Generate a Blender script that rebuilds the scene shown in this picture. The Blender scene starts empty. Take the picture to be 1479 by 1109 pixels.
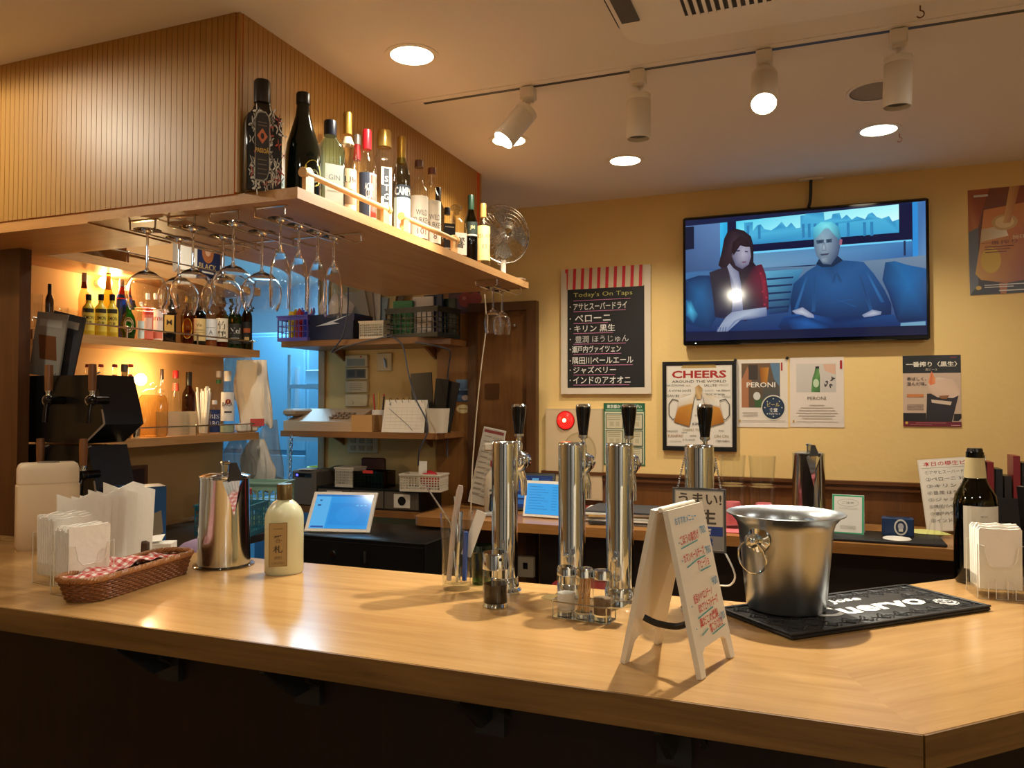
import bpy, math, random
import numpy as np
from mathutils import Matrix, Vector
random.seed(7)
SC = bpy.context.scene
COL = SC.collection
PI = math.pi
# ---------------------------------------------------------------- camera
F = 1133.73
CAM = np.array([0.0, 0.0, 1.43])
yaw, pitch, roll = math.radians(21.42), math.radians(1.378), math.radians(0.07)
fw = np.array([-math.sin(yaw)*math.cos(pitch), math.cos(yaw)*math.cos(pitch), math.sin(pitch)])
rt = np.array([math.cos(yaw), math.sin(yaw), 0.0]); up = np.cross(rt, fw)
rt, up = rt*math.cos(roll)+up*math.sin(roll), -rt*math.sin(roll)+up*math.cos(roll)
cam = bpy.data.cameras.new('camera'); cam_ob = bpy.data.objects.new('camera', cam); COL.objects.link(cam_ob)
cam.sensor_fit = 'HORIZONTAL'; cam.sensor_width = 36; cam.lens = 36*F/1479; cam.clip_start = 0.05
cam_ob.matrix_world = Matrix(((rt[0], up[0], -fw[0], CAM[0]), (rt[1], up[1], -fw[1], CAM[1]), (rt[2], up[2], -fw[2], CAM[2]), (0, 0, 0, 1)))
SC.camera = cam_ob
# ---------------------------------------------------------------- world, light, exposure
SC.view_settings.view_transform = 'Standard'; SC.view_settings.look = 'None'
SC.view_settings.gamma = 1; SC.view_settings.use_curve_mapping = False
SC.view_settings.exposure = 0.17
SC.cycles.transparent_max_bounces = 48; SC.cycles.transmission_bounces = 16
w = bpy.data.worlds.new('world'); SC.world = w; w.use_nodes = True
w.node_tree.nodes['Background'].inputs[0].default_value = (1.0, 0.72, 0.45, 1)
w.node_tree.nodes['Background'].inputs[1].default_value = 0.05
WARM = (1.0, 0.915, 0.74)
def lamp(name, kind, loc, power, color=WARM, target=None, size=0.05, spot=None, blend=0.5, parent=None):
    l = bpy.data.lights.new(name, kind); l.energy = power; l.color = color
    if kind == 'AREA': l.size = size
    else: l.shadow_soft_size = size
    if kind == 'SPOT': l.spot_size = math.radians(spot); l.spot_blend = blend
    o = bpy.data.objects.new(name, l); COL.objects.link(o); o.location = loc
    if target is not None:
        o.rotation_euler = (Vector(target)-Vector(loc)).to_track_quat('-Z', 'Y').to_euler()
    if parent: o.parent = parent
    return o
# lamp powers; the guest side lamps are out of view, mostly added as fill
P_DOWN, P_SPOT, P_GUEST, P_KITCHEN, P_SHELF, TV_EMIT = 40, 62, 26, 30, 3.6, 0.95
# ---------------------------------------------------------------- pixel ray -> place on a real plane
def ray(x, y): return fw+rt*(x-739.5)/F-up*(y-554.5)/F
def onZ(x, y, z):
    r = ray(x, y); return Vector(CAM+r*(z-CAM[2])/r[2])
def onY(x, y, Y):
    r = ray(x, y); return Vector(CAM+r*Y/r[1])
def onX(x, y, X):
    r = ray(x, y); return Vector(CAM+r*X/r[0])
def dep(p): return float((np.array(p)-CAM)@fw)
def facecam(p, add=0): return math.atan2(-p[0], p[1])+math.radians(add)
# ---------------------------------------------------------------- colour and materials
def lin(c): return c/12.92 if c <= 0.04045 else ((c+0.055)/1.055)**2.4
def C(r, g=None, b=None):
    if isinstance(r, str): r, g, b = int(r[0:2], 16), int(r[2:4], 16), int(r[4:6], 16)
    return (lin(r/255), lin(g/255), lin(b/255), 1)
MATS = {}
def mat(name, col=(200, 200, 200), rough=0.5, metal=0, emit=0, bump=0, bscale=60, spec=0.5, vary=0, vscale=8, coat=0, alpha=None, trans=0):
    if name in MATS: return MATS[name]
    m = bpy.data.materials.new(name); m.use_nodes = True; MATS[name] = m
    n = m.node_tree; b = n.nodes['Principled BSDF']; c = C(*col) if not isinstance(col, str) else C(col)
    b.inputs['Base Color'].default_value = c; b.inputs['Roughness'].default_value = rough
    b.inputs['Metallic'].default_value = metal; b.inputs['Specular IOR Level'].default_value = spec
    if coat: b.inputs['Coat Weight'].default_value = coat; b.inputs['Coat Roughness'].default_value = 0.1
    if trans: b.inputs['Transmission Weight'].default_value = trans
    if emit: b.inputs['Emission Color'].default_value = c; b.inputs['Emission Strength'].default_value = emit
    if bump or vary:
        tc = n.nodes.new('ShaderNodeTexCoord'); ns = n.nodes.new('ShaderNodeTexNoise')
        n.links.new(tc.outputs['Object'], ns.inputs['Vector'])
        ns.inputs['Scale'].default_value = bscale; ns.inputs['Detail'].default_value = 4
        if bump:
            bp = n.nodes.new('ShaderNodeBump'); bp.inputs['Strength'].default_value = bump; bp.inputs['Distance'].default_value = 0.004
            n.links.new(ns.outputs['Fac'], bp.inputs['Height']); n.links.new(bp.outputs['Normal'], b.inputs['Normal'])
        if vary:
            n2 = n.nodes.new('ShaderNodeTexNoise'); n2.inputs['Scale'].default_value = vscale; n.links.new(tc.outputs['Object'], n2.inputs['Vector'])
            hs = n.nodes.new('ShaderNodeHueSaturation'); hs.inputs['Color'].default_value = c
            mr = n.nodes.new('ShaderNodeMapRange'); mr.inputs[3].default_value = 1-vary; mr.inputs[4].default_value = 1+vary
            n.links.new(n2.outputs['Fac'], mr.inputs[0]); n.links.new(mr.outputs[0], hs.inputs['Value']); n.links.new(hs.outputs[0], b.inputs['Base Color'])
    return m
def wood(name, c1, c2, axis=0, rough=0.4, stretch=14, scale=3.0, coat=0.0, bump=0.12):
    if name in MATS: return MATS[name]
    m = bpy.data.materials.new(name); m.use_nodes = True; MATS[name] = m
    n = m.node_tree; b = n.nodes['Principled BSDF']; N = n.nodes.new; L = n.links.new
    tc = N('ShaderNodeTexCoord'); mp = N('ShaderNodeMapping'); s = [scale*stretch]*3; s[axis] = scale
    mp.inputs['Scale'].default_value = s; L(tc.outputs['Object'], mp.inputs['Vector'])
    a = N('ShaderNodeTexNoise'); a.inputs['Scale'].default_value = 1; a.inputs['Detail'].default_value = 8; a.inputs['Roughness'].default_value = 0.65; a.inputs['Distortion'].default_value = 0.8
    L(mp.outputs[0], a.inputs['Vector'])
    mp2 = N('ShaderNodeMapping'); s2 = [scale*2.2]*3; s2[axis] = scale*0.35; mp2.inputs['Scale'].default_value = s2; L(tc.outputs['Object'], mp2.inputs['Vector'])
    g = N('ShaderNodeTexNoise'); g.inputs['Scale'].default_value = 1; g.inputs['Detail'].default_value = 3; g.inputs['Distortion'].default_value = 1.5; L(mp2.outputs[0], g.inputs['Vector'])
    mx = N('ShaderNodeMath'); mx.operation = 'MULTIPLY_ADD'; mx.inputs[1].default_value = 0.6; L(a.outputs['Fac'], mx.inputs[0])
    m3 = N('ShaderNodeMath'); m3.operation = 'MULTIPLY'; m3.inputs[1].default_value = 0.45; L(g.outputs['Fac'], m3.inputs[0]); L(m3.outputs[0], mx.inputs[2])
    r = N('ShaderNodeValToRGB'); r.color_ramp.elements[0].position = 0.34; r.color_ramp.elements[1].position = 0.68
    r.color_ramp.elements[0].color = C(*c2); r.color_ramp.elements[1].color = C(*c1); L(mx.outputs[0], r.inputs[0]); L(r.outputs[0], b.inputs['Base Color'])
    b.inputs['Roughness'].default_value = rough
    if coat: b.inputs['Coat Weight'].default_value = coat; b.inputs['Coat Roughness'].default_value = 0.12
    bp = N('ShaderNodeBump'); bp.inputs['Strength'].default_value = bump; bp.inputs['Distance'].default_value = 0.002; L(a.outputs['Fac'], bp.inputs['Height']); L(bp.outputs[0], b.inputs['Normal'])
    return m
def glass(name, tint=(255, 255, 255), rough=0.02, ior=1.5, body=0.0):
    """thin-walled glass: tinted pass-through plus a Fresnel reflection"""
    if name in MATS: return MATS[name]
    m = bpy.data.materials.new(name); m.use_nodes = True; MATS[name] = m
    n = m.node_tree; N = n.nodes.new; L = n.links.new; n.nodes.remove(n.nodes['Principled BSDF']); out = n.nodes['Material Output']
    t = N('ShaderNodeBsdfTransparent'); t.inputs[0].default_value = C(*tint)
    g = N('ShaderNodeBsdfGlossy'); g.inputs['Roughness'].default_value = rough
    f = N('ShaderNodeFresnel'); f.inputs[0].default_value = ior
    mx = N('ShaderNodeMixShader'); L(f.outputs[0], mx.inputs[0])
    # a thin wall reflects alike from both sides: the back side gets the inverse index
    ge = N('ShaderNodeNewGeometry'); mr = N('ShaderNodeMapRange'); mr.inputs[3].default_value = ior; mr.inputs[4].default_value = 1/ior
    L(ge.outputs['Backfacing'], mr.inputs[0]); L(mr.outputs[0], f.inputs[0])
    if body:
        d = N('ShaderNodeBsdfPrincipled'); d.inputs['Base Color'].default_value = C(*tint); d.inputs['Roughness'].default_value = 0.3
        m2 = N('ShaderNodeMixShader'); m2.inputs[0].default_value = body; L(t.outputs[0], m2.inputs[1]); L(d.outputs[0], m2.inputs[2]); L(m2.outputs[0], mx.inputs[1])
    else: L(t.outputs[0], mx.inputs[1])
    L(g.outputs[0], mx.inputs[2]); L(mx.outputs[0], out.inputs[0])
    return m
def attrmat(name, rough=0.5, emit=0, coat=0):
    m = bpy.data.materials.new(name); m.use_nodes = True; MATS[name] = m
    n = m.node_tree; b = n.nodes['Principled BSDF']; a = n.nodes.new('ShaderNodeAttribute'); a.attribute_name = 'Col'
    n.links.new(a.outputs['Color'], b.inputs['Base Color']); b.inputs['Roughness'].default_value = rough
    if coat: b.inputs['Coat Weight'].default_value = coat; b.inputs['Coat Roughness'].default_value = 0.06
    if emit:
        n.links.new(a.outputs['Color'], b.inputs['Emission Color']); b.inputs['Emission Strength'].default_value = emit
        b.inputs['Base Color'].default_value = (0.01, 0.01, 0.01, 1); n.links.remove(b.inputs['Base Color'].links[0])
    return m
PRINT = attrmat('print_matte', 0.55); PRINTG = attrmat('print_glossy', 0.3, coat=0.6)
SCREEN = attrmat('screen_print', 0.08, emit=TV_EMIT); TABLET = attrmat('tablet_print', 0.12, emit=0.8)
# ---------------------------------------------------------------- mesh building
class MB:
    def __init__(s): s.v = []; s.f = []
    def add(s, vs, fs, M=None):
        o = len(s.v)
        s.v += [tuple(M @ Vector(p)) for p in vs] if M is not None else [tuple(p) for p in vs]
        s.f += [tuple(i+o for i in f) for f in fs]; return s
    def box(s, x0, x1, y0, y1, z0, z1, M=None, bev=0):
        if bev:
            b = bev; P = []
            for z, e in ((z0, b), (z0+b, 0), (z1-b, 0), (z1, b)):
                P.append([(x0+b+e, y0+e), (x1-b-e, y0+e), (x1-e, y0+b+e), (x1-e, y1-b-e), (x1-b-e, y1-e), (x0+b+e, y1-e), (x0+e, y1-b-e), (x0+e, y0+b+e)])
            vs = [(x, y, z) for (z, r) in zip((z0, z0+b, z1-b, z1), P) for x, y in r]; fs = []
            for k in range(3):
                for i in range(8): j = (i+1) % 8; fs.append((k*8+i, k*8+j, k*8+8+j, k*8+8+i))
            fs.append(tuple(range(7, -1, -1))); fs.append(tuple(range(24, 32)))
            return s.add(vs, fs, M)
        vs = [(x0, y0, z0), (x1, y0, z0), (x1, y1, z0), (x0, y1, z0), (x0, y0, z1), (x1, y0, z1), (x1, y1, z1), (x0, y1, z1)]
        return s.add(vs, [(3, 2, 1, 0), (4, 5, 6, 7), (0, 1, 5, 4), (1, 2, 6, 5), (2, 3, 7, 6), (3, 0, 4, 7)], M)
    def lathe(s, prof, seg=24, M=None, n=2, sx=1, sy=1):
        """profile of (r, z) bottom to top; n > 2 squares the section; closed at r = 0"""
        vs = []; fs = []; rows = []
        for r, z in prof:
            if r < 1e-6: rows.append([len(vs)]); vs.append((0, 0, z)); continue
            row = []
            for k in range(seg):
                a = 2*PI*k/seg+(PI/seg if n > 2 else 0); q = 1 if n == 2 else 1/((abs(math.cos(a))**n+abs(math.sin(a))**n)**(1/n))
                row.append(len(vs)); vs.append((r*q*math.cos(a)*sx, r*q*math.sin(a)*sy, z))
            rows.append(row)
        for A, B in zip(rows, rows[1:]):
            for k in range(seg):
                j = (k+1) % seg
                if len(A) == 1 and len(B) == 1: continue
                if len(A) == 1: fs.append((A[0], B[j], B[k]))
                elif len(B) == 1: fs.append((A[k], A[j], B[0]))
                else: fs.append((A[k], A[j], B[j], B[k]))
        return s.add(vs, fs, M)
    def cyl(s, p, q, r, r2=None, seg=16):
        p, q = Vector(p), Vector(q); d = q-p; M = Matrix.Translation(p) @ d.to_track_quat('Z', 'Y').to_matrix().to_4x4(); r2 = r if r2 is None else r2
        return s.lathe([(0, 0), (r, 0), (r2, d.length), (0, d.length)], seg, M)
    def tube(s, pts, r, seg=8, closed=False, cap=True):
        P = [Vector(p) for p in pts]; n = len(P); vs = []; fs = []; nrm = None
        for i in range(n):
            t = (P[(i+1) % n]-P[i-1]) if closed or 0 < i < n-1 else (P[1]-P[0] if i == 0 else P[-1]-P[-2])
            t = t.normalized()
            if nrm is None: nrm = t.orthogonal().normalized()
            nrm = (nrm-t*nrm.dot(t)); nrm = nrm.normalized() if nrm.length > 1e-6 else t.orthogonal().normalized()
            bn = t.cross(nrm); rr = r[i] if isinstance(r, (list, tuple)) else r
            for k in range(seg):
                a = 2*PI*k/seg; vs.append(P[i]+nrm*rr*math.cos(a)+bn*rr*math.sin(a))
        m = n if closed else n-1
        for i in range(m):
            for k in range(seg):
                j = (k+1) % seg; i2 = (i+1) % n; fs.append((i*seg+k, i*seg+j, i2*seg+j, i2*seg+k))
        if cap and not closed: fs.append(tuple(range(seg-1, -1, -1))); fs.append(tuple((n-1)*seg+k for k in range(seg)))
        return s.add(vs, fs)
    def prism(s, poly, z0, z1, M=None):
        n = len(poly); vs = [(x, y, z0) for x, y in poly]+[(x, y, z1) for x, y in poly]
        fs = [tuple(range(n-1, -1, -1)), tuple(range(n, 2*n))]+[(i, (i+1) % n, n+(i+1) % n, n+i) for i in range(n)]
        return s.add(vs, fs, M)
    def sphere(s, c, r, seg=16, sx=1, sy=1, sz=1):
        prof = [(r*math.sin(PI*k/8), -r*math.cos(PI*k/8)*sz) for k in range(9)]; prof[0] = (0, -r*sz); prof[-1] = (0, r*sz)
        return s.lathe(prof, seg, Matrix.Translation(Vector(c)), sx=sx, sy=sy)
    def mesh(s, name):
        me = bpy.data.meshes.new(name); me.from_pydata(s.v, [], s.f); me.update(); return me
def smooth(me, ang=40):
    me.polygons.foreach_set('use_smooth', [True]*len(me.polygons)); me.set_sharp_from_angle(angle=math.radians(ang))
def obj(name, mb, m, parent=None, loc=None, rotz=None, ang=40):
    me = mb.mesh(name) if isinstance(mb, MB) else mb
    if isinstance(mb, MB): smooth(me, ang)
    if m is not None and not me.materials: me.materials.append(m)
    o = bpy.data.objects.new(name, me); COL.objects.link(o)
    if parent: o.parent = parent
    if loc is not None: o.location = loc
    if rotz is not None: o.rotation_euler = (0, 0, rotz)
    return o
def tag(o, label, cat, group=None):
    o['label'] = label; o['category'] = cat
    if group: o['group'] = group
    return o
def thing(name, label, cat, loc=(0, 0, 0), rotz=0, group=None):
    o = bpy.data.objects.new(name, None); COL.objects.link(o); o.empty_display_size = 0.05
    o.location = loc; o.rotation_euler = (0, 0, rotz); return tag(o, label, cat, group)
def struct(name, mb, m, parent=None, label=None):
    o = obj(name, mb, m, parent)
    if not parent: o['kind'] = 'structure'
    if label: o['label'] = label
    return o
def sbox(name, b, m, parent=None, label=None): return struct(name, MB().box(*b), m, parent, label)
# ---------------------------------------------------------------- flat print: coloured shapes laid out on a sheet
TXT = {}
def text_mesh(s, bold):
    k = (s, bold)
    if k not in TXT:
        cu = bpy.data.curves.new('t', 'FONT'); cu.body = s; cu.size = 1; cu.resolution_u = 2; cu.align_x = 'CENTER'; cu.offset = bold
        o = bpy.data.objects.new('t', cu); me = bpy.data.meshes.new_from_object(o)
        TXT[k] = ([(v.co.x, v.co.y) for v in me.vertices], [tuple(p.vertices) for p in me.polygons])
        bpy.data.objects.remove(o); bpy.data.curves.remove(cu); bpy.data.meshes.remove(me)
    return TXT[k]
class PR:
    def __init__(s, w, h, wrap=0, eps=0.00012): s.w, s.h, s.wrap, s.eps = w, h, wrap, eps; s.v = []; s.f = []; s.c = []; s.k = 0
    def put(s, pts, fs, col):
        o = len(s.v); y = -s.k*s.eps; cc = [C(*c) if not isinstance(c, str) else C(c) for c in (col if isinstance(col, list) else [col])]
        for i, (u, v) in enumerate(pts):
            x, z = (u-0.5)*s.w, (1-v)*s.h
            if s.wrap: R = s.wrap-y; s.v.append((R*math.sin(x/s.wrap), -R*math.cos(x/s.wrap), z))
            else: s.v.append((x, y, z))
            s.c.append(cc[i % len(cc)])
        s.f += [tuple(i+o for i in f) for f in fs]; s.k += 1; return s
    def rect(s, x0, y0, x1, y1, col):
        n = 10 if s.wrap else 1; pts = []; fs = []
        for i in range(n+1): x = x0+(x1-x0)*i/n; pts += [(x, y1), (x, y0)]
        for i in range(n): fs.append((2*i, 2*i+2, 2*i+3, 2*i+1))
        return s.put(pts, fs, [col[1], col[0]] if isinstance(col, list) else col)
    def poly(s, pts, col): 
        a = sum((p[0]*q[1]-q[0]*p[1]) for p, q in zip(pts, pts[1:]+pts[:1]))
        if a > 0: pts = pts[::-1]; col = col[::-1] if isinstance(col, list) else col
        return s.put(pts, [tuple(range(len(pts)))], col)
    def ell(s, cx, cy, rx, ry, col, n=20, rot=0):
        c, d = math.cos(rot), math.sin(rot)
        return s.poly([(cx+rx*math.cos(2*PI*k/n)*c-ry*math.sin(2*PI*k/n)*d, cy+rx*math.cos(2*PI*k/n)*d+ry*math.sin(2*PI*k/n)*c) for k in range(n)], col)
    def ring(s, cx, cy, rx, ry, t, col, n=28):
        pts = []; fs = []
        for k in range(n):
            a = 2*PI*k/n; pts += [(cx+rx*math.cos(a), cy+ry*math.sin(a)), (cx+(rx-t)*math.cos(a), cy+(ry-t*s.w/s.h)*math.sin(a))]
            j = (k+1) % n; fs.append((2*k, 2*k+1, 2*j+1, 2*j))
        return s.put(pts, fs, col)
    def line(s, pts, t, col):
        for (x0, y0), (x1, y1) in zip(pts, pts[1:]):
            ax, ay = (x1-x0)*s.w, (y1-y0)*s.h; L = math.hypot(ax, ay) or 1; nx, ny = -ay/L*t/2/s.w, ax/L*t/2/s.h
            s.poly([(x0+nx, y0+ny), (x1+nx, y1+ny), (x1-nx, y1-ny), (x0-nx, y0-ny)], col); s.k -= 1
        s.k += 1; return s
    def txt(s, t, x, y, size, col, wide=None, bold=0.0, rot=0, shear=0):
        """centre of the line at (x, y); size and wide are fractions of the sheet's height and width"""
        vs, fs = text_mesh(t, bold)
        if not vs: return s
        x0, x1 = min(v[0] for v in vs), max(v[0] for v in vs); y0, y1 = min(v[1] for v in vs), max(v[1] for v in vs)
        k = size*s.h/max(0.6, y1-y0); kx = k if wide is None else wide*s.w/max(1e-6, x1-x0); c, d = math.cos(rot), math.sin(rot); pts = []
        for a, b in vs:
            q = (b-(y0+y1)/2)*k; p = (a-(x0+x1)/2)*kx+shear*q; p, q = p*c-q*d, p*d+q*c; pts.append((x+p/s.w, y-q/s.h))
        return s.put(pts, fs, col)
    def build(s, name, m, parent=None, loc=None, rot=None):
        me = bpy.data.meshes.new(name); me.from_pydata(s.v, [], s.f); a = me.color_attributes.new('Col', 'FLOAT_COLOR', 'POINT')
        a.data.foreach_set('color', [x for c in s.c for x in c]); me.materials.append(m); o = bpy.data.objects.new(name, me); COL.objects.link(o)
        if parent: o.parent = parent
        if loc is not None: o.location = loc
        if rot is not None: o.rotation_euler = rot
        return o
# ---------------------------------------------------------------- shared materials
CHROME = mat('chrome', (218, 228, 238), 0.06, 1); STEEL = mat('brushed_steel', (186, 188, 188), 0.3, 1, bump=0.05, bscale=200); WIRE = mat('rack_wire', (214, 205, 192), 0.18, 1)
BLACK = mat('black_plastic', (18, 17, 17), 0.35); BLACKG = mat('black_gloss', (10, 10, 11), 0.08); WHITE = mat('white_plastic', (232, 226, 214), 0.4)
PAPER = mat('paper_white', (238, 233, 222), 0.8); RUBBER = mat('black_rubber', (16, 16, 17), 0.5, bump=0.3, bscale=300); BRASS = mat('old_brass', (176, 140, 70), 0.3, 1)
GL = glass('clear_glass', (254, 254, 253)); GLT = glass('tumbler_glass', (253, 254, 253), ior=1.5); ACR = glass('acrylic_sheet', (253, 253, 251), ior=1.45)
OAK = wood('oak_counter', (194, 152, 96), (164, 122, 72), 0, 0.24, coat=0.25); OAKE = wood('oak_edge', (142, 104, 54), (94, 64, 28), 0, 0.35, stretch=20, bump=.3)
SHELFW = wood('shelf_wood', (196, 150, 98), (168, 120, 72), 1, 0.4); SHELFX = wood('shelf_wood_across', (196, 140, 78), (166, 112, 56), 0, 0.42)
PLANK = wood('plank_wood', (178, 132, 62), (152, 108, 47), 2, 0.42, stretch=10); DARKW = wood('dark_wood', (96, 60, 28), (66, 38, 16), 2, 0.45)
DOORW = wood('door_wood', (128, 84, 40), (98, 60, 26), 2, 0.42); PALEW = wood('pale_dowel', (226, 184, 128), (206, 158, 98), 1, 0.4)
WALLY = mat('yellow_plaster', (222, 188, 122), 0.85, bump=0.25, bscale=45, vary=0.03); CEIL = mat('ceiling_paint', (228, 218, 208), 0.9, bump=0.08, bscale=120)
WALLT = mat('tan_wall', (206, 164, 106), 0.8, bump=0.1)
# ================================================================ the setting
ZC, YW, ZB = 2.43, 3.75, 0.912
FLOORM = mat('floor_tile', (128, 112, 94), 0.5, vary=0.1)
sbox('floor', (-4.7, 3.2, -2.6, 5.6, -0.05, 0.0), FLOORM)
sbox('ceiling', (-4.7, 3.2, -2.6, 5.6, ZC, ZC+0.05), CEIL)
wb = sbox('wall_back', (-2.6, 3.2, YW, YW+0.08, 0, ZC), WALLY)
sbox('wall_left', (-2.90, -2.78, -2.6, 3.13, 0, ZC), WALLT)
sbox('wall_right', (3.2, 3.28, -2.6, YW, 0, ZC), WALLY)
sbox('wall_front', (-2.9, 3.28, -2.68, -2.6, 0, ZC), mat('guest_plaster', (214, 210, 202), .8))
for i_, (xa_, xb_) in enumerate(((-2.5, -2.1), (-1.1, -0.95), (-0.2, 0.5), (1.5, 1.65), (2.4, 2.9))): sbox('trim_%d' % (10+i_), (xa_, xb_, -2.6, -2.56, 0, ZC), mat('reflection_strip', (30, 36, 34), .6), label='dark strip added on the unseen guest side wall for chrome reflections')  # unseen dark strips, added so the chrome has contrast to reflect
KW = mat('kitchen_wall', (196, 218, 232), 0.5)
sbox('wall_kitchen_end', (-4.7, -2.0, 5.5, 5.58, 0, ZC), KW); sbox('wall_kitchen_side', (-4.78, -4.7, 3.05, 5.58, 0, ZC), KW)
sbox('wall_kitchen_near', (-4.7, -2.9, 3.05, 3.13, 0, ZC), KW); sbox('wall_kitchen_right', (-2.0, -1.92, YW+0.08, 5.58, 0, ZC), KW)
sbox('trim_1', (-2.64, -2.6, YW-0.02, YW+0.1, 0, ZC), wood('jamb_wood', (176, 140, 92), (140, 104, 62), 2), label='pale wooden jamb beside the kitchen opening')
# wainscot with its moulded rail
WAIN = wood('wainscot', (112, 70, 30), (84, 50, 20), 2, 0.4)
x0w = -1.30; k = 0
wain = sbox('wall_wainscot', (x0w, 3.2, YW-0.012, YW, 0, 1.05), WAIN)
RAILM = wood('rail_wood', (104, 62, 30), (74, 42, 18), 0, 0.35)
rl = MB(); rl.box(x0w, 3.2, YW-0.03, YW, 1.052, 1.064); rl.box(x0w, 3.2, YW-0.022, YW, 1.064, 1.078); rl.box(x0w, 3.2, YW-0.036, YW, 1.078, 1.093)
struct('trim_2', rl, RAILM, label='dark wooden dado rail under the yellow wall')
# back door and the wood panel beside it
d1 = sbox('door_1', (-1.655, -1.375, YW-0.018, YW, 0, 1.90), DOORW, label='brown wooden door in the back wall')
fr = MB(); fr.box(-1.375, -1.325, YW-0.045, YW, 0, 1.945); fr.box(-1.70, -1.655, YW-0.045, YW, 0, 1.945); fr.box(-1.655, -1.375, YW-0.045, YW, 1.90, 1.945)
obj('door_frame', fr, DARKW, d1); obj('push_plate', MB().box(-1.612, -1.535, YW-0.024, YW-0.018, 1.45, 1.53), mat('plate', (96, 66, 40), 0.35, 0.6), d1)
obj('hook', MB().sphere((-1.445, YW-0.03, 1.825), 0.01), CHROME, d1)
pn = sbox('wall_panel', (-1.885, -1.705, YW-0.03, YW, 0, 2.2), wood('panel_wood', (150, 102, 48), (122, 78, 34), 2, 0.4), label='narrow brown wood panel beside the door')
# soffit over the bar: grooved boards on a reddish backing
ZF = 1.962; XF, YF = -1.373, 1.592
BACKR = mat('groove_red', (206, 74, 16), 0.6)
s1 = sbox('wall_soffit_front', (-2.78, XF-0.012, YF+0.0016, YF+0.02, ZF, ZC), BACKR)
s2 = sbox('wall_soffit_side', (XF-0.02, XF-0.0016, YF+0.012, 3.11, ZF, ZC), BACKR)
pitch_p = 0.0192; hz = ZC-ZF
pf = MB().box(0, pitch_p-0.0016, -0.0016, 0, 0, hz).mesh('plank'); pf.materials.append(PLANK)
ps = MB().box(0, 0.0016, 0, pitch_p-0.0016, 0, hz).mesh('plank'); ps.materials.append(PLANK)
for i in range(72): obj('plank', pf, None, s1, (XF-0.0122-pitch_p*(i+1), YF+0.0016, ZF))
for i in range(77): obj('plank', ps, None, s2, (XF-0.0016, YF+0.014+pitch_p*i, ZF))
obj('corner_post', MB().box(XF-0.013, XF+0.001, YF-0.001, YF+0.013, ZF, ZC, bev=0.004), PLANK, s1)
s3 = sbox('wall_soffit_end', (XF-0.05, XF, 3.11, 3.13, ZF, ZC), PLANK)
# shelf board under the soffit, carrying the bottle row
XB = -1.195
bd = thing('overhead_shelf', 'long oak board shelf hung under the slatted soffit above the bar', 'shelf', (0, 0, 0))
m_ = MB().box(-1.90, XB, 1.597, 3.245, 1.934, ZF); obj('board', m_, SHELFW, bd)
obj('front_board', MB().box(-2.78, -1.90, 1.597, 1.90, 1.930, ZF), SHELFX, bd)
sbox('trim_3', (-1.90, XF-0.03, 3.14, 3.16, ZF, ZC), PLANK, label='wood board closing the far end of the soffit')
# pillar at the left end
sbox('wall_pillar', (-2.78, onY(42, 600, 1.815).x, 1.775, 1.815, 0, 1.930), wood('pillar_wood', (98, 60, 28), (70, 40, 16), 2, 0.4))
# ---------------------------------------------------------------- bar counter
bc = thing('bar_counter', 'long light oak bar counter with an angled right end', 'counter')
YA, YB = 1.155, 1.772; cxo, cxi = 0.121, -0.124; T = 0.048
obj('countertop', MB().prism([(-2.779, YA), (cxo, YA), (cxi, YB), (-2.779, YB)], 1.0-T, 1.0), OAK, bc)
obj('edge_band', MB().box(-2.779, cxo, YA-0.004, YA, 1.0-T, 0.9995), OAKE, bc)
L2 = 2.2; dx = L2*math.sqrt(.5)
# the angled wing has its own grain direction: local x runs along the wing
wing = MB(); c45 = math.sqrt(.5)
def tol(p): q = Vector((p[0]-cxo, p[1]-YA)); return (q.x*c45+q.y*c45, -q.x*c45+q.y*c45)
wp = [tol(p) for p in ((cxo, YA), (cxo+dx, YA+dx), (cxi+dx, YB+dx), (cxi, YB))]
obj('countertop_wing', MB().prism(wp, 1.0-T, 1.0), OAK, bc, (cxo, YA, 0), PI/4)
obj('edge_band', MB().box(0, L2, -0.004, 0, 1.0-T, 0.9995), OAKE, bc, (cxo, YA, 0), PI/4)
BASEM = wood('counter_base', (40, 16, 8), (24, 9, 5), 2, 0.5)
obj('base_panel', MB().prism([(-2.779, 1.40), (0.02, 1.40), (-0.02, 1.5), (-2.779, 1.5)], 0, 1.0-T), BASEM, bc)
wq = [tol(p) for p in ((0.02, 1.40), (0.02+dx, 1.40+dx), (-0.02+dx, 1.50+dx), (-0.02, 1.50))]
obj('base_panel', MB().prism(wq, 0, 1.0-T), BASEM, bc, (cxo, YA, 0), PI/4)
BRK = mat('bracket_grey', (40, 42, 44), 0.45)
for px, py in ((215, 960), (420, 1000), (690, 1040), (965, 1075)):
    x = onY(px, py, 1.33).x; b_ = MB()
    b_.box(x-0.03, x+0.03, 1.385, 1.40, 0.80, 0.951); b_.prism([(0, 0), (0.15, 0), (0.15, -0.04), (0.05, -0.12), (0, -0.12)], -0.006, 0.006, Matrix(((0, 0, 1, x), (-1, 0, 0, 1.39), (0, 1, 0, 0.951), (0, 0, 0, 1))))
    b_.tube([(x+0.06, 1.36, 0.951), (x+0.06, 1.36, 0.89), (x+0.06, 1.33, 0.865), (x+0.06, 1.30, 0.885)], 0.005, 6)
    obj('bracket', b_, BRK, bc)
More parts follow.
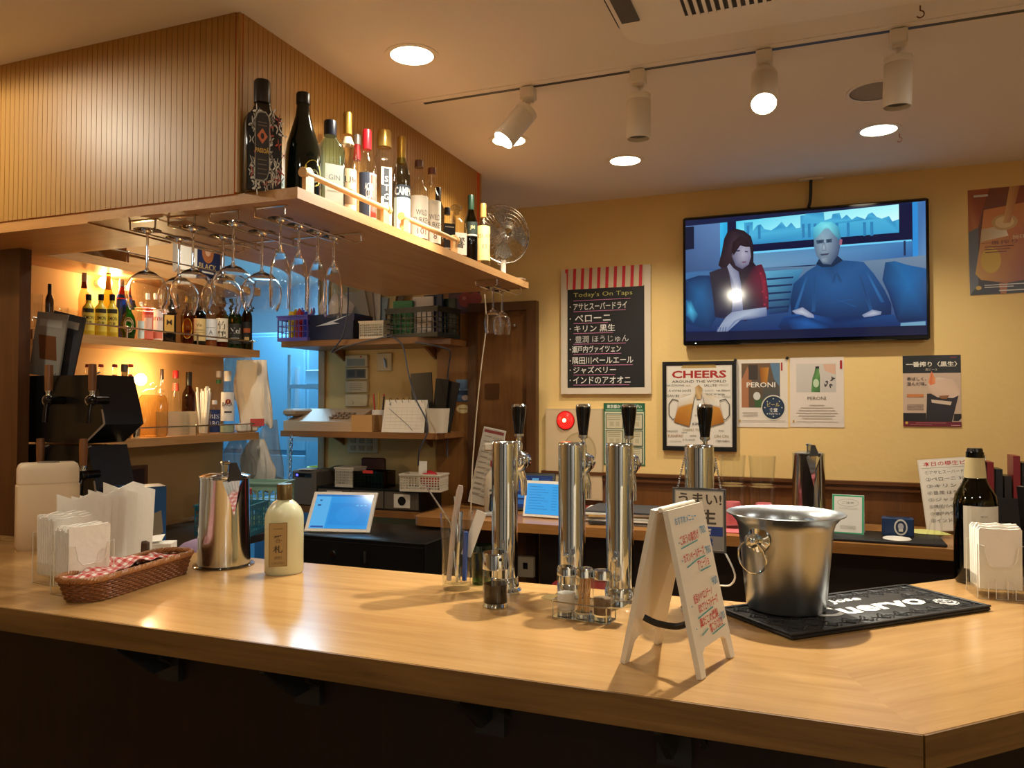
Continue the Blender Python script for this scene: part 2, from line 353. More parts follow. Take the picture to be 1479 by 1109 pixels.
# ---------------------------------------------------------------- back counter
kb = thing('back_counter', 'brown wooden back counter along the yellow wall with a rounded left corner', 'counter')
xl = -1.74; r = 0.06; YC = 3.175
poly = [(xl, 3.70), (xl, YC+r)]+[(xl+r-r*math.cos(a), YC+r-r*math.sin(a)) for a in [PI/2*k/6 for k in range(1, 7)]]+[(2.2, YC), (2.2, YW-0.037), (-1.32, YW-0.037), (-1.32, 3.70)]
BKW = wood('back_counter_wood', (178, 126, 70), (146, 96, 46), 0, 0.3, coat=0.15)
obj('countertop', MB().prism(poly[::-1] if False else poly, ZB-0.04, ZB), BKW, kb)
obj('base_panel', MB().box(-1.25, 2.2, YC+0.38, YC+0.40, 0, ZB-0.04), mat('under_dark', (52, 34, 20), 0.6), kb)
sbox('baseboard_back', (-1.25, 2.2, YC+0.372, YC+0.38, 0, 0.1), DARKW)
# kitchen-side work table behind the bar at the left
wt = thing('work_table', 'dark work table behind the bar under the bottle shelves', 'table')
obj('table_top', MB().box(-2.775, -2.22, 2.02, 3.05, 0.84, 0.87), mat('dark_laminate', (52, 42, 36), 0.4), wt)
for a in ((-2.76, 2.03), (-2.27, 2.03), (-2.76, 2.98), (-2.27, 2.98)): obj('leg', MB().box(a[0], a[0]+0.04, a[1], a[1]+0.04, 0, 0.84), STEEL, wt)
lw = thing('low_work_shelf', 'low dark shelf tucked behind the bar counter at the left', 'shelf')
obj('board', MB().box(-2.13, -1.35, 1.79, 2.10, 0.84, 0.87), MATS['dark_laminate'], lw)
for x in (-2.12, -1.39): obj('leg', MB().box(x, x+0.03, 1.80, 2.08, 0, 0.84), MATS['dark_laminate'], lw)
# ================================================================ ceiling fittings
LAMPG = mat('lamp_glow', (255, 240, 205), 0.5, emit=9); WHT = mat('lamp_white', (226, 216, 200), 0.45)
def downlight(px, py, label):
    p = onZ(px, py, ZC); t = thing('recessed_downlight', label, 'downlight', (p.x, p.y, ZC), 0, 'round recessed ceiling downlights')
    m = MB(); m.lathe([(0.062, -0.002), (0.078, -0.002), (0.078, 0.0), (0.062, 0.0)], 32); obj('rim', m, WHT, t)
    # the cup hangs just under the ceiling sheet so that it stays open to the room
    obj('diffuser', MB().lathe([(0, -0.0015), (0.062, -0.0015), (0.062, -0.0005), (0, -0.0005)], 32), LAMPG, t)
    lamp('downlight_lamp', 'SPOT', (0, 0, -0.01), P_DOWN, target=None, size=0.028, spot=128, blend=0.7, parent=t)
    return t
downlight(595, 80, 'bright recessed downlight nearest the slatted soffit'); downlight(735, 203, 'recessed downlight half hidden behind the lit left spotlight')
downlight(903, 232, 'recessed downlight above the chalkboard side of the wall'); downlight(1269, 188, 'recessed downlight above the television, beside a round speaker grille')
for gx, gy in ((-2.35, 1.05), (-0.7, 0.1), (1.0, 0.2), (1.7, 2.2), (2.2, -1.5)):  # out of view; all but the left-wall lamp are added fill light
    t = thing('unseen_guest_lamp', {-2.35: 'guest side downlight near the left wall', -0.7: 'unseen fill light added on the guest side behind the bar front', 1.0: 'unseen fill light added on the guest side at the right of the bar', 1.7: 'unseen fill light added past the angled bar end', 2.2: 'unseen fill light added near the guest side wall'}[gx], 'downlight', (gx, gy, ZC), 0, 'guest side downlights')
    obj('diffuser', MB().lathe([(0, -0.0015), (0.062, -0.0015), (0.062, -0.0005), (0, -0.0005)], 32), LAMPG, t)
    lamp('downlight_lamp', 'SPOT', (0, 0, -0.01), P_GUEST*{-2.35: 1.2, -0.7: .75, 1.0: .7, 2.2: 2.8}.get(gx, 1), (1, .95, .86) if gx > .5 else WARM, size=0.06, spot=179, blend=0.15, parent=t)
t = thing('bar_downlight', 'recessed downlight hidden inside the soffit over the back bar', 'downlight', (-2.2, 2.5, ZC))
obj('diffuser', MB().lathe([(0, -0.0015), (0.062, -0.0015), (0.062, -0.0005), (0, -0.0005)], 32), LAMPG, t); lamp('downlight_lamp', 'SPOT', (0, 0, -0.01), 30, size=.05, spot=150, blend=.8, parent=t)
p = onZ(1265, 130, ZC); t = thing('ceiling_speaker', 'flat round grey speaker grille set into the ceiling', 'speaker', (p.x, p.y, ZC))
obj('grille', MB().lathe([(0, -0.004), (0.075, -0.004), (0.078, 0)], 36), mat('speaker_grey', (150, 140, 132), 0.8, bump=0.5, bscale=400), t); obj('rim', MB().lathe([(0.078, -0.005), (0.086, -0.004), (0.088, 0), (0.078, 0)], 36), WHT, t)
# lighting track with four heads
YT = 2.31; tr = thing('lighting_track', 'white ceiling track with a dark slot carrying the spotlights', 'track', (0, YT, ZC))
obj('rail', MB().box(-1.33, 1.6, -0.035, 0.02, -0.002, 0), CEIL, tr); obj('slot', MB().box(-1.222, 1.6, -0.008, 0.006, -0.003, -0.002), BLACK, tr)
def spot(px, tilt, az, lit, label, L=0.135):
    x = onY(px, 100, YT).x; t = thing('track_spotlight', label, 'spotlight', (x, YT, ZC-0.003), 0, 'spotlights on the ceiling track')
    obj('adapter', MB().box(-0.022, 0.022, -0.022, 0.022, -0.042, 0, bev=0.004), WHT, t)
    obj('swivel', MB().cyl((0, 0, -0.042), (0, 0, -0.05), 0.016).cyl((0, 0, -0.05), (0, 0, -0.072), 0.006), WHT, t)
    M = Matrix.Translation((0, 0, -0.07)) @ Matrix.Rotation(math.radians(az), 4, 'Z') @ Matrix.Rotation(math.radians(tilt), 4, 'X')
    R = 0.036; m = MB(); m.lathe([(0, 0.0), (R*0.5, 0), (R, -0.004), (R, -0.02), (R*0.98, -0.021), (R, -0.022), (R, -L), (R-0.003, -L), (R-0.003, -L+0.012)][::-1], 28, M)
    h = obj('lamp_head', m, WHT, t)
    lens = MB().lathe([(0, -L+0.012), (R-0.003, -L+0.012)], 28, M); obj('lens', lens, mat('spot_glow', (255, 240, 205), 0.5, emit=60) if lit else mat('spot_off', (60, 55, 50), 0.3), t)
    if lit:
        a = M @ Vector((0, 0, -L-0.004)); b = M @ Vector((0, 0, -1)); lamp('spot_lamp', 'SPOT', a, P_SPOT*(.55 if px < 800 else 2.0), target=b, size=0.016, spot=95, blend=0.7, parent=t)
spot(763, -38, -50, True, 'lit track spotlight leaning left, nearest the bottle shelf')
spot(922, 2, 20, False, 'unlit white track spotlight hanging straight between the two lit ones')
spot(1104, -36, 2, True, 'lit track spotlight tilted at the viewer, above the television edge')
spot(1298, 3, 40, False, 'unlit white track spotlight hanging in front of the ceiling speaker')
# cassette air conditioner
ac = thing('air_conditioner', 'large white ceiling cassette air conditioner with a slotted grille', 'air conditioner', (0, 0, ZC))
A, B_ = onZ(935, 52, ZC), onZ(1479, -50, ZC)
def rrect(x0, x1, y0, y1, r, n=6):
    P = []
    for cx, cy, a0 in ((x1-r, y1-r, 0), (x0+r, y1-r, 90), (x0+r, y0+r, 180), (x1-r, y0+r, 270)):
        for k in range(n+1): a = math.radians(a0+90*k/n); P.append((cx+r*math.cos(a), cy+r*math.sin(a)))
    return P
ax0, ax1, ay1 = -0.475, 0.425, 2.105; ay0 = ay1-0.9
obj('panel', MB().prism(rrect(ax0, ax1, ay0, ay1, 0.10), -0.03, 0), mat('ac_white', (234, 226, 216), 0.5), ac)
obj('shadow_gap', MB().prism(rrect(ax0-0.014, ax1+0.014, ay0-0.014, ay1+0.014, 0.114), -0.008, 0), mat('ac_gap', (24, 22, 20), 0.6), ac)
obj('face', MB().prism(rrect(ax0+0.07, ax1-0.07, ay0+0.07, ay1-0.05, 0.08), -0.036, -0.03), MATS['ac_white'], ac)
obj('grille_well', MB().box(ax0+0.17, ax1-0.2, ay0+0.2, ay1-0.15, -0.037, -0.036), mat('ac_dark', (46, 40, 34), 0.7), ac)
for i in range(26):
    x = ax0+0.18+i*0.0195; obj('grille_slat', MB().box(x, x+0.008, ay0+0.2, ay1-0.15, -0.044, -0.036), MATS['ac_white'], ac)
obj('air_vane', MB().box(ax0+0.012, ax0+0.058, ay0+0.16, ay1-0.16, -0.034, -0.03), mat('ac_vane', (70, 66, 60), 0.4), ac)
for px, py, lb in ((1329, 14, 'small bent ceiling hook in front of the air conditioner'), (1299, 199, 'small bent ceiling hook beside the right downlight')):
    p = onZ(px, py-6, ZC); h = obj('ceiling_hook', MB().tube([(0, 0, 0), (0, 0, -0.014)]+[(0.009*math.sin(a)*1.0-0.0, 0, -0.022+0.009*math.cos(a)) for a in [PI*k/6 for k in range(0, 9)]], 0.0016, 6), mat('hook_brown', (120, 70, 40), 0.4, 0.5), None, p); tag(h, lb, 'hook')
h0 = onZ(500, 8, ZC); t = thing('ceiling_hatch', 'pale square ceiling hatch at the top edge', 'hatch', (h0.x, h0.y-.2, ZC)); obj('frame', MB().prism(rrect(-.12, .12, -.2, .2, .03), -.006, 0), WHT, t); obj('cover', MB().prism(rrect(-.095, .095, -.175, .175, .02), -.009, -.006), CEIL, t)
# lights outside: kitchen lamp
kl = thing('kitchen_lamp', 'white tube lamp on the kitchen ceiling', 'lamp', (-3.3, 4.5, ZC))
obj('diffuser', MB().box(-0.3, 0.3, -0.06, 0.06, -0.03, 0), mat('kitchen_glow', (200, 235, 255), 0.5, emit=4), kl)
lamp('kitchen_tube', 'AREA', (0, 0, -0.035), P_KITCHEN, (0.42, 0.76, 1.0), size=0.5, parent=kl)
# ================================================================ bottles
PROF = {
 'spirit': [(.9, 0), (1, .02), (1, .60), (.93, .66), (.6, .72), (.46, .765), (.42, .80), (.42, .97), (.38, .975)],
 'wine': [(.9, 0), (1, .02), (1, .58), (.93, .65), (.62, .73), (.47, .79), (.42, .83), (.41, .97), (.36, .975)],
 'champ': [(.92, 0), (1, .02), (1, .40), (.92, .52), (.66, .66), (.44, .78), (.36, .88), (.36, .97), (.3, .975)],
 'round': [(.7, 0), (.8, .02), (1, .22), (1, .42), (.82, .58), (.5, .68), (.36, .74), (.34, .97), (.3, .975)],
 'slim': [(.9, 0), (1, .02), (1, .66), (.9, .72), (.5, .80), (.42, .84), (.42, .97), (.4, .975)],
 'squat': [(.92, 0), (1, .02), (1, .58), (.9, .68), (.5, .76), (.4, .80), (.4, .97), (.35, .975)],
 'flask': [(.9, 0), (1, .015), (1, .50), (.97, .58), (.82, .66), (.5, .72), (.38, .75), (.36, .97), (.3, .975)],
 'cone': [(.9, 0), (1, .02), (1, .30), (.75, .5), (.5, .7), (.42, .76), (.40, .97), (.36, .975)],
}
def rat(prof, z):
    for (r0, z0), (r1, z1) in zip(prof, prof[1:]):
        if z0 <= z <= z1: return r0+(r1-r0)*(z-z0)/max(1e-6, z1-z0)
    return prof[-1][0]
LIQ = {}
def liquid(col):
    k = 'liquid_%02x%02x%02x' % tuple(col); return mat(k, col, 0.12, spec=0.4)
def bottle(label, p, R, H, style='spirit', g=None, cap=None, capz=.88, lab=None, liq=None, n=2, name='liquor_bottle', group=None, turn=0, sy=1, capr=None, neck=None, cat='bottle'):
    """lab = (z0, z1, angular width in radii, function drawing on a print sheet); liq = (colour, level)"""
    prof = PROF[style]; t = thing(name, label, cat, p, facecam(p, turn), group); g = g or GL
    seg = 24 if n == 2 else 32
    top = [(r*R, z*H) for r, z in prof]; obj('glass_body', MB().lathe([(0, 0)]+top+([] if cap else [(0, .975*H)]), seg, n=n, sy=sy), g, t)
    if liq:
        col, lv = liq; q = [(0, .012*H)]+[(r*R*.92, max(z, .012)*H) for r, z in prof if z < lv]+[(rat(prof, lv)*R*.92, lv*H), (0, lv*H)]
        obj('liquid', MB().lathe(q, seg, n=n, sy=sy), liquid(col), t)
    if cap:
        cr = capr or rat(prof, .9)*R*1.12; obj('cap', MB().lathe([(0, capz*H-.0005), (cr, capz*H-.0005), (cr, H*.985), (cr*.9, H), (0, H)], seg if seg < 25 else 20), mat('cap_%02x%02x%02x' % tuple(cap[:3]), cap[:3], 0.3, 0.6 if len(cap) > 3 else 0), t)
    if neck:
        z0, z1, col = neck; obj('neck_label', MB().lathe([(rat(prof, z0)*R*1.03, z0*H), (rat(prof, z1)*R*1.03, z1*H)], 20, n=n, sy=sy), mat('neck_%02x%02x%02x' % tuple(col), col, 0.5), t)
    if lab:
        z0, z1, wd, fn = lab
        if n > 2 or sy != 1: pr = PR(wd*R, (z1-z0)*H); fn(pr); pr.build('label', PRINT, t, (0, -R*sy*1.012, z0*H))
        else: pr = PR(wd*R, (z1-z0)*H, wrap=R*1.012); fn(pr); pr.build('label', PRINT, t, (0, 0, z0*H))
    return t
def flat(bg, *lines):
    """a label sheet: background colour and (text, y, size, colour) lines"""
    def fn(pr):
        pr.rect(0, 0, 1, 1, bg)
        for l in lines:
            if isinstance(l[0], str): pr.txt(l[0], .5, l[1], l[2], l[3], wide=l[4] if len(l) > 4 else None, bold=.01)
            else: pr.rect(*l)
    return fn
def at_shelf(px, ytop, X, zb, wpx):
    """stand a thing at image column px on a shelf whose row lies at x = X: place, radius, height"""
    q = onX(px, ytop, X); d = dep(q); return Vector((q.x, q.y, zb)), wpx*d/F/2, q.z-zb
DG = glass('green_glass', (70, 96, 60)); AQ = glass('aqua_glass', (196, 226, 244)); AMB = glass('amber_glass', (150, 96, 40)); DKG = mat('dark_green_glass', (14, 20, 12), 0.07)
def passoa(pr):
    pr.rect(0, 0, 1, 1, '141010'); rnd = random.Random(3)
    for k in range(95):
        x, y, a = .04+.92*rnd.random(), .02+.96*rnd.random(), rnd.random()*6.3; rr = .04+.05*rnd.random()
        c = ['c8c2b4', 'a8a294', 'd8d2c4', 'b05040', '8a8476'][rnd.choice([0, 0, 1, 2, 2, 3, 4])]
        for j in range(4): pr.ell(x+rr*math.cos(a+j*1.57)*.9, y+rr*math.sin(a+j*1.57)*.5, rr*.75, rr*.2, c, 8, a+j*1.57)
        pr.ell(x, y, rr*.3, rr*.16, '141010', 8)
    P = [(.04, .16), (.10, .08), (.20, .06), (.34, .06), (.42, .10), (.46, .18), (.46, .82), (.40, .92), (.30, .96), (.04, .96)]
    pr.poly(P, '9a9484'); pr.poly([(.25+(x-.25)*.92, .5+(y-.5)*.96) for x, y in P], '241a12')
    pr.poly([(.25, .28), (.40, .38), (.25, .48), (.10, .38)], 'c86a40'); pr.ell(.25, .38, .055, .04, '241a12', 12); pr.txt('PASSOÃ', .25, .56, .075, 'd8a838', wide=.38, bold=.015)
    for y in (.2, .24, .68, .74, .80, .86): pr.rect(.12, y, .38, y+.012, '6a5a44')
XR = -1.285; ZS = ZF
p, R, H = at_shelf(379, 117, -1.322, ZS, 50)
bottle('black floral bottle with an orange diamond emblem beside the slatted corner', p, R, H, 'spirit', mat('black_glass', (14, 11, 11), 0.1), (20, 16, 14), .80, (.0, .66, 1.9, passoa), n=5, sy=.72, turn=14)
p, R, H = at_shelf(438, 135, -1.275, ZS, 50)
bottle('dark green champagne-shaped bottle with a yellow label behind the rail end', p, R, H, 'champ', DKG, (22, 20, 16), .90, (.12, .36, 1.3, lambda pr: pr.ell(.5, .5, .5, .5, 'c2b430').ell(.5, .6, .3, .25, '5a6420')), turn=40)
p, R, H = at_shelf(477, 175, XR, ZS, 36)
bottle('pale aqua square gin bottle with a dark navy cap', p, R, H, 'slim', AQ, (24, 28, 44), .84, (.04, .5, 1.5, flat('dfe6de', ('GIN', .3, .12, '8a9aa0'), (.1, .6, .9, .63, 'b8c0b0'))), n=6, turn=20, capr=R*.52)
p, R, H = at_shelf(502, 163, XR, ZS, 27)
bottle('clear bottle with a tall gold screw cap and cream label', p, R, H, 'spirit', GL, (190, 150, 70, 1), .80, (.05, .46, 2.4, flat('e2c8a0', ('RUM', .25, .16, '3a3028'), (.1, .45, .9, .8, '8a6a48'))), (( 235, 225, 200), .0), turn=10, neck=(.70, .77, (216, 196, 160)))
p, R, H = at_shelf(516, 195, XR-.056, ZS, 21)
bottle('clear bottle with red and silver neck foil in the back row', p, R, H, 'spirit', GL, (198, 196, 196, 1), .90, None, None, neck=(.74, .90, (170, 34, 34)))
p, R, H = at_shelf(530, 188, XR+.01, ZS, 28)
bottle('clear bottle with a bright red cap and red square label', p, R, H, 'spirit', GL, (176, 22, 34), .80, (.06, .54, 2.2, flat('2a3448', (.52, .02, 1, .98, 'e8e0d8'), (.56, .05, .97, .95, 'd03a26'), ('ACHA', .3, .14, 'e8e0d8', .4), ('CON', .45, .2, 'f0e0d0', .3))), turn=15)
p, R, H = at_shelf(555, 189, XR, ZS, 34)
bottle('tall faceted clear liqueur bottle with a wide gold cap', p, R, H, 'slim', GL, (182, 150, 78, 1), .84, (.06, .62, .9, flat('d8d4c0', (.25, .02, .75, .98, '20242c'), ('S', .2, .1, 'd8d4c0'), ('T', .35, .1, 'd8d4c0'), ('G', .5, .1, 'd8d4c0'), ('E', .65, .1, 'd8d4c0'), (0, .3, .3, .5, '20242c'))), n=4, turn=12, capr=R*.6)
p, R, H = at_shelf(580, 198, XR+.005, ZS, 26)
bottle('clear bottle with gold capsule and a pale blue label with white lettering', p, R, H, 'wine', glass('grey_glass', (190, 196, 190)), (186, 152, 70, 1), .74, (.06, .52, 2.4, flat('b4d2d0', (0, 0, 1, .26, '1c2836'), ('CAMPA', .13, .17, 'f2f0ea', .9), (.3, .8, .6, .9, 'b04a40'))), turn=18)
wt_l = lambda pr, w8=False: (pr.rect(0, 0, 1, 1, 'e6e0d2'), pr.txt('WILD', .55, .40, .13, '2c2622', wide=.55), pr.txt('TURKEY', .55, .58, .13, '2c2622', wide=.8), pr.txt('8' if w8 else '101', .55, .84, .14, '6a3a2c'))
p, R, H = at_shelf(605, 232, XR, ZS, 27)
bottle('bourbon bottle with white bird-name label, nearer the wooden rail start', p, R, H, 'spirit', GL, (86, 58, 46), .92, (.10, .58, 2.4, lambda pr: wt_l(pr)), ((96, 48, 18), .10), turn=15)
p, R, H = at_shelf(624, 243, XR+.005, ZS, 26)
bottle('bourbon bottle with white label and a large figure eight', p, R, H, 'spirit', GL, (110, 66, 58), .92, (.10, .60, 2.4, lambda pr: wt_l(pr, True)), ((96, 48, 18), .08), turn=15)
p, R, H = at_shelf(633, 271, XR-.04, ZS, 18)
bottle('slim smoke-glass bottle with a black cap in the back row', p, R, H, 'slim', glass('smoke_glass', (150, 146, 140)), (20, 18, 18), .78)
p, R, H = at_shelf(646, 300, XR+.012, ZS, 20)
bottle('squat whiskey bottle with a black ornate label', p, R, H, 'squat', GL, (22, 20, 20), .86, (.06, .66, 1.7, flat('161616', ('No.7', .45, .18, 'd8d4cc'), (.1, .1, .9, .13, 'b8b4ac'), (.1, .8, .9, .84, 'b8b4ac'))), ((70, 34, 12), .3), n=6, turn=20)
p, R, H = at_shelf(659, 297, XR, ZS, 26)
DEC = bottle('whisky decanter with a thick round glass stopper and white label', p, R, H, 'squat', GL, None, .8, (.12, .5, 1.7, flat('e8e2d6', ('響', .45, .5, '2a2622'))), ((124, 58, 22), .34), n=5, turn=22, capr=.02)
obj('stopper', MB().lathe([(0, .84*H), (.012, .84*H), (.012, .9*H), (.022, .92*H), (.024, .97*H), (.019, H), (0, H)], 20), glass('stopper_glass', (220, 218, 212), ior=1.8), DEC)
p, R, H = at_shelf(680, 282, XR, ZS, 20)
bottle('green whiskey bottle with dark amber liquid and black label', p, R, H, 'wine', glass('olive_glass', (110, 124, 80)), (26, 50, 36), .80, (.42, .62, 2.2, flat('1e2a22', ('JM', .4, .3, 'c8b878'), (.1, .85, .9, .95, 'd8d0b0'))), ((64, 22, 12), .42), turn=15)
p, R, H = at_shelf(698, 294, XR+.01, ZS, 20)
bottle('small whisky bottle with a pale yellow label and wooden cork top', p, R, H, 'squat', GL, (196, 150, 84), .80, (.16, .66, 2.4, flat('e4cc84', ('ISLAY', .3, .12, '6a5a38'), ('12', .6, .12, '6a5a38'), (.9, .2, 1, .8, '3a3428'))), ((120, 110, 70), .06), turn=15, name='liquor_bottle')
# desk fan at the far end of the overhead shelf
p = onX(727, 338, -1.30); fan = thing('desk_fan', 'small round wire-guard fan at the far end of the overhead shelf', 'fan', (p.x, p.y, ZS), facecam(p, 28))
hz_ = p.z-ZS; Rf = 42*dep(p)/F
obj('base', MB().lathe([(0, 0), (.06, 0), (.058, .014), (.02, .022), (.012, .03), (.012, hz_-Rf*.9), (0, hz_-Rf*.9)], 24), WHITE, fan)
obj('motor', MB().cyl((0, .02, hz_), (0, .09, hz_), .03), WHITE, fan); obj('stem', MB().tube([(0, .03, hz_-Rf*.9-.01), (0, .06, hz_-Rf*.6), (0, .06, hz_)], .012), WHITE, fan)
g_ = MB()
for k in range(80):
    a = 2*PI*k/40; sg_ = 1 if k < 40 else -1; g_.tube([(math.cos(a)*.018, -.045, hz_+math.sin(a)*.018), (math.cos(a+sg_*.35)*Rf*.6, -.04, hz_+math.sin(a+sg_*.35)*Rf*.6), (math.cos(a+sg_*.55)*Rf*.93, -.022, hz_+math.sin(a+sg_*.55)*Rf*.93), (math.cos(a+sg_*.6)*Rf, 0, hz_+math.sin(a+sg_*.6)*Rf)], .0009, 4, cap=False)
for q, y in ((.2, -.045), (.35, -.044), (.5, -.042), (.65, -.039), (.8, -.033), (.92, -.024)): g_.tube([(math.cos(2*PI*k/36)*Rf*q, y, hz_+math.sin(2*PI*k/36)*Rf*q) for k in range(36)], .0009, 4, closed=True)
obj('guard', g_, WIRE, fan); obj('guard_rim', MB().tube([(math.cos(2*PI*k/40)*Rf, 0, hz_+math.sin(2*PI*k/40)*Rf) for k in range(40)], .004, 8, closed=True), WIRE, fan)
g2 = MB()
for k in range(24): a = 2*PI*k/24; g2.tube([(math.cos(a)*Rf, 0, hz_+math.sin(a)*Rf), (math.cos(a)*Rf*.8, .03, hz_+math.sin(a)*Rf*.8), (math.cos(a)*.03, .05, hz_+math.sin(a)*.03)], .0009, 4, cap=False)
obj('rear_guard', g2, WIRE, fan)
for k in range(4):
    a = PI/2*k; b = MB(); pts = [(.015*math.cos(a), .0, .015*math.sin(a)), (Rf*.82*math.cos(a-.5), -.012, Rf*.82*math.sin(a-.5)), (Rf*.88*math.cos(a), 0, Rf*.88*math.sin(a)), (Rf*.8*math.cos(a+.5), .012, Rf*.8*math.sin(a+.5))]
    b.add([(x, y-.008, z+hz_) for x, y, z in pts]+[(x, y-.006, z+hz_) for x, y, z in pts], [(0, 1, 2, 3), (7, 6, 5, 4), (0, 4, 5, 1), (1, 5, 6, 2), (2, 6, 7, 3), (3, 7, 4, 0)]); obj('blade', b, mat('fan_blade', (150, 146, 138), 0.4), fan)
tag(obj('white_saucer', MB().lathe([(0, 0), (.03, 0), (.05, .008), (.048, .009), (.03, .003), (0, .003)], 24), WHITE, None, (-1.24, 3.19, ZS)), 'small white dish at the tip of the overhead shelf', 'dish')
# wooden guard rails on the shelf edge
def guard(pxa, pxb, label):
    xa = XB-.016; ya, yb = onX(pxa, 260, xa).y, onX(pxb, 300, xa).y; t = thing('wooden_rail', label, 'rail', (xa, 0, ZS))
    obj('dowel', MB().cyl((0, ya-.012, .05), (0, yb+.012, .05), .0085, seg=14), PALEW, t)
    for y in (ya, yb):
        q = [(-.017, 0), (.017, 0), (.017, .05)]+[(.017*math.cos(a), .05+.017*math.sin(a)) for a in [PI*k/8 for k in range(1, 8)]]+[(-.017, .05)]
        obj('post', MB().prism(q, -.006, .006, Matrix(((0, 0, 1, 0), (1, 0, 0, y), (0, 1, 0, 0), (0, 0, 0, 1)))), PALEW, t)
    for y, s in ((ya-.012, -1), (yb+.012, 1)): obj('end_knob', MB().cyl((0, y, .05), (0, y+.012*s, .05), .013, seg=16), PALEW, t)
    return t
guard(445, 556, 'pale dowel rail along the near half of the overhead shelf'); guard(585, 656, 'pale dowel rail along the far half of the overhead shelf')
# ---------------------------------------------------------------- hanging glasses
ZW = 1.905
def rack(xs, y0, y1, label):
    for i, xc in enumerate(xs):
        t = thing('glass_rack', label[i], 'rack', (xc, 0, 0), 0, 'wire glass racks under the overhead shelf')
        for s in (-1, 1):
            obj('rail', MB().tube([(s*.046, y0, 1.934), (s*.046, y0, ZW+.004), (s*.030, y0, ZW), (s*.026, y0+.012, ZW), (s*.026, y1-.012, ZW), (s*.030, y1, ZW), (s*.046, y1, ZW+.004), (s*.046, y1, 1.934)], .0026, 8), WIRE, t)
        for y in (y0+.004, y1-.004): obj('mount_bar', MB().box(-.05, .05, y-.006, y+.006, 1.931, 1.934), WIRE, t)
CH = [-1.738, -1.600, -1.457, -1.308]
rack(CH, 1.635, 1.99, ['wire stemware rack at the left, first of the four', 'wire stemware rack second from the left', 'wire stemware rack third from the left', 'wire stemware rack at the right holding the champagne flutes'])
rack([-1.262], 2.93, 3.20, ['short wire stemware rack at the far tip of the shelf'])
def stemware(kind):
    S = .0035
    if kind == 'balloon': pr = [(0, 0), (.037, .0), (.037, .0015), (.012, .006), (S, .014), (S, .105), (.006, .112), (.022, .119), (.042, .135), (.054, .158), (.056, .178), (.052, .20), (.044, .222), (.0425, .222)]
    elif kind == 'wine': pr = [(0, 0), (.035, .0), (.035, .0015), (.012, .005), (S, .012), (S, .085), (.006, .092), (.02, .10), (.034, .12), (.038, .145), (.036, .17), (.031, .19), (.030, .19)]
    else: pr = [(0, 0), (.033, 0), (.033, .0015), (.01, .005), (S, .012), (S, .068), (.005, .075), (.014, .09), (.022, .115), (.0265, .15), (.027, .19), (.025, .232), (.024, .232)]
    k = next(i for i, q in enumerate(pr) if q[1] > .08 or (kind == 'flute' and q[1] > .067)); m = {}
    th = .0011; ou = pr[k:-1]; inn = [(max(r-th, 0), z) for r, z in ou][::-1]; inn = [q for q in inn if q[0] > .006]; inn += [(0, inn[-1][1]-.001)]
    a = MB().lathe(pr[:5], 28).mesh('foot'); b = MB().lathe(pr[4:k+1], 12).mesh('stem'); c = MB().lathe(ou+inn, 32).mesh('bowl')
    for me in (a, b, c): smooth(me, 60); me.materials.append(GL2)
    return a, b, c
GL2 = mat('crystal', (255, 255, 255), 0.0, trans=1)
PROTO = {k: stemware(k) for k in ('balloon', 'wine', 'flute')}
def hang(kind, x, y, label, group):
    t = thing({'balloon': 'balloon_glass', 'wine': 'wine_glass', 'flute': 'champagne_flute'}[kind], label, 'glass', (x, y, ZW+.0045), 0, group)
    t.rotation_euler = (PI, 0, random.random()*6)
    for n_, me in zip(('foot', 'stem', 'bowl'), PROTO[kind]): obj(n_, me, None, t)
for kind, px, ch, lb in (('balloon', 213, 0, 'big balloon wine glass hanging upside down at the left end of the racks'), ('balloon', 250, 0, 'balloon wine glass hanging behind the leftmost one'), ('balloon', 279, 1, 'big balloon wine glass hanging second from the left in front'), ('balloon', 318, 1, 'balloon wine glass hanging behind the second front one'),
                         ('balloon', 337, 2, 'big balloon wine glass hanging third from the left in front'), ('balloon', 368, 2, 'balloon wine glass hanging just left of the champagne flutes')):
    y_ = onX(px, 340, CH[ch]).y; y_ = max(y_, prevy+.116) if 'behind' in lb or 'just' in lb else y_; prevy = y_
    hang(kind, CH[ch], y_, lb, 'hanging balloon glasses')
for px, lb in ((405, 'champagne flute hanging nearest the front of its rack'), (432, 'second hanging champagne flute from the front'), (459, 'third hanging champagne flute from the front'), (482, 'hanging champagne flute farthest back in its rack')):
    hang('flute', CH[3], onX(px, 340, CH[3]).y, lb, 'hanging champagne flutes')
for px, lb in ((712, 'wine glass hanging at the far shelf tip, nearer the door hinge'), (725, 'wine glass hanging last at the far shelf tip in front of the door')): hang('wine', -1.262, onX(px, 440, -1.262).y, lb, 'wine glasses at the shelf tip')
# ================================================================ back-bar shelves on the left wall
XS = -2.55; XWL = -2.78
ZSH = [1.985, 1.685, 1.285]
LABS = ['upper wall shelf of the back bar, just under the soffit', 'middle wall shelf of the back bar crowded with liquor bottles', 'lower wall shelf of the back bar holding jars and straws']
for zt, lb in zip(ZSH, LABS):
    t = thing('wall_shelf', lb, 'shelf', (0, 0, zt), 0, 'back bar wall shelves')
    obj('board', MB().box(XWL, XS, 1.93, 3.12, -.034, 0), SHELFW, t)
    obj('gallery_rail', MB().tube([(XS-.012, 1.94, .042), (XS-.012, 3.10, .042)], .0035, 8), WIRE, t)
    for y in (1.96, 2.34, 2.72, 3.08): obj('rail_post', MB().cyl((XS-.012, y, 0), (XS-.012, y, .042), .004, seg=8).sphere((XS-.012, y, .044), .006, 8), WIRE, t)
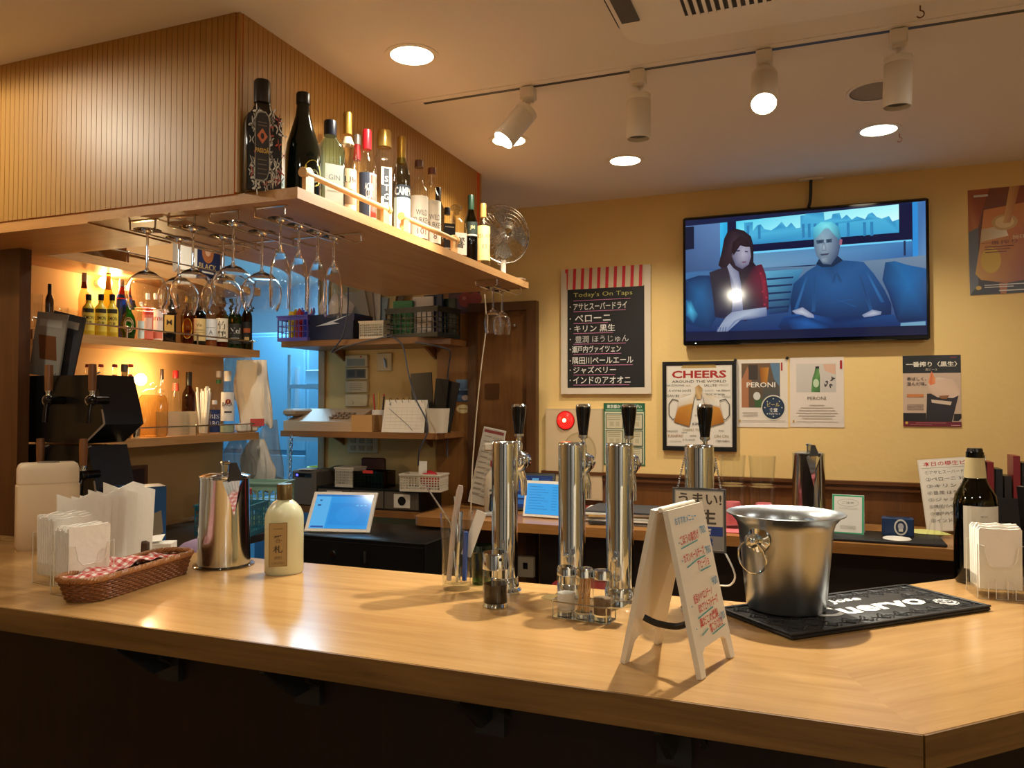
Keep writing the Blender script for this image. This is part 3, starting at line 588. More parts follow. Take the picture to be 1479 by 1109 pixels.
# small lamps tucked behind the bottles
for (px, py, z, lb) in ((203, 548, 1.55, 'glowing bulb lamp on the wall above the jars shelf'), (152, 408, 1.90, 'glowing bulb lamp on the wall behind the yellow bottles')):
    q = onX(px, py, XWL+.045); t = thing('wall_lamp', lb, 'lamp', (XWL, q.y, q.z))
    obj('socket', MB().cyl((0, 0, 0), (.022, 0, 0), .016), WHITE, t); obj('bulb', MB().sphere((.045, 0, 0), .026, 20), mat('bulb_glow', (255, 214, 140), .5, emit=25), t)
    lamp('bulb_light', 'POINT', (.085, 0, 0), P_SHELF, (1, .72, .36), size=.03, parent=t)
# ---- upper shelf
tag(obj('cardboard_box', MB().box(-.09, .09, -.12, .12, 0, .15), mat('cardboard', (176, 136, 88), .8), None, (-2.66, 2.46, ZSH[0])), 'plain brown cardboard box on the upper wall shelf', 'box')
bx = thing('whisky_gift_box', 'white and navy whisky carton on the upper wall shelf', 'box', (-2.645, 2.75, ZSH[0]), math.radians(90))
obj('carton', MB().box(-.13, .13, -.06, .06, 0, .19), PAPER, bx)
pr = PR(.26, .19); pr.rect(0, 0, .45, 1, 'e4dfd2'); pr.rect(.38, 0, 1, .3, '20408a'); pr.rect(.45, 0, 1, 1, '1c2850'); pr.ell(.7, .35, .14, .25, 'a8683c'); pr.ell(.7, .3, .07, .13, 'd8b090'); pr.txt('BLACK', .7, .68, .13, 'c8b070', wide=.42); pr.rect(.56, .8, .84, .84, 'c8c0b0'); pr.build('print', PRINT, bx, (0, -.0605, 0))
tag(obj('glass_bowl', MB().lathe([(.02, .06), (.05, .055), (.09, .03), (.11, 0), (.108, 0), (.088, .028), (.05, .051)], 28), GLT, None, (-2.64, 2.17, ZSH[0])), 'upturned clear glass bowl on the upper wall shelf', 'bowl')
g0 = MB().box(-.06, .06, -.04, .04, 0, .05, bev=.012); tag(obj('green_packet', g0, mat('lime_pack', (176, 190, 60), .5), None, (-2.63, 1.985, ZSH[0]), .4), 'lime green packet at the left end of the upper shelf', 'packet')
tag(obj('white_cloth_bundle', MB().sphere((0, 0, .05), .075, 18, sz=.66), mat('cloth_white', (226, 216, 198), .9, bump=.6, bscale=20), None, (-2.66, 2.97, ZSH[0])), 'white cloth bundle on the upper wall shelf', 'cloth')
tag(obj('white_carton', MB().box(-.08, .08, -.05, .05, 0, .16), PAPER, None, (-2.68, 3.06, ZSH[0]), .2), 'plain white carton at the far end of the upper shelf', 'box') if False else None
# ---- middle shelf
def row(px, ytop, wpx, zi, back=0): return at_shelf(px, ytop, XS-.06-back, ZSH[zi], wpx)
G2 = 'bottles on the middle wall shelf'
def mid(label, px, ytop, wpx, back=0, **k):
    p, R, H = row(px, ytop, wpx, 1, back); return bottle(label, p, R, H, group=G2, **k)
for i, (px, lb) in enumerate(((128, 'yellow lemon syrup bottle with black cap, leftmost of three'), (146, 'yellow lemon syrup bottle with black cap, middle of three'), (162, 'yellow lemon syrup bottle with black cap, rightmost of three'))):
    mid(lb, px, 425, 17, style='squat', g=mat('lemon_plastic', (214, 190, 50), .35), cap=(24, 22, 18), capz=.86, lab=(.12, .66, 2.2, flat('e0cc58', (.08, .02, .92, .2, '2a2618'), ('LEMON', .42, .16, '3a3010', .8), ('CUP', .66, .16, '3a3010', .5))))
mid('tall bottle with white and red neck behind the lemon syrups', 122, 394, 15, .07, style='wine', g=glass('warm_glass', (236, 214, 180)), cap=(206, 190, 170), capz=.86, neck=(.76, .86, (150, 40, 30)))
mid('tall gold-necked bottle behind the lemon syrups', 157, 393, 15, .07, style='wine', g=glass('gold_glass', (230, 196, 120)), cap=(150, 44, 30), capz=.96, neck=(.74, .94, (190, 140, 50)))
mid('slim bottle with silver, red and blue sleeve', 176, 403, 14, .04, style='slim', g=mat('blue_sleeve', (36, 70, 170), .3), cap=(204, 204, 204, 1), capz=.88, neck=(.66, .87, (206, 40, 40)))
mid('green herbal liqueur bottle with round cream label', 186, 434, 20, style='round', g=DG2 if 'DG2' in globals() else glass('lime_glass', (70, 170, 40)), cap=(26, 26, 22), capz=.86, lab=(.16, .56, 1.5, lambda q: q.ell(.5, .5, .5, .5, 'c8b48a').ell(.5, .5, .42, .42, '5a4a2a').ell(.5, .5, .36, .36, 'd8c8a0')), liq=((58, 130, 34), .5))
mid('small clear bottle with a pale aqua label', 204, 436, 10, style='slim', g=GL, cap=(210, 216, 216), lab=(.05, .5, 2.2, flat('cfe6e8', ('aq', .5, .2, '5a9ab0'))))
mid('clear bottle with a red and pink fruit label', 214, 424, 15, style='slim', g=GL, cap=(214, 204, 200), lab=(.04, .72, 2.6, flat('e07868', (.0, .0, 1, .25, 'd04434'), (.2, .35, .8, .75, 'f0c8b8'))), liq=((214, 70, 50), .3))
mid('clear bottle with a white and coral label', 228, 424, 15, style='slim', g=GL, cap=(220, 210, 204), lab=(.04, .66, 2.6, flat('eadad0', ('ume', .3, .16, 'b05040'), (.1, .7, .9, .95, 'e07a62'))))
mid('black whisky bottle with a gold square label', 245, 425, 18, style='squat', g=BLACKG, cap=(20, 18, 16), n=6, lab=(.2, .56, 1.4, flat('b8964c', ('M', .4, .3, '3a2a10'))))
mid('whisky bottle with a yellow oval label', 271, 428, 18, style='spirit', g=glass('amber2', (190, 130, 60)), cap=(160, 120, 50), lab=(.12, .54, 1.8, lambda q: q.ell(.5, .5, .45, .5, 'dcb424').txt('MARI', .5, .42, .12, '5a4a10', wide=.6)), liq=((110, 52, 16), .3))
mid('bottle with a wide cream parchment label', 288, 430, 19, style='spirit', g=DG, cap=(120, 96, 50), lab=(.10, .56, 2.4, flat('d8bc80', ('Vin', .3, .14, '6a5428'), (.15, .5, .85, .53, '8a7448'), (.15, .62, .85, .64, '8a7448'))))
mid('bottle with a plain white label and grey print', 305, 430, 18, style='spirit', g=GL, cap=(190, 190, 186), lab=(.14, .56, 2.4, flat('e2e2e0', (.2, .4, .8, .43, '8a8a90'), ('A', .65, .2, '6a6a72'))), liq=((130, 66, 24), .3))
mid('whisky bottle with white label and brushed black characters', 321, 430, 18, style='spirit', g=glass('amber3', (200, 150, 90)), cap=(40, 32, 26), lab=(.12, .58, 2.3, flat('e6dcc4', ('竹', .3, .36, '1c1814'), ('鶴', .7, .36, '1c1814'))), liq=((110, 50, 14), .4))
mid('green whisky bottle with a dark label and white script', 340, 432, 19, style='spirit', g=glass('green2', (60, 110, 50)), cap=(40, 60, 30), lab=(.10, .50, 2.3, flat('2c302c', ('Xel', .35, .28, 'e8e8e0', .7), (.2, .7, .8, .73, 'b8b8a8'))))
mid('tall brown bottle with an orange-leaf dark label at the shelf end', 357, 428, 15, style='wine', g=glass('brown2', (120, 80, 24)), cap=(196, 186, 160), capz=.92, lab=(.12, .52, 2.2, flat('20201e', (.2, .3, .8, .5, 'b0562c'), (.3, .7, .7, .9, 'd0b070'))))
# glasses on the middle shelf
TUM = MB().lathe([(0, 0), (.026, 0), (.031, .1), (.0295, .1), (.0245, .008), (0, .008)], 24).mesh('glass_wall'); smooth(TUM, 50); TUM.materials.append(GLT)
def tumbler(p, label, group, s=1.0, sz=1.0):
    t = obj('tumbler', TUM, None, None, p); t.scale = (s, s, s*sz); return tag(t, label, 'glass', group)
for px, bk, lb, sz in ((48, 0, 'tall clear tumbler at the far left of the middle shelf', 1.3), (62, .05, 'clear tumbler left of the black-capped bottle', 1.1), (86, 0, 'clear tumbler just left of the lemon syrup bottles', .95), (101, .05, 'clear tumbler behind the lemon syrup row start', .95), (110, 0, 'clear tumbler touching the leftmost lemon syrup bottle', .95)):
    p, R, H = row(px, 430, 10, 1, bk); tumbler(p, lb, 'tumblers on the middle wall shelf', 1, sz)
mid('small dark bottle with a black cap among the tumblers', 72, 410, 11, .03, style='slim', g=mat('brown_dark', (60, 40, 24), .15), cap=(16, 14, 14), capz=.8)
# ---- lower shelf
G3 = 'things on the lower wall shelf'
def low(label, px, ytop, wpx, back=0, **k):
    p, R, H = row(px, ytop, wpx, 2, back); return bottle(label, p, R, H, **k)
for px, lb in ((127, 'red-capped clear bottle, first from the left on the lower shelf'), (146, 'red-capped clear bottle, second from the left on the lower shelf'), (166, 'red-capped clear bottle left of the grey pourer'), (189, 'red-capped clear bottle in front of the glowing bulb')):
    low(lb, px, 526, 15, .09, style='spirit', g=GL, cap=(156, 52, 46), capz=.96, neck=(.78, .86, (190, 110, 90)), group='red-capped bottles on the lower shelf')
low('grey cone-shaped bottle with a metal pourer', 180, 526, 21, .0, style='cone', g=glass('grey_cone', (150, 150, 146)), cap=(120, 118, 112, 1), capz=.9)
t = thing('cocktail_shaker', 'steel cocktail shaker on the lower wall shelf', 'shaker', row(197, 583, 13, 2)[0]); H = row(197, 583, 13, 2)[2]; R = row(197, 583, 13, 2)[1]
obj('cup', MB().lathe([(0, 0), (R*.8, 0), (R, H*.55)], 24), CHROME, t); obj('strainer_top', MB().lathe([(R, H*.55), (R*1.02, H*.57), (R*.6, H*.76), (R*.5, H*.78)], 24), CHROME, t); obj('cap', MB().lathe([(R*.55, H*.78), (R*.52, H*.97), (0, H)], 24), CHROME, t)
p, R, H = row(224, 553, 40, 2); t = thing('cookie_jar', 'big ribbed glass jar with a lid, glowing warm', 'jar', (p.x-.01, p.y, p.z))
pr_ = []; m_ = MB(); prof = [(R*.85, 0), (R, H*.06), (R, H*.62), (R*.86, H*.74), (R*.72, H*.78)]; vs = []; fs = []; n_ = 72
for j, (r, z) in enumerate(prof):
    for k in range(n_): q = r*(1+.025*math.cos(k*PI)); vs.append((q*math.cos(2*PI*k/n_), q*math.sin(2*PI*k/n_), z))
for j in range(4):
    for k in range(n_): fs.append((j*n_+k, j*n_+(k+1) % n_, (j+1)*n_+(k+1) % n_, (j+1)*n_+k))
m_.add(vs, fs); m_.lathe([(0, .001), (R*.85, 0)], 36); obj('ribbed_body', m_, glass('ribbed_glass', (240, 226, 196), .12, 1.6), t)
obj('lid', MB().lathe([(R*.78, H*.78), (R*.8, H*.82), (R*.5, H*.88), (0, H*.9)], 32), GLT, t); obj('knob', MB().sphere((0, 0, H*.95), H*.055, 14), GLT, t)
low('clear bottle with a dark pourer stopper', 234, 533, 18, .11, style='spirit', g=GL, cap=(40, 28, 24), capz=.84, capr=.008)
low('clear bottle with red foil neck', 254, 535, 18, .11, style='cone', g=GL, cap=(176, 34, 34), capz=.88, neck=(.68, .80, (196, 80, 60)))
low('amber bottle with a dark tall neck', 273, 537, 18, .11, style='spirit', g=AMB, cap=(36, 32, 22), capz=.78)
p, R, H = row(255, 588, 40, 2); t = thing('acrylic_case', 'frosted acrylic case on the lower wall shelf', 'case', (p.x-.015, p.y+.02, p.z), math.radians(90))
for a in ((-.09, .09, -.03, -.027), (-.09, .09, .027, .03), (-.09, -.087, -.027, .027), (.087, .09, -.027, .027)): obj('wall', MB().box(*a, 0, .105), glass('frosted_acrylic', (232, 224, 206), .25, 1.5, body=.35), t)
p, R, H = row(262, 588, 14, 2); tumbler(Vector((XS-.04, p.y, p.z)), 'narrow tall glass in front of the acrylic case', G3, .75, 1.3)
# straws in a cup
p, R, H = row(294, 575, 22, 2); t = thing('straw_cup', 'clear cup packed with white paper straws', 'cup', p); obj('cup_wall', MB().lathe([(0, 0), (R*.8, 0), (R, .1), (R*.95, .1), (R*.76, .005), (0, .005)], 20), ACR, t); rnd = random.Random(5)
for k in range(20):
    a, q = rnd.random()*6.28, R*.6*math.sqrt(rnd.random()); b = (q*math.cos(a), q*math.sin(a)); L = .19+.03*rnd.random()
    obj('straw', MB().tube([(b[0]*.7, b[1]*.7, .006), (b[0]*1.5, b[1]*1.5, L)], .0042, 8), PAPER, t)
low('white rum bottle with a round red emblem on its label', 329, 536, 21, .0, style='spirit', g=GL, cap=(226, 224, 218), capz=.84, lab=(.2, .66, 2.0, flat('e6e4de', (.3, .66, .8, .72, '3a3a3c'), ('BACA', .42, .14, '2a2a2e', .7))), liq=((176, 196, 170), .14))
o = [x for x in COL.objects if x.get('label', '') == 'white rum bottle with a round red emblem on its label'][0]; R_ = row(329, 536, 21, 2)[1]; H_ = row(329, 536, 21, 2)[2]
q = PR(.024, .024); q.ell(.5, .5, .5, .5, 'c03a30').ell(.5, .5, .36, .36, '2a2022').ell(.5, .5, .2, .3, 'd8a060'); q.build('emblem', PRINT, o, (.003, -R_*1.03, H_*.47))
low('small bottle with a dark blue block-letter label', 310, 578, 16, .0, style='squat', g=GL, cap=(226, 224, 220), lab=(.05, .72, 2.6, flat('24386e', ('BIS', .3, .2, 'e8e8ea', .7), ('TRO', .6, .2, 'e8e8ea', .7))))
low('clear bottle with green cap behind the blue label bottle', 316, 536, 16, .11, style='spirit', g=GL, cap=(222, 220, 214), capz=.9, neck=(.80, .86, (70, 140, 100)))
t = thing('folded_receipt', 'white folded paper with a coral tag at the shelf end', 'paper', (XS-.05, onX(358, 600, XS-.05).y, ZSH[2]), math.radians(70))
obj('sheet', MB().box(-.06, .05, -.02, .02, 0, .045, bev=.01), PAPER, t); obj('tag', MB().box(.0, .075, -.024, -.022, .03, .066), mat('coral', (226, 92, 88), .6), t)
for px, lb in ((345, 'short clear shot glass at the end of the lower shelf'), (140, 'clear tumbler before the red-capped bottles'), (155, 'second clear tumbler before the red-capped bottles'), (168, 'clear tumbler beside the grey pourer bottle')):
    p, R, H = row(px, 590, 12, 2); tumbler(Vector((XS-.04, p.y, p.z)), lb, 'tumblers on the lower wall shelf', .9, .5 if px == 345 else .8)
# plastic bags hanging at the shelf end
BAG = mat('bag_white', (232, 226, 214), .55, bump=.5, bscale=25); CLB = glass('bag_clear', (226, 226, 222), .15, 1.5, body=.22)
def bag(label, px, y0, y1, wpx, m, Y=3.17, top=.5, sd=1):
    a, b = onY(px, y0, Y), onY(px, y1, Y); W = wpx*dep(a)/F; H = a.z-b.z; rnd = random.Random(sd); m_ = MB(); n, k = 30, 16; vs = []; fs = []; ph = [rnd.random()*6.3 for _ in range(6)]
    for i in range(k):
        v = i/(k-1); wl = W/2*(top+(1-top)*min(1, v*3))*(1+.10*math.sin(v*4+ph[0])); wr = W/2*(top+(1-top)*min(1, v*1.6))*(1+.12*math.sin(v*3+ph[1])); th = .022*math.sin(PI*min(.95, v*.8+.12))+.004
        for j in range(n*2):
            s = j/(n*2)*2*PI; c_ = math.cos(s); x = (wr if c_ > 0 else wl)*(abs(c_)**.6)*(1 if c_ > 0 else -1); fold = .006*math.sin(x*150+v*3+ph[2])+.004*math.sin(x*260-v*7+ph[3])
            vs.append((x+.008*math.sin(v*5+ph[4])*v, th*math.sin(s)+fold*(1 if math.sin(s) < 0 else .4), H*(1-v)+v*.016*math.sin(x*90+ph[5])))
    for i in range(k-1):
        for j in range(n*2): j2 = (j+1) % (n*2); fs.append((i*n*2+j, (i+1)*n*2+j, (i+1)*n*2+j2, i*n*2+j2))
    fs.append(tuple((k-1)*n*2+j for j in range(n*2))[::-1])
    m_.add(vs, fs); o = obj('plastic_bag', m_, m, None, (a.x, Y, b.z), .15*sd, ang=80); return tag(o, label, 'bag')
bag('white carrier bag hanging at the end of the lower wall shelf', 366, 520, 614, 54, BAG, 3.18, .85, 1)
bag('white carrier bag hanging low below the shelf end', 372, 634, 708, 48, BAG, 3.18, .45, 2)
bag('clear crinkled plastic bag drooping beside the low white bag', 392, 606, 690, 34, CLB, 3.28, .5, 3)
bag('clear plastic bag hanging behind the upper white bag', 345, 515, 575, 46, CLB, 3.28, .7, 4)
bag('dusky clear bag bunched under the lower shelf', 345, 632, 690, 44, CLB, 3.07, .5, 5)
# ---------------------------------------------------------------- black beer dispensers with wooden taps, and menus on top
def dispenser(label, px0, px1, ytop, ybot, Y, taps, menus=False):
    a, b = onY(px0, ytop, Y), onY(px1, ybot, Y); W, H, D = b.x-a.x, a.z-b.z, .15; t = thing('beer_dispenser', label, 'dispenser', (a.x, Y, b.z), 0, 'black beer dispensers')
    m = MB().prism([(0, 0), (W*.78, 0), (W, H*.28), (W*.97, H*.5), (W*.88, H), (0, H)], 0, D, Matrix(((1, 0, 0, 0), (0, 0, 1, 0), (0, 1, 0, 0), (0, 0, 0, 1)))); obj('housing', m, mat('dispenser_black', (12, 11, 11), .3), t)
    obj('end_strip', MB().prism([(W*.80, H*.02), (W*.99, H*.27), (W*1.0, H*.30), (W*.97, H*.5), (W*.955, H*.5), (W*.98, H*.3), (W*.97, H*.28), (W*.79, H*.04)], -.002, 0, Matrix(((1, 0, 0, 0), (0, 0, 1, 0), (0, 1, 0, 0), (0, 0, 0, 1)))), mat('strip_grey', (150, 146, 140), .3, .6), t)
    for (px, py) in taps:
        q = onY(px, py, Y-.05); c = Vector((q.x-a.x, 0, q.z-b.z)); tp = obj('tap', MB().cyl((c.x, 0, c.z), (c.x, -.06, c.z), .013).tube([(c.x, -.05, c.z+.01), (c.x, -.062, c.z-.02), (c.x, -.066, c.z-.07)], .008, 10).sphere((c.x, -.055, c.z), .017, 12), mat('tap_dark', (40, 36, 34), .2, .8), t)
        obj('tap_handle', MB().lathe([(0, .03), (.011, .03), (.0125, .09), (.0115, .112), (0, .114)], 12, Matrix.Translation((c.x, -.055, c.z))), wood('tap_wood', (130, 82, 40), (96, 56, 24), 2), tp); obj('collar', MB().lathe([(.006, .012), (.009, .014), (.007, .022), (.011, .031)], 12, Matrix.Translation((c.x, -.055, c.z))), CHROME, tp)
        obj('pull_ring', MB().tube([(c.x-.032+.014*math.cos(s), -.04, c.z+.014*math.sin(s)) for s in [2*PI*k/16 for k in range(16)]], .0016, 6, closed=True), CHROME, tp)
        obj('hose', MB().tube([(c.x-.05, -.004, c.z+.03), (c.x-.05, -.012, c.z+.06), (c.x-.04, -.016, c.z+.08), (c.x-.015, -.016, c.z+.088)], .003, 6), mat('hose_grey', (120, 116, 108), .3), tp)
    return t
dispenser('black beer dispenser with two wooden tap handles, the upper one', 30, 152, 543, 641.5, 1.84, ((72, 578), (135, 578)))
dispenser('black beer dispenser with two wooden tap handles, the lower one', 30, 140, 641.6, 745, 1.84, ((60, 684), (122, 686)))
b_ = onY(30, 745, 1.84); c_ = onY(120, 745, 1.84); ds = thing('dispenser_stand', 'dark pedestal under the black beer dispensers', 'stand', (b_.x, 1.84, 0)); obj('cabinet', MB().box(0, c_.x-b_.x, 0, .16, 0, b_.z), MATS['dark_laminate'], ds); obj('plinth', MB().box(.02, c_.x-b_.x-.02, -.004, 0, .02, b_.z-.1), BLACK, ds)
top_z = onY(30, 543, 1.84).z
for k, (px0, px1, c_, lb, tl) in enumerate(((42, 84, '8a8478', 'grey plastic menu folder standing on the black dispenser, front one', 12), (60, 104, '3a3a3e', 'dark menu folder with pale edge leaning behind the grey one', 20), (52, 92, 'b4aca0', 'pale menu sheet standing in the middle of the folders', 15))):
    Y = 1.87+k*.03; a, b = onY(px0, 452, Y), onY(px1, 543, Y); W = b.x-a.x; H = (452-543)*-dep(a)/F; t = thing('menu_folder', lb, 'menu', ((a.x+b.x)/2, Y, top_z)); t.rotation_euler = (math.radians(-3), math.radians(tl*.6), 0)
    obj('cover', MB().box(-W/2, W/2, 0, .006, 0, H), mat('folder_'+c_, c_, .4), t); q = PR(W*.94, H*.94); q.rect(0, 0, 1, 1, c_); q.poly([(.12, .35), (.75, .35), (.9, .75), (.3, .75)], '6a4024' if k == 0 else '4a4644'); q.rect(.1, .08, .9, .2, 'a8a296'); q.build('print', PRINTG, t, (0, -.0008, H*.03))
# striped little chalk menu and clutter on the work table
t = thing('striped_menu_board', 'small wooden framed board with red and white stripes under the shelves', 'board', (-2.745, onX(160, 700, -2.745).y, .87), math.radians(90))
a, b = onX(102, 685, -2.745), onX(215, 670, -2.745); W = b.y-a.y; Hh = a.z-.86
obj('frame', MB().box(-W/2, W/2, 0, .02, 0, Hh), wood('frame_brown', (120, 74, 36), (92, 54, 24), 0), t)
q = PR(W*.9, Hh*.9); q.rect(0, 0, 1, 1, '3a1c16')
for k in range(8): q.rect(.0+k*.1, .06, .05+k*.1, .45, 'b8c4cc'); q.rect(.05+k*.1, .06, .1+k*.1, .45, '8c1c1c')
q.build('print', PRINT, t, (0, -.001, Hh*.05))
t = thing('blue_carton', 'tall blue carton with the word PLAIN behind the napkins', 'carton', (-2.05, 1.93, .87), facecam((-2.05, 1.93), 12)); H = onY(208, 702, 1.93).z-.87
obj('body', MB().box(-.07, .07, -.05, .05, 0, H), mat('carton_blue', (16, 74, 120), .4), t); q = PR(.136, H*.96); q.rect(0, 0, 1, 1, '124e80'); q.poly([(.62, .3), (.9, .25), (.95, .5), (.75, .62), (.6, .5)], '8a7a60'); q.rect(.0, .62, 1, .66, '1c6aa4'); q.rect(.3, .1, .45, .5, '0c3a66'); q.txt('PLAIN', .1, .7, .1, 'd8d8d0', rot=PI/2); q.build('print', PRINT, t, (0, -.0505, .004))
cl = MB().sphere((0, 0, .06), .085, 20, sx=1.35, sy=.8, sz=.7); tag(obj('purple_cloth', cl, mat('lilac_cloth', (150, 126, 156), .9, bump=.8, bscale=14), None, (-1.86, 2.02, .87)), 'crumpled lilac cloth beside the blue carton', 'cloth')


t = thing('clear_container', 'low clear container with a white lid near the blue carton', 'container', (-1.66, 1.90, .87), .2); obj('body', MB().box(-.07, .07, -.05, .05, 0, .06), ACR, t); obj('lid', MB().box(-.074, .074, -.054, .054, .06, .07, bev=.003), WHITE, t)
# teal basket with jars behind the pitcher
def basket(label, p, W, D, H, m, rotz=0, rows=4, cols=9, name='plastic_basket'):
    t = thing(name, label, 'basket', p, rotz); th = .004
    for nm, (x0, x1, y0, y1) in (('front_wall', (-W/2, W/2, -D/2, -D/2+th)), ('rear_wall', (-W/2, W/2, D/2-th, D/2)), ('side_wall', (-W/2, -W/2+th, -D/2+th, D/2-th)), ('side_wall', (W/2-th, W/2, -D/2+th, D/2-th))):
        mb = MB(); mb.box(x0, x1, y0, y1, 0, H*.14); mb.box(x0, x1, y0, y1, H*.82, H); L = max(x1-x0, y1-y0); ax = 0 if x1-x0 > y1-y0 else 1; c = max(3, int(cols*L/W))
        for k in range(c+1):
            s = (L-th)*k/c
            if ax == 0: mb.box(x0+s, x0+s+th, y0, y1, H*.14, H*.82)
            else: mb.box(x0, x1, y0+s, y0+s+th, H*.14, H*.82)
        for k in range(1, rows): z = H*.14+H*.68*k/rows; mb.box(x0, x1, y0, y1, z-th*.5, z+th*.5)
        obj(nm, mb, m, t)
    obj('bottom', MB().box(-W/2+th, W/2-th, -D/2+th, D/2-th, 0, th), m, t)
    rm = MB(); r_ = .004
    for b in ((-W/2-r_, W/2+r_, -D/2-r_, -D/2), (-W/2-r_, W/2+r_, D/2, D/2+r_), (-W/2-r_, -W/2, -D/2, D/2), (W/2, W/2+r_, -D/2, D/2)): rm.box(*b, H-.008, H)
    obj('rim', rm, m, t); return t
basket('teal plastic basket on the work table behind the steel pitcher', (-2.36, 2.72, .87), .24, .2, .13, mat('teal_plastic', (60, 130, 150), .4), .3)
basket('pale green plastic basket behind the teal one', (-2.40, 2.95, .87), .26, .16, .2, mat('mint_plastic', (150, 190, 170), .4), .3)
for k, (x, y, c_, lb) in enumerate(((-2.40, 2.70, (214, 90, 60), 'small jar with an orange lid standing in the teal basket'), (-2.31, 2.74, (206, 70, 60), 'small jar with a red lid standing in the teal basket'))):
    t = thing('small_jar', lb, 'jar', (x, y, .8745), 0, 'jars in the teal basket'); obj('glass_body', MB().lathe([(0, 0), (.03, 0), (.032, .14), (.026, .16), (0, .16)], 18), GLT, t); obj('lid', MB().lathe([(0, .16), (.028, .16), (.028, .185), (0, .185)], 18), mat('lid_%d' % k, c_, .4), t)
t = thing('acrylic_bin', 'long clear acrylic bin along the work table edge', 'bin', (-2.30, 2.40, .87)); 
for b in ((-.06, .06, -.2, -.197), (-.06, .06, .197, .2), (-.06, -.057, -.197, .197), (.057, .06, -.197, .197)): obj('wall', MB().box(*b, 0, .1), ACR, t)
# ================================================================ kitchen beyond the opening
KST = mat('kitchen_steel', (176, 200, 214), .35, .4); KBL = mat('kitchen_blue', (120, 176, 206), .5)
t = thing('kitchen_fridge', 'tall pale blue kitchen refrigerator seen through the opening', 'refrigerator', (-3.80, 4.75, 0)); obj('body', MB().box(-.4, .35, 0, .6, 0, 1.95, bev=.01), KBL, t)
for z0, z1 in ((.08, 1.05), (1.08, 1.92)): d_ = obj('door', MB().box(-.39, .34, -.03, 0, z0, z1, bev=.006), KBL, t); obj('handle', MB().box(.28, .30, -.06, -.03, z0+.3, z0+.6), KST, d_)
t = thing('kitchen_rack', 'steel kitchen rack with three shelves beyond the opening', 'rack', (-2.95, 4.35, 0))
for x in (-.36, .34):
    for y in (0, .4): obj('post', MB().cyl((x, y, 0), (x, y, 1.75), .012, seg=10), KST, t)
KZ = (.55, 1.20, 1.55)
for z in KZ: obj('shelf', MB().box(-.37, .35, -.01, .41, z-.025, z), KST, t)
def kbox(nm, lb, cat, x, y, z, w_, d_, h_, c_, rz=0): return tag(obj(nm, MB().box(-w_/2, w_/2, -d_/2, d_/2, 0, h_, bev=.006), mat('k_'+nm+'_%02x%02x%02x' % c_, c_, .5), None, (x, y, z), rz), lb, cat)
kbox('storage_box', 'dark box on the middle kitchen rack shelf', 'box', -2.86, 4.5, KZ[1], .16, .2, .11, (60, 40, 44), .1); kbox('storage_box', 'pale blue box on the top kitchen rack shelf', 'box', -3.12, 4.5, KZ[2], .2, .2, .1, (150, 200, 226)); kbox('storage_box', 'black narrow box standing on the middle kitchen rack shelf', 'box', -3.06, 4.5, KZ[1], .05, .12, .2, (14, 18, 22))
kbox('storage_box', 'white storage box on the lowest kitchen rack shelf', 'box', -3.0, 4.52, KZ[0], .3, .24, .2, (200, 216, 224)); kbox('storage_box', 'grey tray on the top kitchen rack shelf', 'tray', -2.78, 4.5, KZ[2], .22, .24, .05, (70, 80, 88))
kbox('storage_box', 'glassy blue crate beside the black box in the kitchen', 'crate', -3.2, 4.5, KZ[1], .14, .2, .12, (110, 160, 190))
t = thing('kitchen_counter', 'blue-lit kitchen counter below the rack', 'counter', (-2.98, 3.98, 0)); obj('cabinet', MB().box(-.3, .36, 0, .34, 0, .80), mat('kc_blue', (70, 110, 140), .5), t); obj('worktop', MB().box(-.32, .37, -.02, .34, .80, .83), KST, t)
yb = thing('yellow_bucket', 'pale yellow-green plastic bucket on the kitchen counter', 'bucket', (-2.86, 4.12, .83))
obj('bucket_wall', MB().lathe([(0, 0), (.085, 0), (.105, .2), (.1, .2), (.082, .006), (0, .006)], 28), mat('lime_bucket', (216, 226, 120), .5), yb); obj('rim', MB().lathe([(.104, .19), (.112, .192), (.112, .204), (.1, .204)], 28), mat('lime_rim', (224, 234, 150), .5), yb)
for k, (x, lb) in enumerate(((-2.70, 'bundle of clear tubing bag on the kitchen rack, right one'), (-2.80, 'bundle of clear tubing bag on the kitchen rack, left one'))):
    m = MB()
    for j in range(5): m.tube([(x+j*.018, 4.36+j*.02, KZ[1]+.27-.01*j), (x+.02+j*.018, 4.37+j*.02, KZ[1]+.13), (x+.07+j*.014, 4.38+j*.02, KZ[1]+.016)], .016, 8)
    tag(obj('plastic_tubing', m, mat('tubing', (200, 212, 220), .3), None, (0, 0, 0)), lb, 'tubing')
t = thing('kitchen_notice', 'white notice sheet pinned low in the kitchen', 'notice', (-2.67, 5.497, 1.3)); q = PR(.11, .14); q.rect(0, 0, 1, 1, 'dfe8ee')
for k in range(6): q.rect(.12, .15+k*.13, .88, .18+k*.13, '8a9aa8')
q.build('print', PRINT, t); obj('sheet', MB().box(-.055, .055, .0004, .002, 0, .14), PAPER, t)
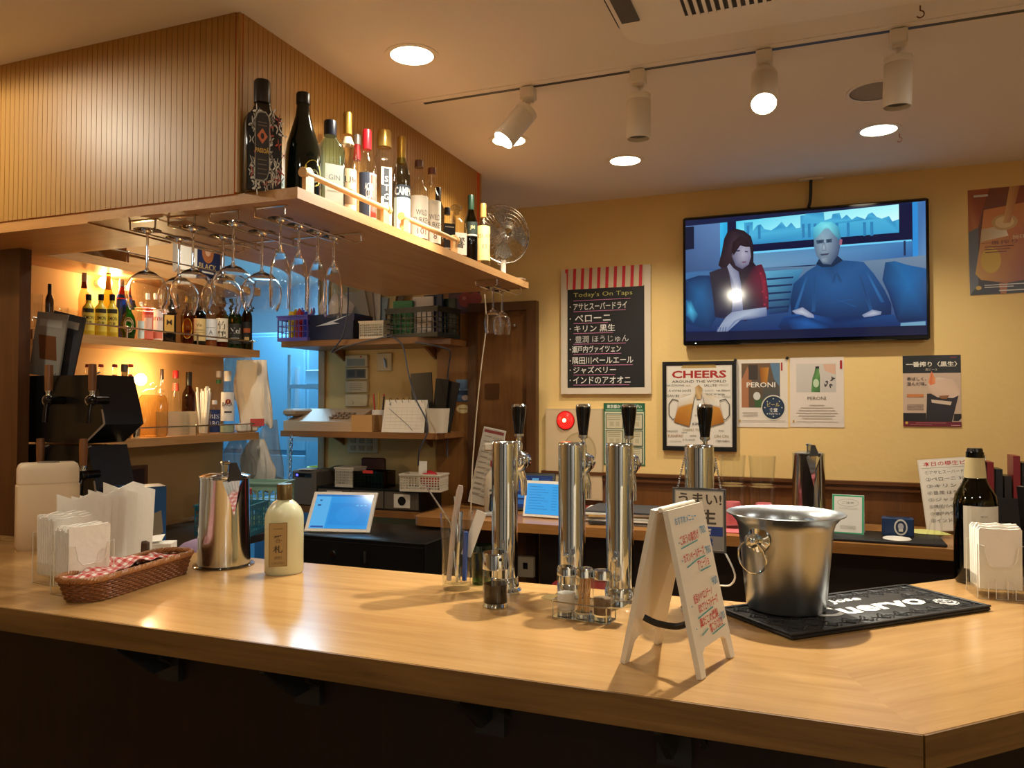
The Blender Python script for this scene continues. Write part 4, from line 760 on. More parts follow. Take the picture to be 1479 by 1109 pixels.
# ================================================================ register corner: three shelves on the back wall
YR = 3.40; xR0, xR1 = -2.64, -1.73
ZR = [1.752, 1.283, .893]
RSH = wood('register_shelf', (150, 102, 56), (118, 76, 36), 0, .42)
def rshelf(z, x0, x1, y0, label, th=.03, cut=0):
    t = thing('register_shelf', label, 'shelf', (0, 0, z), 0, 'register corner shelves')
    P = [(x0, YW), (x0, y0), (x1-cut, y0)]+([(x1, y0+cut)] if cut else [])+[(x1, YW)]
    obj('board', MB().prism(P, -th, 0), RSH, t)
    for x in (x0+.16, x1-.2): obj('bracket', MB().prism([(0, 0), (.13, 0), (0, -.06)], -.006, .006, Matrix(((0, 0, 1, x), (-1, 0, 0, YW-.001), (0, 1, 0, -th), (0, 0, 0, 1)))), RSH, t)
    return t
rshelf(ZR[0], xR0, xR1+.02, YR, 'top register shelf carrying plastic baskets', cut=.12); rshelf(ZR[1], xR0, xR1, YR, 'middle register shelf with the telephone and calendar'); rshelf(ZR[2], -2.58, -1.80, YR, 'bottom register shelf with the black drawer organiser', cut=.05)
def onR(px, z, Y): q = onY(px, 600, Y); return Vector((q.x, Y, z))
# top shelf
p = onR(433, ZR[0], 3.47); basket('purple plastic basket on the top register shelf', p, .19, .14, .135, mat('violet_plastic', (112, 100, 190), .4), 0, 3, 7)
for k, (dx_, c_, lb) in enumerate(((-.05, (222, 196, 40), 'yellow toy-like ball top sticking out of the purple basket'), (.0, (206, 40, 44), 'red ball top sticking out of the purple basket'), (.05, (40, 60, 190), 'blue ball top sticking out of the purple basket'))):
    tag(obj('coloured_bottle', MB().lathe([(0, 0), (.022, 0), (.024, .13), (.02, .16), (.012, .175), (0, .178)], 16), mat('toy_%d' % k, c_, .4), None, (p.x+dx_, p.y, ZR[0]+.0045)), lb.replace(' toy-like ball top', ' capped bottle').replace(' ball top', ' capped bottle'), 'bottle', 'bottles in the purple basket')
t = thing('navy_box', 'navy shoe-type box with a white slash on the top register shelf', 'box', onR(489, ZR[0], 3.50)); obj('box_body', MB().box(-.135, .135, -.07, .1, 0, .10), mat('navy', (30, 38, 74), .5), t); obj('lid', MB().box(-.14, .14, -.075, .105, .10, .135), mat('navy2', (40, 52, 110), .5), t)
q = PR(.27, .134); q.rect(0, 0, 1, 1, '1e2748'); q.poly([(.15, .45), (.95, .02), (.55, .30), (.7, .36)], 'dfe2ea'); q.build('print', PRINT, t, (0, -.0755, 0))
p = onR(543, ZR[0], 3.46); basket('small white mesh basket on the top register shelf', p, .14, .10, .09, mat('cream_plastic', (214, 204, 184), .45), 0, 5, 12)
t = thing('magazine_pile', 'leaning pile of magazines and bags above the baskets', 'magazines', onR(520, ZR[0], 3.635))
for k in range(6): o_ = obj('magazine', MB().box(-.11, .11, 0, .006, 0, .24+.02*(k % 3)), mat('mag_%d' % k, [(214, 196, 160), (190, 176, 150), (226, 220, 208), (150, 176, 196), (206, 190, 140), (120, 110, 100)][k], .6), t, (-.03+.012*k, .014*k, 0)); o_.rotation_euler = (0, math.radians(-14+7*k), 0); o_.location.z = .0 + .13*abs(math.sin(math.radians(-14+7*k)))
t = thing('white_bag', 'white crumpled paper bag on the navy box', 'bag', onR(487, ZR[0]+.135, 3.51)); obj('paper', MB().lathe([(0, 0), (.07, 0), (.085, .05), (.05, .09), (.02, .12), (0, .1)], 12, sx=1.2, sy=.6), mat('bag_paper', (224, 214, 204), .7, bump=.8, bscale=20), t, ang=20)
p = onR(610, ZR[0], 3.52); cr = basket('black plastic crate on the top register shelf', p, .32, .2, .15, mat('crate_black', (26, 32, 30), .45), math.radians(-8), 4, 10, 'plastic_crate')
for k, (dx_, c_, H, rz, lb) in enumerate(((-.10, (24, 110, 60), .19, 0, 'bright green folder standing in the black crate'), (.0, (214, 200, 190), .21, 6, 'white notebook standing in the black crate'), (.045, (30, 40, 76), .22, -6, 'navy notebook standing in the black crate'), (.11, (30, 50, 40), .20, -10, 'dark green folder standing in the black crate'))):
    o_ = tag(obj('folder', MB().box(-.055, .055, -.008, .008, 0, H), mat('fold_%d' % k, c_, .5), None, (p.x+dx_, p.y+.02+.025*k-.04, ZR[0]+.0045)), lb, 'folder', 'folders in the black crate'); o_.rotation_euler = (0, 0, math.radians(rz))
# middle shelf
t = thing('fax_telephone', 'beige desk telephone with a keypad on the middle register shelf', 'telephone', onR(474, ZR[1], 3.52)); W = .42; D = .2
obj('body', MB().prism([(0, 0), (D, 0), (D, .115), (.03, .055), (0, .05)], -W/2, W/2, Matrix(((0, 0, 1, 0), (1, 0, 0, -.1), (0, 1, 0, 0), (0, 0, 0, 1)))), mat('phone_beige', (196, 168, 136), .5), t)
obj('handset', MB().box(-W/2-.02, -W/2+.06, -.09, .09, .075, .115, bev=.012), mat('phone_dark', (170, 140, 110), .5), t)
for i in range(3):
    for j in range(4): y, z = -.055+.03*i, .062+.0105*i; obj('key', MB().box(.04+j*.032, .062+j*.032, y, y+.018, z+.004, z+.013), mat('phone_key', (150, 126, 104), .5), t)
t = tag(obj('cardboard_box', MB().box(-.06, .06, -.05, .05, 0, .085), mat('kraft', (196, 150, 92), .8), None, onR(530, ZR[1], 3.46)), 'small plain kraft box between the telephone and the calendar', 'box')
t = thing('desk_calendar', 'white spiral desk calendar with pale grid on the middle shelf', 'calendar', onR(587, ZR[1], 3.44)); W, H = .235, .165
for s, a_ in ((-1, -14), (1, 14)): o_ = obj('page_block', MB().box(-W/2, W/2, -.002, .002, 0, H), PAPER, t, (0, .04*s, 0)); o_.rotation_euler = (math.radians(a_), 0, 0)
q = PR(W*.97, H*.97); q.rect(0, 0, 1, 1, 'e6dccb')
for k in range(7): q.rect(.04, .22+k*.11, .96, .226+k*.11, 'b8ad9c')
for k in range(8): q.rect(.04+k*.131, .22, .043+k*.131, .88, 'b8ad9c')
q.txt('4', .12, .11, .12, '6a6a6a'); q.line([(.1, .25), (.3, .45), (.6, .75), (.75, .95)], .0022, '5a5248'); q.build('print', PRINT, t, (0, -.0425, .002), (math.radians(-14), 0, 0))
for k in range(6): obj('spiral_ring', MB().tube([(-.09+k*.036, .012*math.cos(a), H*.96+.012*math.sin(a)) for a in [2*PI*j/10 for j in range(10)]], .0012, 5, closed=True), BLACK, t)
t = thing('menu_cup', 'white square cup stuffed with black menus on the middle shelf', 'cup', onR(633, ZR[1], 3.45)); obj('cup_body', MB().lathe([(0, 0), (.038, 0), (.05, .12), (.047, .12), (.036, .005), (0, .005)], 24, n=6), mat('cup_white', (214, 202, 180), .5), t)
for k, (px, rz, H, lb) in enumerate(((612, -3, .30, 'tall black menu card standing behind the calendar'), (632, 6, .26, 'black menu card fanned in the white cup, left'), (641, 12, .25, 'black menu card fanned in the white cup, right'))):
    p = onR(px, ZR[1]+(.006 if k else 0), 3.56 if k == 0 else 3.455+.014*k); o_ = tag(obj('black_menu', MB().box(-.035, .035, -.004, .004, 0, H) if k else MB().box(-.06, .06, -.004, .004, 0, H), BLACK, None, p), lb, 'menu', 'black menus on the register shelf'); o_.rotation_euler = (0, math.radians(rz), 0)
t = thing('pen_holder', 'white pen holder with pens beside the calendar', 'holder', onR(547, ZR[1], 3.56)); obj('cup_body', MB().lathe([(0, 0), (.035, 0), (.035, .11), (.032, .11), (.032, .004), (0, .004)], 18), WHITE, t)
for k in range(6): a = k*1.05; obj('pen', MB().tube([(.015*math.cos(a), .015*math.sin(a), .006), (.032*math.cos(a), .03*math.sin(a), .18+.012*(k % 3))], .0045, 7), mat('pen_%d' % (k % 3), [(40, 40, 40), (196, 60, 40), (200, 160, 60)][k % 3], .4), t)
# controls on the wall
def wallthing(nm, lb, cat, px0, px1, y0, y1, th, m, Y=YW): 
    a, b = onY(px0, y0, Y), onY(px1, y1, Y); t = thing(nm, lb, cat, ((a.x+b.x)/2, Y, b.z)); W, H = b.x-a.x, a.z-b.z; obj('case', MB().box(-W/2, W/2, -th, 0, 0, H, bev=.003), m, t); return t, W, H
CRM = mat('control_cream', (206, 186, 144), .5)
for (y0, y1, lb, kd) in ((513, 530, 'wall control panel with a grey display, topmost of four', 1), (531, 548, 'wall control panel with two dark windows, second from the top', 2), (550, 567, 'plain wall control panel third from the top', 0), (569, 587, 'wall timer switch lowest of the four panels', 3)):
    t, W, H = wallthing('control_panel', lb, 'control panel', 501, 533, y0, y1, .02, CRM); t['group'] = 'stacked control panels'
    q = PR(W*.9, H*.9)
    if kd == 1: q.rect(.05, .3, .95, .95, '8a8a78'); q.rect(.7, .06, .8, .2, 'b04030')
    elif kd == 2: q.rect(.02, .1, .98, .95, '6a5c48'); q.rect(.1, .2, .45, .8, '3c3a30'); q.rect(.55, .2, .92, .8, '3c3a30')
    elif kd == 3: q.rect(.1, .2, .9, .9, 'c8b48a'); q.line([(.3, .5), (.4, .75), (.3, .85)], .002, '4a4030')
    else:
        for k in range(4): q.rect(.2, .2+k*.18, .8, .24+k*.18, '9a8a68')
    q.build('print', PRINT, t, (0, -.0208, H*.05))
t, W, H = wallthing('key_hook_plate', 'cream wall plate with a dangling key above the calendar', 'switch', 546, 567, 510, 536, .012, CRM); obj('key', MB().tube([(0, -.016, H*.7), (.01, -.02, H*.5), (.012, -.02, H*.2)], .004, 6), STEEL, t)
t, W, H = wallthing('switch_plate', 'cream six-button switch plate under the middle register shelf', 'switch', 503, 547, 628, 655, .01, CRM)
for i in range(3):
    for j in range(2): obj('button', MB().box(-W*.38+i*W*.27, -W*.38+i*W*.27+W*.16, -.014, -.01, H*.15+j*H*.4, H*.42+j*H*.4), mat('button_tan', (170, 150, 112), .5), t)
# cables
CAB = mat('cable_grey', (70, 74, 88), .4)
def cable(lb, pts, r=.004, m=CAB): tag(obj('cable', MB().tube(smoothp(pts), r, 7), m), lb, 'cable')
def smoothp(P, n=6):
    P = [Vector(p) for p in P]; out = []
    for i in range(len(P)-1):
        a, b, c, d = P[max(0, i-1)], P[i], P[i+1], P[min(len(P)-1, i+2)]
        for k in range(n): s = k/n; out.append(.5*((2*b)+(c-a)*s+(2*a-5*b+4*c-d)*s*s+(3*b-a-3*c+d)*s**3))
    return out+[P[-1]]
cable('blue-grey cable hanging from the shelf board past the purple basket', [onY(*q) for q in ((503, 415, 3.36), (502, 450, 3.36), (495, 485, 3.36), (479, 509, 3.37), (500, 500, 3.385), (560, 486, 3.385), (566, 487, 3.39))])
cable('dark cable draped across the calendar down to the bottom shelf', [onY(*q) for q in ((568, 487, 3.385), (582, 500, 3.37), (590, 540, 3.36), (600, 575, 3.36), (615, 605, 3.36), (617, 625, 3.37), (606, 650, 3.38), (604, 672, 3.42))])
cable('dark cable running down beside the wood panel', [onY(*q) for q in ((600, 494, 3.39), (640, 502, 3.39), (650, 510, 3.5), (647, 540, 3.6), (646, 600, 3.65), (646, 660, 3.65))])
cable('thin white cord hanging from the far glass rack', [onY(*q) for q in ((700, 425, 3.3), (702, 470, 3.32), (695, 530, 3.32), (688, 600, 3.32), (682, 680, 3.32), (680, 740, 3.32))], .003, mat('cord_white', (216, 200, 170), .5))
# chain hanging from the middle shelf
ch = thing('metal_chain', 'short metal chain hanging from the left corner of the middle shelf', 'chain', (0, 0, 0)); a, b = onY(421, 632, YR-.008), onY(418, 708, YR-.008)
for k in range(16):
    c = a.lerp(b, k/15); rx = (k % 2)*PI/2; obj('link', MB().tube([(c.x+.008*math.cos(s)*math.cos(rx), c.y-.0+.008*math.cos(s)*math.sin(rx), c.z+.013*math.sin(s)) for s in [2*PI*j/10 for j in range(10)]], .0022, 5, closed=True), STEEL, ch)
# bottom shelf
t = thing('drawer_organiser', 'low black drawer organiser with three white label pulls', 'drawers', onR(545, ZR[2], 3.52)); W, H = .60, .105; obj('body', MB().box(-W/2, W/2, -.09, .14, 0, H), BLACK, t)
for k in range(3):
    x = -W/2+.008+k*.197; d_ = obj('drawer', MB().box(x, x+.19, -.096, -.09, .01, H-.012), mat('drawer_grey', (96, 86, 76), .35), t); obj('pull', MB().box(x+.055, x+.145, -.1, -.096, .018, H-.02), WHITE, d_); obj('finger_hole', MB().lathe([(0, 0), (.022, 0), (.022, .001), (0, .001)], 18, Matrix.Translation((x+.1, -.1005, H*.5)) @ Matrix.Rotation(PI/2, 4, 'X')), BLACK, d_)
zt = ZR[2]+.105
t = thing('receipt_printer', 'grey receipt printer with a blue indicator light on the bottom shelf', 'printer', onR(452, ZR[2], 3.50)); obj('body', MB().box(-.075, .075, -.08, .1, 0, .185, bev=.008), mat('printer_grey', (108, 98, 86), .4), t); obj('control_strip', MB().box(-.05, .05, -.083, -.08, .15, .17), BLACKG, t); obj('indicator', MB().box(-.042, -.03, -.0845, -.083, .155, .165), mat('led_blue', (60, 60, 255), .5, emit=6), t)
obj('paper_slip', MB().box(-.03, .05, -.085, -.03, .187, .19), PAPER, t)
CRP = MATS['cream_plastic']
basket('small white slotted basket on the drawer organiser, left one', onR(507, zt, 3.50), .11, .12, .1, CRP, 0, 5, 9)
t = thing('clear_tray', 'smoky clear tray with a red clip on the drawer organiser', 'tray', onR(541, zt, 3.50))
for b in ((-.09, .09, -.06, -.057), (-.09, .09, .057, .06), (-.09, -.087, -.057, .057), (.087, .09, -.057, .057)): obj('wall', MB().box(*b, 0, .085), glass('smoky', (150, 144, 136), .05, 1.6), t)
obj('clip', MB().box(-.03, .03, -.063, -.06, .075, .09), mat('red_clip', (206, 60, 48), .4), t)
basket('long white slotted basket on the drawer organiser, right one', onR(613, zt-.001, 3.46), .21, .12, .085, CRP, .12, 5, 14)
tag(obj('red_pouch', MB().sphere((0, 0, .05), .045, 14, sx=1.2, sy=.8), mat('pouch_red', (176, 30, 34), .5), None, onR(620, zt+.004, 3.47)), 'rounded red pouch in the long white basket', 'pouch')
tag(obj('card', MB().box(-.022, .022, -.002, .002, 0, .14), PAPER, None, onR(611, zt+.004, 3.45)), 'white card standing in the long white basket', 'card')
tag(obj('crumpled_bag', MB().sphere((0, 0, .045), .07, 12, sx=1.3, sy=.7, sz=.65), mat('bag_grey', (130, 116, 96), .6, bump=1, bscale=18), None, onR(492, zt, 3.66), 0, ang=20), 'crumpled grey bag beside the receipt printer', 'bag')
kbox('dark_wallet', 'dark red wallet leaning behind the small white basket', 'wallet', onR(540, zt, 3.62).x, 3.62, zt, .14, .03, .14, (70, 36, 30))
# cash drawer with a tablet on a stand
t = thing('cash_drawer', 'black cash drawer with a lock on the low counter', 'cash drawer', (onY(520, 790, 2.85).x, 2.85, .70)); W = .62; zt2 = onY(500, 776, 2.85).z; H = zt2-.70
obj('body', MB().box(-W/2, W/2, 0, .4, 0, H, bev=.005), BLACK, t); obj('front', MB().box(-W/2+.01, W/2-.01, -.008, 0, .01, H-.02), mat('drawer_black', (24, 23, 23), .3), t)
obj('lock', MB().cyl((-.13, -.008, H*.55), (-.13, -.014, H*.55), .013), CHROME, t); obj('slot_handle', MB().box(.025, .035, -.012, -.008, H*.38, H*.68), STEEL, t)
sb = thing('register_stand', 'dark low cabinet under the cash drawer', 'cabinet', (onY(520, 790, 2.85).x, 2.83, 0)); obj('body', MB().box(-.34, .36, 0, .5, 0, .70), mat('stand_dark', (30, 24, 20), .5), sb); obj('door', MB().box(-.32, .34, -.012, 0, .05, .66), mat('stand_dark2', (36, 28, 24), .5), sb)
def tablet(lb, loc, W, H, tilt, rz, draw, frame=WHITE, nm='tablet'):
    t = thing(nm, lb, 'tablet', loc); t.rotation_euler = (0, 0, rz); b = obj('body', MB().box(-W/2, W/2, 0, .008, 0, H, bev=.003), frame, t, (0, 0, .004)); b.rotation_euler = (math.radians(-tilt), 0, 0)
    q = PR(W*.88, H*.84); draw(q); s = q.build('screen', TABLET, b, (0, -.0012, H*.08)); obj('stand', MB().prism([(0, 0), (.11, 0), (.02+H*.35*math.tan(math.radians(tilt))*.9+.01, H*.3)], -.05, .05, Matrix(((0, 0, 1, 0), (1, 0, 0, .012), (0, 1, 0, 0), (0, 0, 0, 1)))), mat('stand_black', (24, 24, 26), .4), t); return t
def scr(q):
    q.rect(0, 0, 1, 1, '2f9be6'); q.rect(0, 0, 1, .06, '2a7ac0'); q.rect(0, .06, .27, 1, '5ab4ee'); q.rect(.3, .25, .97, .9, '2890de'); q.ell(.62, .6, .2, .24, '2c96e4'); q.rect(.08, .16, .12, .2, '2a5a90'); q.rect(.06, .3, .12, .35, '2a5a90'); q.rect(.03, .93, .25, .98, '2858a8')
    for k in range(3): q.rect(.74+k*.07, .3, .78+k*.07, .34, '5ac0f6')
tablet('white tablet with a blue screen tilted on the cash drawer', (onY(480, 772, 2.80+.1).x, 2.93, zt2), .30, .205, 38, math.radians(14), scr)
# ================================================================ things on the bar counter
ZT = 1.0
def onC(px, py, z=ZT): return onZ(px, py, z)
# ---- beer towers
HANDLE = mat('handle_black', (12, 11, 12), .12)
def tower(px, label, H=.343, R=.0298, sign=False):
    y = 1.668; x = onY(px, 700, y).x; t = thing('beer_tower', label, 'beer tap', (x, y, ZT), 0, 'chrome beer towers on the bar')
    obj('column', MB().lathe([(0, .012), (R, .012), (R, H-.006), (R*.97, H-.001), (R*.93, H), (0, H+.0008)], 40), CHROME, t)
    obj('base_flange', MB().lathe([(0, 0), (R*1.32, 0), (R*1.32, .006), (R*1.12, .012), (R*1.06, .034), (R*1.0, .036)], 40), CHROME, t)
    obj('set_screw', MB().cyl((-.004, -R, .10), (-.004, -R-.006, .10), .006, seg=12).sphere((-.004, -R-.007, .10), .006, 10), CHROME, t)
    f = obj('faucet', MB().cyl((0, R-.002, H-.055), (0, .075, H-.055), .011).lathe([(.016, 0), (.019, .004), (.019, .012), (.013, .016)], 20, Matrix.Translation((0, R-.001, H-.055)) @ Matrix.Rotation(-PI/2, 4, 'X')).sphere((0, .088, H-.052), .024, 20, sz=1.1).lathe([(.013, 0), (.021, .006), (.021, .016), (.014, .022), (0, .024)], 20, Matrix.Translation((0, .104, H-.052)) @ Matrix.Rotation(-PI/2, 4, 'X')), CHROME, t)
    obj('spout', MB().tube([(0, .088, H-.066), (.004, .098, H-.085), (.006, .106, H-.10), (.006, .108, H-.135)], [.011, .0095, .0085, .0075], 14).tube([(-.012, .10, H-.07), (-.013, .11, H-.09), (-.013, .112, H-.125)], .0055, 10), CHROME, f)
    obj('collar', MB().lathe([(.008, -.03), (.009, -.012), (.0055, -.006), (.0055, .004), (.0115, .008), (.0115, .013)], 18, Matrix.Translation((0, .09, H))), CHROME, f)
    obj('tap_handle', MB().lathe([(0, .012), (.010, .012), (.011, .02), (.0165, .062), (.0175, .072), (.017, .078), (0, .078)], 24, Matrix.Translation((0, .09, H))), HANDLE, f)
    obj('handle_cap', MB().lathe([(.017, .0775), (.0176, .080), (.0145, .084), (0, .085)], 24, Matrix.Translation((0, .09, H))), CHROME, f)
    return t, x, y
tower(729, 'chrome beer tower behind the soy sauce bottle'); tower(826, 'chrome beer tower behind the condiment caddy'); tower(895, 'chrome beer tower left of the white menu stand'); T4, t4x, t4y = tower(1010, 'chrome beer tower with a hanging price sign')
# hanging sign on the right tower
a, b = onY(973, 704, t4y-.035), onY(1048, 798, t4y-.035); W, H = b.x-a.x, a.z-b.z
sg = thing('hanging_sign', 'grey plastic sign on a chain with Japanese slogan and blue band', 'sign', ((a.x+b.x)/2, t4y-.034, b.z), math.radians(2))
obj('backing', MB().box(-W/2, W/2, -.006, 0, 0, H, bev=.002), mat('sign_grey', (112, 114, 116), .4), sg)
q = PR(W*.94, H*.95); q.rect(0, 0, 1, 1, '9a9c9c'); q.rect(.02, .02, .98, .6, 'd2cdbf'); q.rect(.02, .6, .98, .76, '1c3f94'); q.rect(.02, .76, .98, .98, '8a8d90')
q.txt('うまい!', .52, .145, .2, '4a443e', wide=.88, bold=.02); q.txt('生', .68, .44, .25, '4a443e', wide=.34, bold=.03); q.txt('当店', .55, .68, .11, 'e8e4d8', wide=.4, bold=.02); q.txt('3', .72, .87, .17, '1c3f94', bold=.03); q.txt('300', .35, .87, .15, '1c3f94', bold=.02) if False else None
q.build('print', PRINT, sg, (0, -.0068, H*.025)); obj('frame', MB().tube([(-W/2, -.005, 0), (W/2, -.005, 0), (W/2, -.005, H), (-W/2, -.005, H)], .0022, 6, closed=True), mat('sign_frame', (84, 88, 92), .35), sg)
for s in (-1, 1):
    m = MB()
    for k in range(14): c = Vector((s*W*.42, -.003, H)).lerp(Vector((s*.031, .012, H+.06)), k/13); m.sphere(c, .0022, 6)
    obj('bead_chain', m, CHROME, sg)
tag(obj('white_cable', MB().tube(smoothp([(t4x+.03, t4y+.1, 1.12), (t4x+.045, t4y+.09, 1.10), (t4x+.062, t4y+.09, 1.06), (t4x+.05, t4y+.1, 1.035), (t4x+.02, t4y+.1, 1.03), (t4x, t4y+.1, 1.0)]), .0022, 6), WHITE), 'thin white cable looping behind the hanging sign', 'cable')
# ---- white A-frame menu
AF = mat('aframe_white', (226, 216, 196), .45)
P = {k: onC(*v) for k, v in dict(fl=(1005, 981), fr=(1057, 946), bl=(903, 960), br=(953, 929)).items()}
w_ = ((P['fr']-P['fl'])+(P['br']-P['bl']))/2; W = w_.length; ang = math.atan2(w_.y, w_.x); cen = (P['fl']+P['fr']+P['bl']+P['br'])/4; sp = abs((P['fl']-P['bl']).cross(w_.normalized()).z)
Hs = .256; ab = thing('aframe_menu', 'white folding A-frame menu with red and blue handwriting on the bar', 'menu stand', (cen.x, cen.y, ZT), ang)
half = sp/2+.002; sl = math.atan2(half-.006, Hs); Lp = Hs/math.cos(sl)
def leaf(s):
    pts = [(-W/2, 0), (-W/2+.017, 0), (-W/2+.022, Lp*.13), (-W/2+.034, Lp*.155), (W/2-.034, Lp*.155), (W/2-.022, Lp*.13), (W/2-.017, 0), (W/2, 0), (W/2, Lp), (-W/2, Lp)]
    M = Matrix.Translation((0, s*half, 0)) @ Matrix.Rotation(s*sl, 4, 'X') @ Matrix(((1, 0, 0, 0), (0, 0, 1, 0), (0, 1, 0, 0), (0, 0, 0, 1)))
    return M, MB().prism(pts, 0, .009) if s > 0 else MB().prism(pts, -.009, 0)
for s in (-1, 1):
    M, m = leaf(s); o_ = obj('leaf', m, AF, ab); o_.matrix_local = M
q = PR(W*.96, Lp*.83)
q.txt('おすすめメニュー', .42, .085, .055, '2a86b4', wide=.62, bold=.008); RD, BL = 'c8322a', '2a86b4'
for tx, y, wd, x in (('ごぼうの素揚げ', .225, .56, .42), ('カマンベールチーズ', .355, .62, .45), ('アヒージョ', .44, .34, .66), ('枝豆のペペロンチーノ', .66, .56, .46), ('ほたてとトマトチーズ', .735, .60, .56), ('真だこの燻製', .835, .56, .50), ('塩こうじ焼き', .905, .40, .66)):
    q.txt(tx, x, y, .068, RD, wide=wd, bold=.012, rot=.03)
for pts in ([(.12, .285), (.62, .265)], [(.18, .43), (.5, .40), (.75, .395)], [(.52, .49), (.84, .485)], [(.18, .80), (.46, .785), (.66, .775)], [(.2, .925), (.4, .90)], [(.48, .955), (.9, .94)]): q.line(pts, .0022, '4a9a98')
for tx, x, y in (('700', .82, .2), ('700', .86, .36), ('900', .86, .60), ('1100', .86, .87)): q.txt(tx, x, y, .06, BL, bold=.008, rot=.05, wide=.16)
for y in (.24, .37, .7, .86): q.ell(.07, y, .014, .006, BL, 8)
M, _ = leaf(-1); q.build('handwriting', PRINT, ab).matrix_local = M @ Matrix(((1, 0, 0, 0), (0, 0, 1, Lp*.165), (0, 1, 0, -.0095), (0, 0, 0, 1))) if False else M @ Matrix.Translation((0, Lp*.165, -.0093)) @ Matrix(((1, 0, 0, 0), (0, 0, 1, 0), (0, 1, 0, 0), (0, 0, 0, 1)))
obj('hinge', MB().cyl((-W/2+.004, 0, Hs+.001), (W/2-.004, 0, Hs+.001), .004, seg=10), AF, ab)
yb_ = half*(1-.34); obj('strap', MB().tube(smoothp([(-W/2+.02, -yb_+.004, Hs*.30), (-W/2+.025, -yb_*.4, Hs*.27), (-W/2+.025, yb_*.4, Hs*.27), (-W/2+.02, yb_-.004, Hs*.30)]), .006, 6), BLACK, ab)
# ---- rubber bar mat with script lettering
A_, B2, C2, D2 = (onZ(*v, 1.012) for v in ((1046, 877), (1135, 915), (1430, 876), (1310, 841)))
u_ = ((C2-B2)+(D2-A_))/2; v_ = ((A_-B2)+(D2-C2))/2; L_, Wd = u_.length, v_.length; cen = (A_+B2+C2+D2)/4; ang = math.atan2(u_.y, u_.x)
mt = thing('bar_mat', 'black rubber bar mat with white script lettering under the ice bucket', 'mat', (cen.x, cen.y, ZT), ang); obj('base', MB().box(-L_/2, L_/2, -Wd/2, Wd/2, 0, .009, bev=.003), RUBBER, mt)
rm = MB(); e = .008
for b in ((-L_/2, L_/2, -Wd/2, -Wd/2+e), (-L_/2, L_/2, Wd/2-e, Wd/2), (-L_/2, -L_/2+e, -Wd/2+e, Wd/2-e), (L_/2-e, L_/2, -Wd/2+e, Wd/2-e)): rm.box(*b, .008, .012, bev=.001)
obj('rim', rm, RUBBER, mt)
orn = MB(); rnd = random.Random(2)
for i in range(11):
    for j in range(4):
        x, y = -L_/2+.035+i*(L_-.07)/10, -Wd/2+.03+j*(Wd-.06)/3
        if -.12 < x < .17 and -.05 < y < .045: continue
        for r in (.017, .009): orn.tube([(x+r*math.cos(s)*(1+.25*math.cos(4*s)), y+r*math.sin(s)*(1+.25*math.cos(4*s)), .0095) for s in [2*PI*k/20 for k in range(20)]], .0012, 4, closed=True)
oo = obj('relief_ornament', orn, mat('rubber_relief', (34, 34, 36), .45), mt); oo['kind'] = 'stuff'
lt = PR(.33, .135, eps=.0002); lt.txt('Jose', .46, .2, .26, 'e8e6e2', wide=.26, bold=.03, shear=.25); lt.txt('Cuervo', .47, .62, .46, 'e8e6e2', wide=.92, bold=.035, shear=.15); lt.ell(.98, .84, .012, .03, 'e8e6e2', 10)
lt.build('lettering', PRINT, mt, (.035, -.058, .0098), (-PI/2, 0, 0))
eb = PR(.05, .05, eps=.0002); eb.ell(.5, .5, .5, .5, 'd8d6d2', 28).ell(.5, .5, .43, .43, '1a1a1c', 28).ell(.5, .5, .39, .39, 'd8d6d2', 28).ell(.5, .5, .3, .3, '222224', 24).txt('JC', .5, .5, .4, 'd8d6d2', bold=.02); eb.build('emblem', PRINT, mt, (L_/2-.055, -.068, .0098), (-PI/2, 0, 0))
# ---- ice bucket
bf = onZ(1142, 891, 1.012); cb = Vector((bf.x-.012, bf.y+.078, 1.012)); k_ = thing('ice_bucket', 'brushed steel ice bucket with ring handles on the black mat', 'bucket', cb, facecam(cb)); s_ = dep(cb)/F
rb, rtp = 55*s_, 67*s_; Hb = onY(1142, 740, cb.y).z-1.012
BKT = mat('bucket_steel', (174, 180, 184), .3, 1, bump=.04, bscale=300)
obj('bucket_wall', MB().lathe([(0, .002), (rb*.96, 0), (rb, .006), (rtp*.98, Hb*.84), (rtp*1.02, Hb*.9), (rtp*1.13, Hb*.965), (rtp*1.22, Hb*.985), (rtp*1.235, Hb*.995), (rtp*1.22, Hb), (rtp*1.10, Hb*.975), (rtp*.99, Hb*.9), (rtp*.95, Hb*.84), (rb*.95, .01), (0, .008)], 56), BKT, k_)
for sgn, nm in ((-1, 'left'), (1, 'right')):
    M = Matrix.Rotation(math.radians(-33 if sgn < 0 else 147), 4, 'Z') @ Matrix.Translation((0, -rtp*.965, Hb*.76))
    h = obj('handle_mount', MB().lathe([(0, 0), (.026, 0), (.025, .002), (.012, .006), (.010, .016), (.014, .020), (.014, .028), (.009, .034), (0, .036)], 24, M @ Matrix.Rotation(PI/2, 4, 'X')), CHROME, k_)
    obj('ring', MB().tube([M @ Vector((.032*math.sin(s), -.022-.004*math.cos(s), -.032+.032*math.cos(s))) for s in [2*PI*k/28 for k in range(28)]], .0021, 8, closed=True), CHROME, h)
